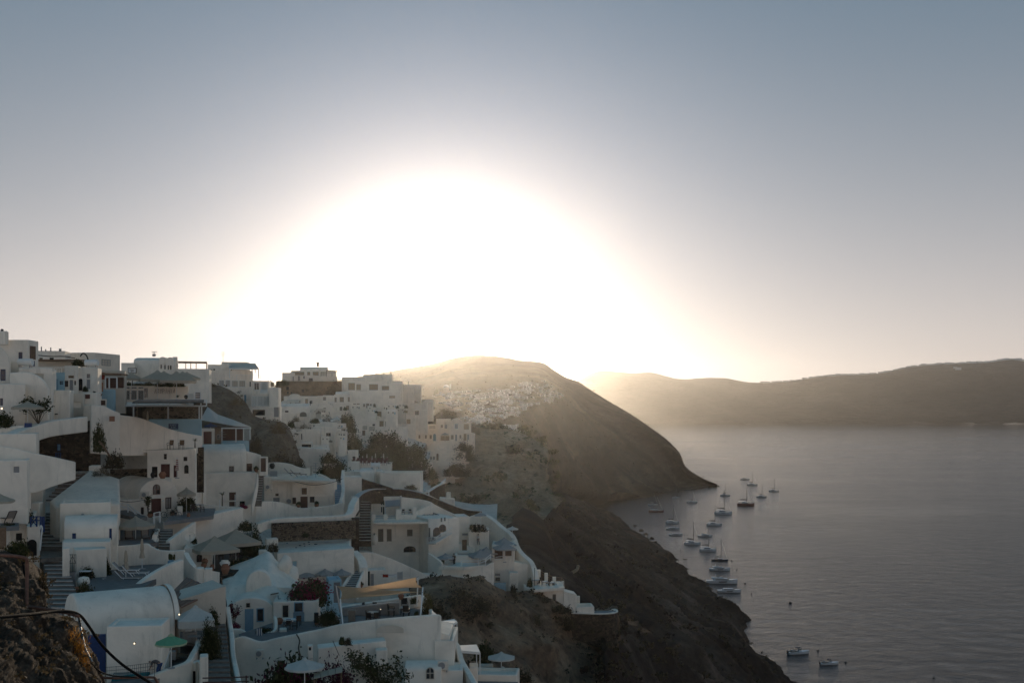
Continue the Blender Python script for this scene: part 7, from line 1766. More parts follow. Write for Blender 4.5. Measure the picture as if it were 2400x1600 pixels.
h = House('small white whirlpool tub by the lower pergola', name='hot_tub', cat='tub'); h.box(1100, 1120, 1563, 1585, 106, 2, par=0.2); m = MB(); z = h.zt-0.18; F = h.F; m.add([F.P(h.aL+0.28, z, -0.28), F.P(h.aR-0.28, z, -0.28), F.P(h.aR-0.28, z, -1.72), F.P(h.aL+0.28, z, -1.72)], [(0, 1, 2, 3)]); part('water', m, POOLG, h.e)
ribbon('thin curved white rail wall behind the lone parasol', [(1176, 1560, 116), (1192, 1572, 114), (1203, 1590, 111), (1207, 1612, 108)], h=0.8, th=0.15)
bush('dark shrub behind the lower pergola', 1135, 1545, 118, 60, 46, 'dark'); bush('dark scrub right of the lone parasol', 1215, 1600, 118, 70, 44, 'brown')
# ---------------------------------------------------------------- rubble knoll right below the viewer
pipe('brown steel handrail with a tall post on the knoll', [(-30, 1299, 43), (30, 1302, 43), (58, 1307, 43), (63, 1313, 43), (63.5, 1330, 43), (63, 1380, 42.7), (62, 1420, 42.4)], 0.07, RUST, name='handrail', cat='handrail', per=5)
pipe('brown steel rail running right from the foot of the post', [(60, 1421, 42.4), (100, 1425, 42.2), (150, 1434, 42), (184, 1443, 41.8)], 0.06, RUST, name='handrail', cat='handrail')
pipe('short pale rail falling into the orange grass', [(184, 1444, 45), (190, 1475, 44), (200, 1520, 43), (216, 1550, 42.5)], 0.045, STEEL, name='handrail', cat='handrail')
pipe('brown rail along the pool edge in the corner', [(205, 1584, 46), (270, 1588, 46), (350, 1586, 47), (366, 1592, 47), (374, 1620, 47)], 0.055, RUST, name='handrail', cat='handrail')
pipe('thick black hose sagging across the knoll and down to the right', [(-30, 1448, 34), (60, 1440, 37), (120, 1433, 40), (162, 1432, 41.5), (186, 1440, 42.5), (205, 1462, 43), (240, 1512, 44), (285, 1555, 44), (330, 1585, 44), (372, 1612, 44)], 0.055, RUBBER, name='hose', cat='hose')
pipe('thin black cable looping behind the tall post', [(54, 1310, 49), (58, 1345, 49), (72, 1366, 49), (88, 1375, 48.5), (98, 1400, 48), (106, 1418, 47.5), (122, 1432, 46.5)], 0.04, RUBBER, name='cable', cat='cable')
pipe('thin black cable hanging beside the orange grass', [(184, 1440, 44.6), (192, 1480, 44), (205, 1530, 43.5), (226, 1566, 43.5), (262, 1582, 45), (320, 1586, 46)], 0.03, RUBBER, name='cable', cat='cable')
bush('glowing orange dry broom hanging over the knoll edge', 172, 1538, 43, 84, 98, 'orange', depth=1.2); bush('lower orange dry broom at the knoll foot', 194, 1570, 42.5, 40, 66, 'orange'); bush('faded orange grass behind the hose', 145, 1500, 44.5, 50, 52, 'orange'); bush('brown thorn bush low on the knoll', 118, 1590, 41, 90, 70, 'brown')
bush('dark shrub crowning the knoll by the wooden shed', 36, 1310, 50, 66, 44, 'dark'); bush('dry brown shrub on the right brow of the knoll', 96, 1395, 50, 34, 60, 'brown'); bush('dry grey bush at the left edge of the knoll', 30, 1450, 43, 60, 34, 'dry'); bush('low dry scrub near the bottom left corner', 30, 1590, 37, 80, 40, 'dry')
ribbon('grey concrete ledge beside the knoll foot', [(116, 1424, 54), (128, 1426, 54), (138, 1428, 54)], h=0.4, th=0.4, mat=CONCRETE, name='ledge', anch=False)
# ---------------------------------------------------------------- houses further along the ridge
G_RIDGE = 'houses along the ridge'; TB = (CUSHION, simple('glare-painted window tan', (0.34, 0.25, 0.16), 0.7, 0.2, 3))  # TB: window fill painted pale tan to stand in for the sun's glare
h = House('glass-fronted white villa with canopied roof terrace right of the lettered wall', name='villa', cat='villa', group=G_SKY)
h.box(519, 581, 848, 862, 232, 5, rel=-6, wins=[])
h.box(487, 541, 854, 876, 226, 6, rel=-4, wins=[wn(491, 865, 498, 872, GREYP), wn(500, 864, 504, 872, DARK)])
h.box(468, 592, 868, 912, 222, 8, rel=-2, par=0.6, wins=[wn(513, 890, 526, 906, (WHITEP, CUSHION), (3, 0)), wn(528, 890, 540, 906, (WHITEP, CUSHION), (3, 0)), wn(543, 891, 558, 907, (WHITEP, CANVAS), (2, 0)), wn(560, 891, 575, 907, (WHITEP, CANVAS), (2, 0)), wn(585, 894, 588, 906, GREYP)])
h.box(590, 630, 892, 918, 219, 6, rel=-4, par=0.6, wins=[wn(595, 896, 608, 914, (WHITEP, GLASS), (1, 0)), wn(611, 896, 627, 914, (WHITEP, CANVASW), (0, 0))])
h.box(534, 592, 908, 958, 217, 6, rel=-2, par=0.2, wins=[dr(572, 925, 577, 948, PALEBLUE), wn(560, 926, 570, 940, (WHITE2, WHITE2), (0, 0))])
h.box(588, 645, 922, 960, 215, 6, rel=-3, par=0.8, wins=[wn(590, 928, 602, 951, (WHITEP, CANVASW), (1, 0)), wn(603, 928, 616, 951, (WHITEP, CANVASW), (1, 0)), wn(617, 928, 640, 951, (WHITEP, CANVASW), (2, 0))])
h.box(630, 653, 908, 960, 214, 5, rel=-6, par=0.3)
h.box(580, 657, 953, 990, 211, 6, rel=-3, par=0.2, wins=[op(592, 960, 621, 973), dr(642, 954, 653, 977, GREYP)])
pergola('canopied pergola on the roof of the glass-fronted villa', [(538, 864, 222), (606, 865, 221), (598, 853, 229), (536, 853, 230)], 1.9, PG + [(0, 1, 0.78)], WHITEP, CREAM, r=0.16)
railing('glass balustrade line of the villa roof terrace', [(555, 889, 221.5), (590, 889, 221), (610, 890, 219), (629, 891, 218.5)], h=0.9, r=0.03, bars=1)
h = House('white domed restaurant with brown bays and one dark chimney on the skyline', name='restaurant', cat='restaurant', group=G_SKY)
h.box(661, 690, 873, 894, 330, 6, rel=-6, wins=[]).box(682, 786, 868, 886, 332, 8, rel=-3, par=0.3, wins=[wn(685, 871, 713, 880, TB, (2, 0)), wn(720, 871, 727, 881, TB, (0, 0)), wn(733, 871, 747, 880, TB, (1, 0)), wn(752, 871, 766, 880, (TAUPE, CREAM), (1, 0))]).box(703, 768, 859, 872, 336, 6, rel=-2, roof='barrelx', spring=866)
h.box(682, 737, 879, 900, 327, 5, rel=-3, wins=[wn(686, 882, 688, 894, REDBROWN, (0, 0)), wn(699, 881, 702, 892, REDBROWN, (0, 0)), wn(711, 881, 714, 887, TAUPE, (0, 0)), wn(724, 886, 733, 894, TAUPE, (1, 0))]).box(736, 790, 882, 900, 328, 5, rel=-3, wins=[])
mb = MB(); mb.lathe([(0.35, 0), (0.35, 0.9), (0.55, 1.0), (0.5, 1.3), (0.15, 1.35)], 8, W(745, 859, 334)); part('chimney', mb, BLACKM, h.e)
railing('thin railing on the right terrace of the domed restaurant', [(752, 882, 328), (765, 882, 328), (778, 882, 328), (788, 881, 328)], h=1.0, mat=WOOD, r=0.04, bars=1)
pergola('light pergola at the right end of the domed restaurant', [(765, 870, 327), (790, 870, 327), (788, 867, 333), (766, 867, 333)], 1.6, PG, WOOD, None, slats=5, r=0.14)
h = House('weathered tan cave wall with dark holes under the domed restaurant', name='cave_wall', cat='wall')
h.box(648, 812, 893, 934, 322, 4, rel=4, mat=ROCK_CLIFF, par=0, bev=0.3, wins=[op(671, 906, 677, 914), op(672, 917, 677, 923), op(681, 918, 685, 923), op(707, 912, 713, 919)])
for lab, px, py, w, hh, k in (('dark bush left of the domed restaurant', 662, 902, 38, 14, 'olive'), ('russet tree clump right of the cave wall', 786, 930, 54, 44, 'bigbrown'), ('low dark bush at the gap left of the domed restaurant', 634, 906, 30, 14, 'dark')): bush(lab, px, py, 318, w, hh, k)
h = House('long white low house under the cave wall', group=G_RIDGE)
h.box(665, 746, 928, 956, 300, 6, rel=-3, wins=[wn(691, 938, 704, 945, TB, (2, 0)), wn(715, 934, 722, 946, TB, (0, 1)), dr(727, 938, 732, 950, TAUPE)])
h = House('white house with four-window bay and low arch roof', group=G_RIDGE)
h.box(744, 824, 927, 950, 302, 6, rel=-3, wins=[wn(757, 930, 764, 938, TB), wn(784, 931, 789, 942, TB), wn(796, 930, 806, 942, TB, (2, 0)), wn(815, 930, 820, 941, TB)])
h.box(786, 818, 917, 932, 304, 5, rel=-3, roof='barrelx', spring=925)
h = House('white gabled house with four small brown windows', group=G_RIDGE)
h.box(742, 782, 944, 1000, 288, 7, rel=2, roof='barrel', spring=960, wins=[wn(748, 964, 752, 971, TB, (0, 0)), wn(758, 955, 764, 961, TB, (0, 0)), dr(759, 963, 764, 976, BROWN), wn(769, 965, 773, 971, TB, (0, 0))])
h.box(725, 745, 946, 996, 290, 6, rel=-2, wins=[op(726, 940, 728, 950)]).box(780, 824, 944, 990, 292, 6, rel=-3, wins=[dr(796, 953, 802, 962, TAUPE), wn(811, 950, 818, 961, TB, (1, 0))])
h = House('cream-shaded white house with round-shouldered end wall', group=G_RIDGE)
h.box(655, 725, 945, 985, 262, 6, rel=-3, roof='barrelx', spring=956).box(656, 726, 966, 1004, 250, 4, rel=-3, par=0.2, wins=[('aopening', 703, 965, 719, 976, (DARK, TAUPE)), wn(668, 962, 676, 966, BROWN, (0, 0))])
for lab, px, py, w, hh, k in (('red-flowered bush before the round-shouldered house', 694, 986, 24, 16, 'dry'), ('small red bush on the next terrace below', 712, 1002, 16, 14, 'dry'), ('rounded green bush in a white bed', 683, 1000, 24, 16, 'dark2'), ('brown hedge along the gabled house terrace', 738, 990, 26, 12, 'dark2'), ('red bush at the gabled house', 766, 986, 20, 14, 'dry')): bush(lab, px, py, 246, w, hh, k)
bush('tall russet green tree right of the gabled house', 815, 1008, 262, 50, 52, 'bigolive', name='tree', cat='tree')
at_canopy(par_white, 790, 976, 268, 3.0, 'flat white parasol in front of the tall russet tree', width=26)
h = House('white terraces with curved arch openings below the round-shouldered house', group=G_RIDGE)
h.box(672, 714, 1012, 1042, 226, 5, rel=-4, wins=[op(706, 1016, 712, 1030)]).box(662, 690, 994, 1014, 232, 3, rel=-8, roof='slope', ytr=1010, par=0)
h = House('white block house with single grey window beside the green slope', group=G_RIDGE)
h.box(733, 785, 1000, 1042, 230, 6, rel=-3, wins=[wn(764, 1014, 775, 1022, TAUPE, (1, 0))]).box(708, 750, 1006, 1036, 226, 4, rel=-4, par=0.2).box(752, 790, 990, 1004, 236, 3, rel=-2, par=0)
h = House('white flat canopy house with dark shaded front', group=G_RIDGE)
h.box(701, 731, 1036, 1056, 220, 4, rel=-3, par=0, wins=[op(707, 1041, 729, 1048)]).box(697, 772, 1048, 1092, 214, 4, rel=-3, par=0.2, roof='slope', ytr=1052).box(733, 768, 1044, 1062, 218, 3, rel=-3, par=0.4)
h = House('little white bell tower with pointed cap above the big bush', name='bell_tower', cat='tower')
h.box(793, 808, 1043, 1066, 226, 1.6, par=0); mb = MB(); c = W(800, 1043, 226.8); mb.lathe([(0.45, 0), (0.4, 0.5), (0.25, 0.8), (0.03, 1.4)], 8, c); part('cap', mb, WHITE, h.e)
h = House('white garden shed with window beside the bell tower', group=G_RIDGE)
h.box(815, 838, 1055, 1080, 228, 3, par=0.1, rel=-4, wins=[wn(826, 1069, 833, 1074, BROWN, (0, 0))])
rnd = random.Random(21)
for k in range(84):
 t = (k+0.5)/84; py = rnd.uniform(934, 1034); px = rnd.uniform(668 if py < 1000 else 690, 955 if py < 975 else 800); d = 316-(py-930)*0.86+rnd.uniform(-3, 3)
 w_ = rnd.uniform(11, 30); hh = rnd.uniform(7, 15); kind = rnd.choice(('flat', 'flat', 'barrel', 'barrelx', 'slope'))
 roofw = {'flat': 'flat-roofed', 'barrel': 'gable-vaulted', 'barrelx': 'long-vaulted', 'slope': 'slant-topped'}[kind]
 spot = 'under the cave wall' if py < 958 and px < 810 else 'fronting the stepped hotel' if px >= 810 else 'by the russet tree' if px > 740 and py < 1005 else 'below the round-shouldered house' if py < 990 else 'left of the bell tower'
 mt = CREAM if k % 7 == 3 else WHITE2 if k % 4 == 0 else BLUEWASH if k % 11 == 5 else WHITE; dm = rnd.choice((TAUPE, PALEBLUE, BROWN, None))
 h = House('%s %s house, %s%s, %s' % (('narrow', 'broad')[w_ > 17], ('cream' if mt == CREAM else 'greyish-white' if mt == WHITE2 else 'pale-blue' if mt == BLUEWASH else 'white')+' '+roofw, 'two windows' if w_ > 17 else 'one window', '' if dm is None else ', %s door' % ('taupe' if dm == TAUPE else 'pale-blue' if dm == PALEBLUE else 'brown'), spot), group='small houses packed between the ridge terraces')
 ws = [wn(px+w_*u-1.6, py-hh*0.55, px+w_*u+1.6, py-hh*0.25, TB, (0, 0)) for u in ((-0.25, 0.2) if w_ > 17 else (0.0,))]
 if dm is not None: ws.append(dr(px+w_*0.33, py-hh*0.5, px+w_*0.33+2.6, py-0.5, dm))
 h.box(px-w_/2, px+w_/2, py-hh, py, d, rnd.uniform(2.5, 5), rel=rnd.uniform(-16, 8), roof=kind, ytr=(py-hh+rnd.uniform(1, 4)) if kind == 'slope' else None, par=rnd.choice((0.2, 0.5, 0.8)), wins=ws, mat=mt)
 if k % 3 == 0: bush('low dark bush on a ridge terrace', px+w_*0.6, py+2, d-2, rnd.uniform(8, 16), rnd.uniform(5, 10), rnd.choice(('dark', 'olive', 'dry')), group='bushes on the ridge terraces')
# stepped hotel in the sun glare
h = House('tall stepped white hotel standing against the glare', name='hotel', cat='hotel', group=G_RIDGE)
h.box(851, 919, 877, 900, 318, 6, rel=-2, wins=[]).box(801, 856, 883, 900, 316, 4, rel=-2).box(811, 943, 893, 925, 312, 8, rel=-2, par=0.5, wins=[wn(816, 897, 832, 914, TB, (1, 0)), wn(835, 900, 846, 914, TB, (1, 0)), wn(865, 900, 886, 914, TB, (3, 0)), wn(895, 904, 912, 914, TB, (2, 0))])
h.box(824, 939, 917, 955, 304, 8, rel=-2, wins=[wn(912, 927, 926, 933, TB, (2, 0))]).box(824, 899, 943, 972, 297, 6, rel=-2, par=0.3, wins=[wn(828, 945, 834, 953, TB), wn(836, 945, 843, 953, TB), wn(851, 946, 856, 953, TB), wn(858, 945, 865, 956, TB), wn(867, 946, 871, 953, TB)])
h.box(876, 940, 955, 985, 294, 6, rel=-2, par=0.3, wins=[op(879, 964, 894, 977, TB), wn(898, 963, 912, 972, TB, (2, 0)), wn(914, 963, 922, 972, TB)])
h.box(824, 890, 960, 994, 290, 5, rel=-3, roof='slope', ytr=976, par=0, wins=[wn(866, 973, 874, 980, CREAM)])
h.box(826, 888, 984, 1024, 282, 6, rel=-3, wins=[wn(873, 993, 879, 998, TAUPE), wn(850, 998, 860, 1006, (TAUPE, CREAM)), wn(866, 1000, 878, 1008, (TAUPE, CREAM), (2, 0)), dr(849, 1008, 856, 1020, WOOD)])
h.box(885, 930, 982, 1012, 286, 5, rel=-2, par=0.2, wins=[op(887, 986, 899, 999, TB), op(903, 987, 912, 999, TB), op(914, 987, 926, 999, TB)])
h.box(884, 955, 1000, 1036, 280, 6, rel=-2, par=0.2)
pergola('thin roof pergola on top of the stepped hotel', [(881, 865, 318), (917, 865, 318), (916, 863, 324), (882, 863, 324)], 1.6, PG + [(0, 1, 0.5)], WOOD, None, slats=5, r=0.1)
h = House('white hotel wing with pitched brown gazebo roof in the glare', group=G_RIDGE)
h.box(899, 971, 903, 970, 322, 8, rel=-2, wins=[wn(903, 905, 912, 915, TB), wn(930, 915, 940, 922, TB)]).box(942, 986, 901, 940, 330, 7, rel=-2, wins=[wn(952, 916, 962, 924, TB)]).box(938, 1001, 944, 985, 322, 6, rel=-2, wins=[]).box(990, 1015, 936, 962, 330, 5, rel=-2).box(968, 1002, 960, 990, 318, 5, rel=-2, wins=[wn(972, 962, 982, 972, TAUPE)])
h.box(899, 973, 972, 1010, 308, 6, rel=-2, par=0.3, wins=[op(903, 977, 910, 988, TB), op(912, 977, 922, 988, TB), op(945, 983, 952, 993, TB), op(953, 982, 962, 993, TB)])
mb = MB(); a = W(967, 936, 325); mb.add([W(947, 945, 322), W(987, 945, 322), W(985, 944, 330), W(950, 944, 330), (a.x, a.y, a.z)], [(0, 1, 4), (1, 2, 4), (2, 3, 4), (3, 0, 4), (3, 2, 1, 0)]); part('gazebo_roof', mb, WOOD, h.e)
pipe('thin flat awning mast above the hotel wing', [(958, 890, 330), (958, 902, 330)], 0.12, GREYP, name='mast', cat='mast', smooth=False)
# cluster hanging over the ravine
h = House('white cave-house cluster hanging over the ravine with barrel gable', name='house_cluster', cat='house')
h.box(1053, 1087, 980, 1040, 338, 7, rel=0, roof='barrel', spring=994, wins=[wn(1066, 993, 1073, 1004, (PALEBLUE, GREYP), (1, 0)), wn(1057, 1019, 1063, 1029, TB), dr(1067, 1018, 1071, 1033, GREYP), wn(1077, 1019, 1081, 1027, TB)])
h.box(1022, 1056, 981, 1040, 340, 7, rel=-1, wins=[wn(1033, 995, 1038, 1002, TB, (0, 0)), wn(1042, 995, 1048, 1004, (GREYP, GREYP), (1, 0)), op(1033, 1021, 1053, 1032, TB)])
h.box(974, 1024, 994, 1040, 342, 6, rel=-1, wins=[wn(985, 997, 1000, 1004, (CREAM, CREAM), (2, 0)), wn(1006, 997, 1020, 1004, (CREAM, CREAM), (2, 0)), wn(981, 1019, 985, 1027, TB), wn(996, 1019, 1000, 1027, TB), wn(1007, 1019, 1012, 1028, TB), ('adoor', 1015, 1016, 1022, 1033, PALEBLUE)])
h.box(948, 976, 990, 1036, 344, 6, rel=-1, wins=[wn(968, 996, 972, 1001, TB, (0, 0)), op(954, 1020, 960, 1031, TB)])
h.box(1086, 1103, 990, 1014, 340, 5, rel=-2, wins=[op(1087, 993, 1099, 1006, TB)]).box(1086, 1112, 1010, 1040, 336, 4, rel=-3, roof='slope', ytr=1016, par=0, wins=[op(1087, 1016, 1093, 1032, TB), op(1095, 1018, 1099, 1030, (GREYP, GREYP))])
h.box(958, 1100, 1034, 1062, 333, 5, rel=-1, par=0.7, wins=[wn(978, 1041, 983, 1049, TB), dr(985, 1040, 991, 1055, PALEBLUE), wn(993, 1041, 998, 1049, TB)])
h.box(1018, 1092, 1050, 1092, 329, 4, rel=-2, roof='slope', ytr=1058, par=0).box(994, 1032, 1056, 1092, 327, 4, rel=-1, par=0.2, wins=[wn(1008, 1069, 1012, 1077, TB), wn(1015, 1069, 1019, 1077, TB), ('aopening', 1023, 1062, 1028, 1078, (DARK, WOOD))])
h.box(1004, 1076, 1080, 1096, 324, 4, rel=-2, par=0.4).box(1028, 1066, 1090, 1106, 322, 3, rel=-2, par=0.1)
at_canopy(par_grey, 1043, 1013, 335, 3.0, 'grey parasol on the terrace of the ravine cluster', width=20)
ribbon('white diagonal stair wall under the ravine cluster', [(955, 1035, 330), (975, 1055, 326), (990, 1072, 323), (1006, 1084, 320)], h=1.5, th=1.2)
for lab, px, py, d, w, hh, k in (('brown scrub hill behind the ravine cluster', 1040, 988, 372, 84, 38, 'bigbrown'), ('dark scrub right of the ravine cluster', 1085, 1074, 332, 74, 50, 'bigbrown'), ('dark bush under the tip of the ravine cluster', 1072, 1112, 318, 70, 36, 'bigbrown'), ('dark bush left under the ravine cluster', 1010, 1118, 316, 40, 30, 'bigolive'), ('wide green slope of bushes below the stepped hotel, upper', 905, 1060, 262, 110, 66, 'bigolive'), ('wide green slope of bushes beside the bell tower', 820, 1054, 240, 84, 60, 'bigolive'), ('wide green bush bank above the valley, right', 958, 1092, 252, 110, 72, 'bigolive'), ('green bush bank behind the folded parasols', 880, 1092, 244, 120, 60, 'bigolive'), ('olive bush at the valley bottom', 975, 1120, 236, 70, 40, 'bigbrown'), ('shrub above the restaurant right corner', 930, 1105, 228, 60, 36, 'bigolive')): bush(lab, px, py, d, w, hh, k)
for p in ((780, 1060, 232), (830, 1075, 238), (900, 1085, 246), (960, 1110, 240), (1000, 1130, 250), (1030, 1110, 300), (880, 1040, 262), (940, 1060, 270)):
 q = W(*p); anchor(q.x, q.y, q.z-1.0)
# ---------------------------------------------------------------- far village on the hill
HP = HILLG.reshape(-1, 3); HX = CPX+FPX*HP[:, 0]/HP[:, 1]; HY = CPY+FPX*(EYE-HP[:, 2])/HP[:, 1]
def hillpt(px, py):
 k = np.argmin((HX-px)**2+(HY-py)**2+(HP[:, 1]/400)**2*0.2); return Vector(HP[k])
def far_proto(kind):
 e = thing('far_house', '', 'house', (0, -80, 0)); m = MB()
 if kind == 0: m.box((0, 2, 0.2), 6, 5, 6)
 elif kind == 1: m.box((-1.2, 2, -0.3), 5, 5, 5.2); m.box((2.6, 2.6, 0.9), 3.2, 4, 6.4)
 elif kind == 2: m.box((0, 2, -0.5), 7.5, 5, 5)
 else:
  m.box((0, 2, -0.8), 5, 5, 4.4); n = 8; b = len(m.v)
  for y in (-0.5, 4.5): m.v += [(2.5*math.cos(PI*k/n), y, 1.4+2.0*math.sin(PI*k/n)) for k in range(n+1)]
  m.f += [(b+k, b+k+1, b+n+2+k, b+n+1+k) for k in range(n)]+[tuple(b+k for k in range(n+1))[::-1], tuple(b+n+1+k for k in range(n+1))]
 part('wall', m, FARWHITE, e, world=False)
 for x, z in ((-1.3, 0.5), (1.2, 0.4), (0.1, -1.2)):
  w_ = MB(); w_.box((x, -0.52 if kind != 1 else (-0.52 if x < 1 else 0.58), z), 0.8, 0.08, 1.4 if z > 0 else 2.0); part('window' if z > 0 else 'door', w_, TAUPE, e, world=False)
 return e
protos = [far_proto(k) for k in range(4)]
def inside(p, poly):
 c = False; n = len(poly)
 for i in range(n):
  a, b = poly[i], poly[i-1]
  if (a[1] > p[1]) != (b[1] > p[1]) and p[0] < (b[0]-a[0])*(p[1]-a[1])/(b[1]-a[1])+a[0]: c = not c
 return c
rnd = random.Random(3)
for poly, step, lab in (([(1012, 926), (1060, 918), (1120, 912), (1190, 916), (1236, 930), (1262, 948), (1212, 962), (1222, 972), (1190, 985), (1150, 976), (1092, 962), (1040, 950)], 9.2, 'small white house packed on the hillside of the hazy far village'),
      ([(1196, 908), (1240, 896), (1272, 894), (1300, 914), (1318, 930), (1296, 946), (1268, 940), (1252, 930), (1215, 922)], 7.5, 'small white house in the upper outlying knot of the far village'),
      ([(1062, 962), (1100, 966), (1150, 985), (1160, 1000), (1220, 998), (1234, 1016), (1180, 1010), (1130, 996), (1088, 996)], 10.5, 'small white house on the lower fringe of the far village')):
 xs = [p[0] for p in poly]; ys = [p[1] for p in poly]; y = min(ys); r_ = 0
 while y < max(ys):
  x = min(xs)+(r_ % 2)*step/2
  while x < max(xs):
   q = (x+rnd.uniform(-2.5, 2.5), y+rnd.uniform(-1.6, 1.6))
   if inside(q, poly) and rnd.random() < 0.90:
    P = hillpt(*q); sc = size(step*1.25, P.y)/6.5
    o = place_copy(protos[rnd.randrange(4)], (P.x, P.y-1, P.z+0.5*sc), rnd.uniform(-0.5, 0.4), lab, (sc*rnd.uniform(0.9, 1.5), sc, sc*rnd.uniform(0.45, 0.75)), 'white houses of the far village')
   x += step
  y += step*0.62; r_ += 1
h = House('domed white chapel on the crest of the far village', name='chapel', cat='chapel')
P = hillpt(1047, 922); d = P.y-6
h.box(1034, 1060, 916, 932, d, 9, par=0, anch=False); h.box(1040, 1052, 908, 920, d+1, 6, par=0, anch=False)
mb = MB(); c = W(1046, 908, d+3); r = size(7, d); mb.lathe([(r, 0), (r*0.92, r*0.4), (r*0.7, r*0.75), (r*0.35, r*0.95), (0.05, r)], 12, c); part('dome', mb, FARWHITE, h.e, smooth=True)
mb = MB(); c = W(1055, 905, d+2); mb.box(c, size(4, d), 2, size(12, d)); part('belfry', mb, FARWHITE, h.e)
bush('dark tree left of the far domed chapel', 1023, 930, d-10, 16, 22, 'dark', name='tree', cat='tree')
HN = HILLN.reshape(-1, 3); scr = MB(); rnd = random.Random(9)
def scatter(name, G, Nn, n, smin, smax, mat, seed, cond=None, tris=16, up=0.3):
 """low scrub and boulders strewn over a slope, too many to count"""
 rnd = random.Random(seed); P = G.reshape(-1, 3); mb = MB(); k = 0; tries = 0
 while k < n and tries < n*12:
  tries += 1
  i = rnd.randrange(len(P)); p = P[i]
  if p[1] < 20 or p[2] < 7 or Nn.reshape(-1, 3)[i][2] < 0.2: continue
  if cond and not cond(*proj(p), p): continue
  s = smin*(smax/smin)**rnd.random(); c = Vector(p)+Vector((rnd.uniform(-2, 2), rnd.uniform(-2, 2), 0))*s
  for _ in range(tris):
   a = rnd.uniform(0, 2*PI); q = c+Vector((math.cos(a)*s*rnd.uniform(0, 0.8), math.sin(a)*s*rnd.uniform(0, 0.8), s*rnd.uniform(0.0, 0.7)))
   u = Vector((rnd.gauss(0, 1), rnd.gauss(0, 1), rnd.gauss(0, 1)+up)).normalized()*s*0.26; v = u.cross(Vector((rnd.gauss(0, 1), rnd.gauss(0, 1), rnd.gauss(0, 1)))).normalized()*s*0.17
   b = len(mb.v); mb.v += [tuple(q-u), tuple(q-v), tuple(q+u), tuple(q+v)]; mb.f.append((b, b+1, b+2, b+3))
  k += 1
 o = part(name, mb, mat); o['kind'] = 'stuff'; return o
scatter('hill_scrub', HILLG[60:], HILLN[60:], 1800, 0.8, 2.4, LEAF_BROWN, 5)
scatter('slope_scrub', SLOPEG[50:], SLOPEN[50:], 2600, 0.4, 1.6, LEAF_BROWN, 6)
scatter('bluff_scrub', BLUFFG[50:], BLUFFN[50:], 240, 0.6, 3.2, LEAF_OLIVE, 7)
scatter('cliff_scrub', CLIFFG, CLIFFN, 300, 0.25, 0.9, LEAF_BROWN, 8)
scatter('outcrop_scrub', OUTG, OUTN, 260, 0.2, 0.7, LEAF_DRY, 9)
scatter('knoll_scrub', KNOLLG, KNOLLN, 420, 0.07, 0.3, LEAF_DRY, 10)
scatter('slope_boulders', SLOPEG[50:], SLOPEN[50:], 500, 0.6, 2.4, ROCK_DARK, 16, tris=14, up=0)
FP = FARG.reshape(-1, 3); fx = CPX+FPX*FP[:, 0]/FP[:, 1]; fy = CPY+FPX*(EYE-FP[:, 2])/FP[:, 1]
ft = MB(); rnd = random.Random(12)
def rim(px):
 m = np.abs(fx-px) < 4; return Vector(FP[m][np.argmin(fy[m])]) if m.any() else None
for k in range(900):
 px = rnd.triangular(2170, 2440, 2300) if k < 760 else rnd.uniform(1780, 2200)
 R = rim(px)
 if R is None: continue
 s = rnd.uniform(12, 28); dz = rnd.uniform(0, 38)*(1 if k < 760 else 0.15); ft.box((R.x, R.y-18-dz*1.6, R.z-dz+3), s*1.3, s, s*0.75)
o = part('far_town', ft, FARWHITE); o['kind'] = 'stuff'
# ---------------------------------------------------------------- boats in the bay (bow along +x, waterline z = 0)
HULLW = simple('white gelcoat', (0.62, 0.63, 0.64), 0.25, 0.04, 0.5, spec=0.5); HULLB = simple('navy gelcoat', (0.015, 0.035, 0.06), 0.25, 0.1, 0.5, spec=0.5); HULLR = simple('maroon hull', (0.13, 0.03, 0.025), 0.4, 0.15, 0.6); ANTIF = simple('dark bottom paint', (0.02, 0.02, 0.025), 0.7, 0.1, 1)
TEAK = simple('teak deck', (0.22, 0.15, 0.10), 0.8, 0.2, 2); SAILC = simple('dark sail cover', (0.03, 0.032, 0.045), 0.8, 0.15, 2); SAILW = simple('furled white sail', (0.6, 0.58, 0.55), 0.8, 0.1, 2); SPAR = simple('dark spar', (0.06, 0.06, 0.065), 0.4, 0.1, 2)
def hull_mb(L, B, free, y0=0.0, bow=0.45, sheer=0.25, draft=0.3, stern=0.85, n=9):
 mb = MB(); rows = []
 for i in range(n+1):
  t = i/n; x = -L/2+L*t
  w = B/2*(stern+(1-stern)*min(1, t*3)) if t < 0.5 else B/2*max(0.02, (1-((t-0.5)/0.5)**2.2)**0.75)
  z = free*(1+sheer*t*t); xb = x-(free*bow*(t**3)) ; wb = w*0.86
  rows.append([(xb, y0-wb*0.55, -draft), (x-0.3*bow*t**3, y0-wb, 0.12), (x, y0-w, z), (x, y0+w, z), (x-0.3*bow*t**3, y0+wb, 0.12), (xb, y0+wb*0.55, -draft)])
 m = 6; mb.v = [p for r in rows for p in r]; mb.f = [(i*m+j, i*m+(j+1) % m, (i+1)*m+(j+1) % m, (i+1)*m+j) for i in range(n) for j in range(m)]+[tuple(range(m)), tuple(n*m+j for j in range(m))[::-1]]
 return mb
def house_mb(x0, x1, w, z0, z1, rake0=0.2, rake1=0.9, taper=0.82):
 return MB().hexa([(x0, -w/2, z0), (x1, -w/2*0.92, z0), (x1, w/2*0.92, z0), (x0, w/2, z0), (x0+rake0, -w/2*taper, z1), (x1-rake1, -w/2*taper*0.9, z1), (x1-rake1, w/2*taper*0.9, z1), (x0+rake0, w/2*taper, z1)])
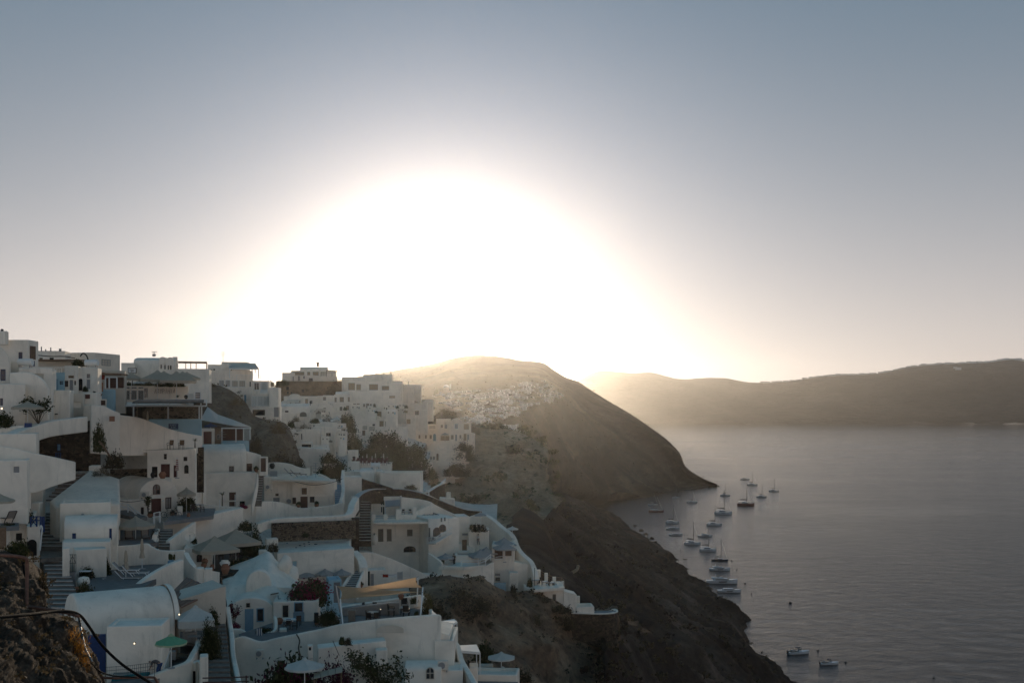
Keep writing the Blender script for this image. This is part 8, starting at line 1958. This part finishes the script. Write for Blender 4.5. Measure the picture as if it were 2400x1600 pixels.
def mast(e, x, z0, H, boom, cover, L):
 m = MB(); m.tube([(x, 0, z0), (x, 0, H)], 0.24, 6, 0.15); ms = part('mast', m, SPAR, e, world=False)
 for s in (-1, 1):
  q = MB(); q.beam((x, 0, H*0.62), (x, s*0.9, H*0.6), 0.05); part('spreader', q, SPAR, ms, world=False)
 m = MB(); m.tube([(x, 0, z0+1.6), (x-boom, 0, z0+1.75)], 0.16, 6); b = part('boom', m, SPAR, e, world=False)
 m = MB(); m.tube([(x-0.2, 0, z0+1.95), (x-boom*0.5, 0, z0+2.1), (x-boom*0.95, 0, z0+1.95)], 0.28, 7, 0.16); part('sail_cover', m, cover, b, world=False)
 st = MB(); st.tube([(x, 0, H*0.97), (L*0.46, 0, 1.4)], 0.07, 5); part('furled_jib', st, SAILW, e, world=False)
 st = MB(); st.tube([(x, 0, H), (-L*0.48, 0, 1.4)], 0.035, 4); [st.tube([(x, 0, H*0.95), (x-0.4, s*L*0.14, 1.2)], 0.03, 4) for s in (-1, 1)]; part('stays', st, SPAR, e, world=False)
def catamaran(label, hullm=HULLW, cover=SAILC, L=14.0, flybridge=True):
 e = thing('catamaran', label, 'catamaran', (0, -90, 0)); B = L*0.53
 for s in (-1, 1):
  hb = part('hull', hull_mb(L, L*0.13, L*0.13, y0=s*B*0.40, bow=0.2, sheer=0.12), hullm, e, smooth=False, bevel=0.06, world=False)
  w = MB()
  w.box((L*0.02, s*(B*0.40+L*0.066), L*0.085), L*0.22, 0.06, 0.34); part('window', w, GLASS, hb, world=False)
 d = MB(); d.hexa([(-L*0.42, -B*0.4, L*0.075), (L*0.16, -B*0.4, L*0.075), (L*0.16, B*0.4, L*0.075), (-L*0.42, B*0.4, L*0.075), (-L*0.42, -B*0.4, L*0.128), (L*0.16, -B*0.4, L*0.135), (L*0.16, B*0.4, L*0.135), (-L*0.42, B*0.4, L*0.128)]); part('bridge_deck', d, hullm, e, world=False)
 n = MB(); n.grid([[(x, y, L*0.135) for x in (L*0.16, L*0.3, L*0.4)] for y in (-B*0.38, 0, B*0.38)]); part('trampoline', n, CUSHION, e, world=False)
 c = part('cabin', house_mb(-L*0.24, L*0.15, B*0.72, L*0.131, L*0.225), HULLW, e, bevel=0.1, world=False)
 g = MB(); k = house_mb(-L*0.20, L*0.165, B*0.73, L*0.16, L*0.20, 0.1, 0.4, 0.97); part('windscreen', k, GLASS, c, world=False)
 bm_ = MB(); bm_.box((-L*0.26, 0, L*0.235), L*0.34, B*0.6, 0.12); part('hardtop', bm_, HULLW, e, world=False)
 if flybridge:
  f = MB(); f.box((-L*0.12, 0, L*0.32), L*0.20, B*0.42, 0.1); 
  for x in (-0.2, -0.04):
   for s in (-1, 1): f.beam((L*x, s*B*0.18, L*0.235), (L*x, s*B*0.18, L*0.32), 0.08)
  part('bimini', f, SAILC, e, world=False)
 for s in (-1, 1):
  r_ = MB(); r_.tube([(L*0.46, s*B*0.40, L*0.15+0.6), (0, s*B*0.46, L*0.13+0.7), (-L*0.42, s*B*0.46, L*0.13+0.6)], 0.03, 4)
  for x in (0.3, 0.12, -0.08, -0.28): r_.tube([(L*x, s*B*0.45, L*0.13), (L*x, s*B*0.45, L*0.13+0.65)], 0.025, 4)
  part('lifeline', r_, STEEL, e, world=False)
 mast(e, L*0.06, L*0.22, L*1.42, L*0.42, cover, L)
 return e
def sloop(label, hullm=HULLB, cover=SAILW, L=14.0):
 e = thing('sailing_yacht', label, 'sailing yacht', (0, -90, 0))
 h_ = part('hull', hull_mb(L, L*0.27, L*0.085, bow=0.5, stern=0.8), hullm, e, bevel=0.06, world=False)
 s = MB(); s.tube([(-L*0.48, 0, L*0.088), (L*0.45, 0, L*0.108)], 0.02, 4); d = MB(); d.box((-L*0.05, 0, L*0.09), L*0.6, L*0.16, 0.05); part('deck', d, TEAK, e, world=False)
 c = part('cabin', house_mb(-L*0.12, L*0.22, L*0.16, L*0.09, L*0.135, 0.1, 1.4), HULLW, e, bevel=0.06, world=False)
 w = house_mb(-L*0.08, L*0.17, L*0.163, L*0.105, L*0.122, 0.05, 0.5, 0.98); part('window', w, GLASS, c, world=False)
 b = MB(); b.box((-L*0.22, 0, L*0.20), L*0.12, L*0.18, 0.08)
 for x in (-0.27, -0.17):
  for q in (-1, 1): b.beam((L*x, q*L*0.08, L*0.09), (L*x, q*L*0.08, L*0.2), 0.06)
 part('sprayhood', b, SAILC, e, world=False)
 mast(e, L*0.08, L*0.1, L*1.3, L*0.40, cover, L); return e
def motor_yacht(label, L=20.0, fly=True, hullm=HULLW):
 e = thing('motor_yacht', label, 'motor yacht', (0, -90, 0))
 h_ = part('hull', hull_mb(L, L*0.25, L*0.095, bow=0.7, sheer=0.55, stern=0.9), hullm, e, bevel=0.08, world=False)
 w = MB(); w.hexa([(-L*0.1, -L*0.128, L*0.045), (L*0.12, -L*0.126, L*0.05), (L*0.12, L*0.126, L*0.05), (-L*0.1, L*0.128, L*0.045), (-L*0.12, -L*0.128, L*0.075), (L*0.16, -L*0.124, L*0.085), (L*0.16, L*0.124, L*0.085), (-L*0.12, L*0.128, L*0.075)]); part('hull_window', w, GLASS, h_, world=False)
 bs = MB(); bs.box((-L*0.5, 0, L*0.03), L*0.08, L*0.22, 0.15); part('swim_platform', bs, TEAK, e, world=False)
 c = part('saloon', house_mb(-L*0.28, L*0.26, L*0.20, L*0.095, L*0.165, 0.2, L*0.11), HULLW, e, bevel=0.1, world=False)
 part('saloon_window', house_mb(-L*0.22, L*0.245, L*0.204, L*0.115, L*0.148, 0.1, L*0.055, 0.96), GLASS, c, world=False)
 if fly:
  f = part('flybridge', house_mb(-L*0.34, L*0.06, L*0.17, L*0.166, L*0.20, -0.2, L*0.04), HULLW, e, bevel=0.08, world=False)
  part('windscreen', house_mb(-L*0.02, L*0.07, L*0.13, L*0.20, L*0.222, 0.3, L*0.04), GLASS, f, world=False)
  a = MB(); a.beam((-L*0.24, -L*0.08, L*0.19), (-L*0.20, -L*0.06, L*0.27), 0.3, 0.12); a.beam((-L*0.24, L*0.08, L*0.19), (-L*0.20, L*0.06, L*0.27), 0.3, 0.12); a.beam((-L*0.2, -L*0.07, L*0.27), (-L*0.2, L*0.07, L*0.27), 0.35, 0.12); part('radar_arch', a, HULLW, e, world=False)
  s = MB(); s.box((-L*0.12, 0, L*0.215), L*0.08, L*0.1, 0.4); part('seat', s, SAILC, f, world=False)
 for s in (-1, 1):
  r_ = MB(); r_.tube([(L*0.47, s*0.2, L*0.15+0.7), (L*0.25, s*L*0.105, L*0.125+0.7), (0, s*L*0.122, L*0.105+0.6)], 0.03, 4)
  for x, y, z in ((0.38, 0.07, 0.14), (0.25, 0.105, 0.125), (0.12, 0.12, 0.11)): r_.tube([(L*x, s*L*y, L*z), (L*x, s*L*y, L*z+0.7)], 0.025, 4)
  part('bow_rail', r_, STEEL, e, world=False)
 return e
def speedboat(label, L=11.0):
 e = thing('speedboat', label, 'speedboat', (0, -90, 0))
 part('hull', hull_mb(L, L*0.30, L*0.10, bow=0.8, sheer=0.4, stern=0.95), HULLW, e, bevel=0.08, world=False)
 d = MB(); d.box((-L*0.2, 0, L*0.105), L*0.42, L*0.22, 0.06); part('cockpit', d, TEAK, e, world=False)
 part('console', house_mb(-L*0.02, L*0.14, L*0.16, L*0.11, L*0.18, 0.1, 0.7), HULLW, e, bevel=0.06, world=False)
 part('windscreen', house_mb(L*0.02, L*0.12, L*0.15, L*0.18, L*0.215, 0.3, 0.4), GLASS, e, world=False)
 t = MB(); t.box((-L*0.02, 0, L*0.26), L*0.22, L*0.2, 0.08)
 for x in (-0.1, 0.06):
  for s in (-1, 1): t.beam((L*x, s*L*0.09, L*0.11), (L*x, s*L*0.09, L*0.26), 0.06)
 part('t_top', t, SAILC, e, world=False)
 s = MB(); s.box((-L*0.30, 0, L*0.14), L*0.12, L*0.2, 0.35); part('sun_pad', s, CUSHION, e, world=False)
 for y in (-0.5, 0.5):
  m = MB(); m.box((-L*0.52, y, L*0.1), 0.5, 0.4, 1.0); part('outboard', m, BLACKM, e, world=False)
 return e
GB = 'boats moored in the bay'
cat_p = catamaran('white catamaran', HULLW, SAILC); red_p = catamaran('maroon-hulled day catamaran', HULLR, SAILC, flybridge=False); slo_p = sloop('dark blue sailing yacht'); slw_p = sloop('white sailing yacht', HULLW, SAILW)
my_p = motor_yacht('white motor yacht'); ms_p = motor_yacht('white motor cruiser', 16, False); sp_p = speedboat('white speedboat')
def moor(proto, px, py, wpx, L, rz, label, tall=1.0):
 P = seapt(px, py); s = size(wpx, P.y)/(L*abs(math.cos(rz))+L*0.4*abs(math.sin(rz))*0.6)
 return place_copy(proto, P, rz, label, (s, s, s*tall), GB)
moor(my_p, 1746, 1124, 22, 20, -0.35, 'small motor yacht farthest out, beyond the first mast')
moor(cat_p, 1763, 1137, 22, 14, -0.6, 'white catamaran just in front of the farthest motor yacht')
moor(cat_p, 1785, 1165, 19, 14, -0.8, 'white catamaran between the maroon boat and the outermost one')
moor(cat_p, 1814, 1151.5, 20, 14, -0.7, 'outermost white catamaran, alone at the right of the group')
moor(cat_p, 1700, 1162, 19, 14, -0.75, 'white catamaran just off the headland tip')
moor(red_p, 1748, 1184, 40, 14, -0.25, 'maroon-hulled catamaran without cabin top')
moor(cat_p, 1622, 1178, 22, 14, -0.6, 'white catamaran in the shadow of the headland', 0.9)
moor(slw_p, 1584, 1166, 17, 14, -0.2, 'small white sailing yacht closest to the headland shore')
moor(slw_p, 1530, 1183, 24, 14, -0.15, 'pale sailing yacht deep in the shaded bay, farther of two')
moor(red_p, 1538, 1199, 35, 14, -0.2, 'brown-hulled boat deep in the shaded bay, nearer of two', 0.75)
moor(cat_p, 1695, 1204, 41, 14, -0.25, 'white catamaran with long dark boom in mid-bay')
moor(cat_p, 1674, 1231, 33, 14, -0.45, 'dark-sided catamaran turned towards us in mid-bay')
moor(cat_p, 1576, 1226, 31, 14, -0.3, 'topmost catamaran of the three rafted by the inner shore')
moor(ms_p, 1577, 1240, 32, 16, -0.1, 'middle boat of the three rafted by the inner shore')
moor(ms_p, 1584, 1254, 32, 16, -0.1, 'lowest motor boat of the three rafted by the inner shore')
moor(my_p, 1653, 1257, 34, 20, -0.15, 'white motor yacht right of the rafted boats')
moor(cat_p, 1623, 1275, 38, 14, -0.3, 'white catamaran with tall mast, left of the boom-covered one')
moor(cat_p, 1659, 1290, 40, 14, -0.15, 'white catamaran with dark boom cover, nearest of the catamarans')
moor(slo_p, 1687, 1313, 40, 14, -0.2, 'dark blue sailing yacht with bare mast')
moor(my_p, 1687, 1336, 50, 20, -0.12, 'white motor yacht above the biggest one')
moor(my_p, 1692, 1366, 74, 20, -0.08, 'biggest white motor yacht in the bay')
moor(ms_p, 1709, 1387, 56, 16, -0.10, 'low white motor cruiser below the biggest yacht')
moor(sp_p, 1872, 1531, 56, 11, 0.22, 'white speedboat alone near the bottom right shore')
moor(sp_p, 1944, 1556, 46, 11, 0.12, 'open pale boat at the bottom right, farther from shore')
dg = thing('dinghy', 'black inflatable dinghy', 'dinghy', (0, -90, 0)); m = MB()
for s in (-1, 1): m.tube([(-1.6, s*0.6, 0.2), (0.8, s*0.6, 0.22), (1.7, s*0.1, 0.4)], 0.24, 8)
part('tube', m, RUBBER, dg, world=False); m = MB(); m.box((-0.4, 0, 0.12), 2.4, 1.0, 0.1); part('floor', m, CUSHION, dg, world=False); m = MB(); m.box((-1.8, 0, 0.5), 0.35, 0.3, 0.8); part('outboard', m, BLACKM, dg, world=False)
for lab, px, py, w in (('black dinghy left of the dark blue yacht', 1606, 1310, 10), ('black dinghy behind the stern of the biggest yacht', 1643, 1362, 11)): place_copy(dg, seapt(px, py), -0.1, lab, size(w, seapt(px, py).y)/3.6, 'dinghies')
by = thing('buoy', 'dark mooring buoy', 'buoy', (0, -90, 0)); m = MB(); m.lathe([(0.1, -0.4), (0.5, -0.1), (0.62, 0.12), (0.45, 0.38), (0.12, 0.5)], 10); part('float', m, RUBBER, by, smooth=True, world=False); m = MB(); m.lathe([(0.06, 0.48), (0.14, 0.55), (0.06, 0.62)], 7); part('ring', m, STEEL, by, world=False)
for px, py, w, lab in ((1545, 1244, 2, 'dark buoy by the inner shore rocks'), (1604, 1253, 2, 'small buoy right of the rafted boats, left of a pair'), (1611, 1253, 2, 'small buoy right of the rafted boats, right of a pair'), (1595, 1288, 3, 'dark buoy above the black dinghy'), (1715, 1313, 4, 'dark buoy at the bow of the dark blue yacht'), (1727, 1334, 4, 'dark buoy at the bow of the motor yacht above the biggest'), (1746, 1367, 5, 'dark buoy at the bow of the biggest yacht'), (1761, 1390, 4, 'dark buoy right of the low motor cruiser'), (1852, 1413, 8, 'large dark red buoy alone in open water'), (1917, 1524, 5, 'dark red buoy at the bow of the speedboat'), (1982, 1552, 5, 'dark red buoy right of the open pale boat'), (2188, 1588, 5, 'dark buoy alone at the bottom right')):
 P = seapt(px, py); place_copy(by, P, 0, lab, size(w, P.y)/1.2, 'mooring buoys')
rb = thing('shore_rock', 'black rock', 'rock', (0, -90, 0)); m = MB(); m.lathe([(1.0, -0.6), (1.2, 0.1), (0.8, 0.6), (0.2, 0.85)], 8); m.v = [(x*(1+0.25*math.sin(3*y+z)), y*(1+0.2*math.cos(2*x)), z*(1+0.2*math.sin(4*x))) for x, y, z in m.v]; part('stone_mass', m, ROCK_DARK, rb, world=False)
for k, (px, py, w) in enumerate(((1503, 1243, 11), (1514, 1252, 10), (1528, 1262, 12), (1545, 1278, 10), (1556, 1300, 14), (1563, 1324, 11), (1554, 1320, 5), (1561, 1304, 9), (1488, 1232, 8), (1536, 1270, 9), (1684, 1139, 6), (1590, 1152, 5))):
 P = seapt(px, py); place_copy(rb, P, k*1.3, 'black rock standing in the water at the foot of the shore', (size(w, P.y)/2.3,)*3, 'black rocks along the shore')
# ---------------------------------------------------------------- people
def figure(label, px, py, d, rz, joints, edges, radii, mats, head, scale=1.0):
 """one continuous skinned body; joints in metres, x = right of the figure's facing, y = forward"""
 e = thing('person', label, 'person', W(px, py, d), rz)
 me = bpy.data.meshes.new('body'); me.from_pydata([tuple(Vector(j)*scale) for j in joints], edges, []); me.materials.append(mats[0])
 o = link(bpy.data.objects.new('body', me)); o.parent = e
 sk = o.modifiers.new('skin', 'SKIN'); sk.use_smooth_shade = True
 for k, v in enumerate(me.skin_vertices[0].data): v.radius = (radii[k]*scale, radii[k]*scale); v.use_root = (k == 0)
 sb = o.modifiers.new('subsurf', 'SUBSURF'); sb.levels = 1; sb.render_levels = 2
 hc, hd = Vector(head[0])*scale, Vector(head[1]).normalized()
 m = MB(); m.lathe([(0.02, 0.0), (0.07, 0.03), (0.095, 0.10), (0.10, 0.16), (0.08, 0.22), (0.02, 0.245)], 12)
 rot = Vector((0, 0, 1)).rotation_difference(hd).to_matrix()
 m.v = [tuple(hc+rot @ (Vector(p)*scale)) for p in m.v]
 hd_o = part('head', m, SKIN, e, smooth=True, world=False)
 fr = MB(); f = rot @ Vector((0, 0.10, 0.10)); fr.lathe([(0.018, -0.02), (0.012, 0.03)], 6, hc+f*scale); part('nose', fr, SKIN, hd_o, world=False)
 hr = MB(); hr.lathe([(0.10, 0.11), (0.112, 0.17), (0.09, 0.235), (0.02, 0.262)], 12); hr.v = [tuple(hc+rot @ (Vector((p[0], p[1]-0.015, p[2]))*scale)) for p in hr.v]; part('hair', hr, HAIR, hd_o, smooth=True, world=False)
 def garment(name, idx, pad, mat):
  me2 = bpy.data.meshes.new(name); used = sorted({i for ed in idx for i in ed}); mp = {v: k for k, v in enumerate(used)}
  me2.from_pydata([tuple(Vector(joints[i])*scale) for i in used], [(mp[a], mp[b]) for a, b in idx], []); me2.materials.append(mat)
  g = link(bpy.data.objects.new(name, me2)); g.parent = e; s2 = g.modifiers.new('skin', 'SKIN'); s2.use_smooth_shade = True
  for k, v in enumerate(me2.skin_vertices[0].data): r = (radii[used[k]]+pad)*scale; v.radius = (r, r); v.use_root = (k == 0)
  s3 = g.modifiers.new('subsurf', 'SUBSURF'); s3.levels = 1; s3.render_levels = 2
 return e, garment
R_ = [.125, .12, .135, .06, .06, .05, .042, .034, .06, .05, .042, .034, .088, .085, .062, .045, .04, .088, .085, .062, .045, .04]
E_ = [(0, 1), (1, 2), (2, 3), (2, 4), (4, 5), (5, 6), (6, 7), (2, 8), (8, 9), (9, 10), (10, 11), (0, 12), (12, 13), (13, 14), (14, 15), (15, 16), (0, 17), (17, 18), (18, 19), (19, 20), (20, 21)]
def hands(e, wrists, dirs):
 for wp, dv in zip(wrists, dirs):
  m = MB(); wp = Vector(wp); dv = Vector(dv).normalized(); sd = dv.cross(Vector((0, 0, 1)));
  sd = sd.normalized() if sd.length > 0.1 else Vector((1, 0, 0))
  m.beam(wp, wp+dv*0.09, 0.075, 0.03)
  hp = part('hand', m, SKIN, e, world=False)
  for k in range(4):
   b = wp+dv*0.085+sd*(k-1.5)*0.019; f = MB(); f.tube([b, b+dv*0.035, b+dv*0.06+Vector((0, 0, -0.02))], 0.009, 5); part('finger', f, SKIN, hp, world=False)
  f = MB(); f.tube([wp+dv*0.02+sd*0.035, wp+dv*0.06+sd*0.06, wp+dv*0.085+sd*0.055], 0.010, 5); part('thumb', f, SKIN, hp, world=False)
TR = [(0, 1), (1, 2), (2, 4), (4, 5), (2, 8), (8, 9)]; LG = [(0, 12), (12, 13), (13, 14), (14, 15), (0, 17), (17, 18), (18, 19), (19, 20)]
# bending over the pool, facing left
J = [(0, -0.12, 0.92), (0, 0.10, 1.06), (0, 0.42, 1.12), (0, 0.52, 1.10), (0.18, 0.40, 1.08), (0.21, 0.46, 0.80), (0.15, 0.62, 0.58), (0.12, 0.68, 0.50), (-0.18, 0.40, 1.08), (-0.21, 0.45, 0.80), (-0.13, 0.60, 0.60), (-0.09, 0.66, 0.52), (0.10, -0.12, 0.86), (0.11, -0.04, 0.50), (0.11, -0.10, 0.10), (0.11, -0.02, 0.04), (0.11, 0.12, 0.03), (-0.10, -0.12, 0.86), (-0.11, 0.02, 0.50), (-0.11, -0.04, 0.10), (-0.11, 0.04, 0.04), (-0.11, 0.18, 0.03)]
EB = [(0, 1), (1, 2), (2, 3), (2, 4), (4, 5), (5, 6), (6, 7), (2, 8), (8, 9), (9, 10), (10, 11), (0, 12), (12, 13), (13, 14), (14, 15), (15, 16), (0, 17), (17, 18), (18, 19), (19, 20), (20, 21)]
e, gar = figure('person in grey bending forward over the turquoise pool edge', 371, 1583, 83.6, math.radians(80), J, EB, R_, [SKIN], ((0, 0.54, 1.09), (0, 0.95, -0.25)))
gar('shirt', TR, 0.03, CLOTHG); gar('trousers', LG, 0.02, CLOTHB); hands(e, [J[7], J[11]], [(0, 0.5, -0.8), (0, 0.5, -0.8)])
J2 = [(0, 0, 0.95), (0, 0.01, 1.15), (0, 0, 1.38), (0, 0.01, 1.50), (0.19, 0, 1.38), (0.24, -0.03, 1.10), (0.25, 0.08, 0.88), (0.25, 0.10, 0.80), (-0.19, 0, 1.38), (-0.24, 0.0, 1.10), (-0.24, 0.10, 0.88), (-0.24, 0.12, 0.80), (0.10, 0, 0.90), (0.11, 0.05, 0.50), (0.11, 0.0, 0.10), (0.11, 0.02, 0.05), (0.11, 0.16, 0.03), (-0.10, 0, 0.90), (-0.11, -0.08, 0.52), (-0.11, -0.20, 0.12), (-0.11, -0.18, 0.05), (-0.11, -0.05, 0.03)]
e, gar = figure('person in black standing at the front edge of the plunge pool', 1064, 1324, 172.6, 0.4, J2, EB, R_, [SKIN], ((0, 0.01, 1.53), (0, 0.05, 1)), 1.05)
gar('shirt', TR, 0.03, CLOTHK); gar('trousers', LG, 0.02, CLOTHK); hands(e, [Vector(J2[7])*1.05, Vector(J2[11])*1.05], [(0, 0.2, -1), (0, 0.2, -1)])
e, gar = figure('person in white walking on the stair by the flower terrace', 1121, 1276, 180.6, 2.2, J2, EB, R_, [SKIN], ((0, 0.01, 1.53), (0, 0.08, 1)), 1.0)
gar('shirt', TR, 0.03, CLOTHW); gar('trousers', LG, 0.02, CUSHION); hands(e, [J2[7], J2[11]], [(0, 0.2, -1), (0, 0.2, -1)])
# the pole the bending person works with
m = MB(); m.tube([W(383, 1568, 83.3), W(392, 1540, 84), W(405, 1512, 86)], 0.025, 6); tag(part('pole', m, WHITEP), 'long white pool pole leaning beside the bending person', 'pole')
# ---------------------------------------------------------------- ground of the town, fitted under everything that stands on it
for o in list(COL.objects):
 if o.parent is None and o.location.y < -10 and o.get('category') and not o.get('_used'):
  for c in [x for ch in o.children for x in ch.children]+list(o.children)+[o]: bpy.data.objects.remove(c)
for o in COL.objects:
 if '_used' in o.keys(): del o['_used']
for p in ((-250, 1250, 120), (-300, 1000, 170), (-300, 900, 240), (300, 1640, 78), (600, 1660, 82), (900, 1660, 88), (1050, 1640, 92), (100, 1640, 60)):
 q = W(*p); anchor(q.x, q.y, q.z)
A_ = np.array(ANCH); GX = np.arange(-150, -2, 1.6); GY = np.arange(62, 400, 1.6); XX, YY = np.meshgrid(GX, GY)
Z = np.zeros_like(XX)
for i in range(XX.shape[0]):
 dx = XX[i][:, None]-A_[None, :, 0]; dy = YY[i][:, None]-A_[None, :, 1]
 d2 = dx*dx+dy*dy+0.8; w = d2**-2.2
 Z[i] = (w*A_[None, :, 2]).sum(1)/w.sum(1)
# never above the lines of sight to what stands in front: smooth a little and sink
M_ = Z.copy()
for dx in range(-3, 4):
 for dy in range(-3, 4):
  M_ = np.minimum(M_, np.roll(np.roll(Z, dx, 1), dy, 0))
Z = M_
for _ in range(3):
 Z[1:-1, 1:-1] = (Z[1:-1, 1:-1]*2+Z[:-2, 1:-1]+Z[2:, 1:-1]+Z[1:-1, :-2]+Z[1:-1, 2:])/6
Z -= 0.9
px_ = CPX+FPX*XX/YY; py_ = CPY+FPX*(EYE-Z)/YY
keep = (px_ < 1010) | ((YY > 225) & (px_ < 985)) | ((YY > 158) & (YY < 215) & (px_ < 1180))
keep &= ~((YY > 225) & (px_ > 700) & (YY > 345))
mb = MB(); idx = -np.ones(XX.shape, int)
for i in range(XX.shape[0]):
 for j in range(XX.shape[1]):
  if keep[i, j]: idx[i, j] = len(mb.v); mb.v.append((XX[i, j], YY[i, j], Z[i, j]+0.25*noise.noise(Vector((XX[i, j]*0.3, YY[i, j]*0.3, 1)))))
for i in range(XX.shape[0]-1):
 for j in range(XX.shape[1]-1):
  q = (idx[i, j], idx[i, j+1], idx[i+1, j+1], idx[i+1, j])
  if min(q) >= 0: mb.f.append(q)
o = part('town_ground', mb, TOWNGROUND, smooth=True); o['kind'] = 'structure'
# ---------------------------------------------------------------- morning haze over land and sea
hz = MB(); X0, X1, Y0, Y1, Z0, Z1 = -1700, 7200, -150, 11600, -340, 560
hz.hexa([(X0,Y0,Z0),(X1,Y0,Z0),(X1,Y1,Z0),(X0,Y1,Z0),(X0,Y0,Z1),(X1,Y0,Z1),(X1,Y1,Z1),(X0,Y1,Z1)])
hm = bpy.data.materials.new('haze'); hm.use_nodes = True
hn = hm.node_tree; hn.nodes.remove(hn.nodes['Principled BSDF'])
pv = hn.nodes.new('ShaderNodeVolumePrincipled')
pv.inputs['Color'].default_value = (0.95, 0.93, 0.90, 1)
pv.inputs['Density'].default_value = HAZE_DENSITY
pv.inputs['Anisotropy'].default_value = HAZE_G
hn.links.new(pv.outputs[0], hn.nodes['Material Output'].inputs['Volume'])
ho = part('haze', hz, hm); ho['kind'] = 'stuff'
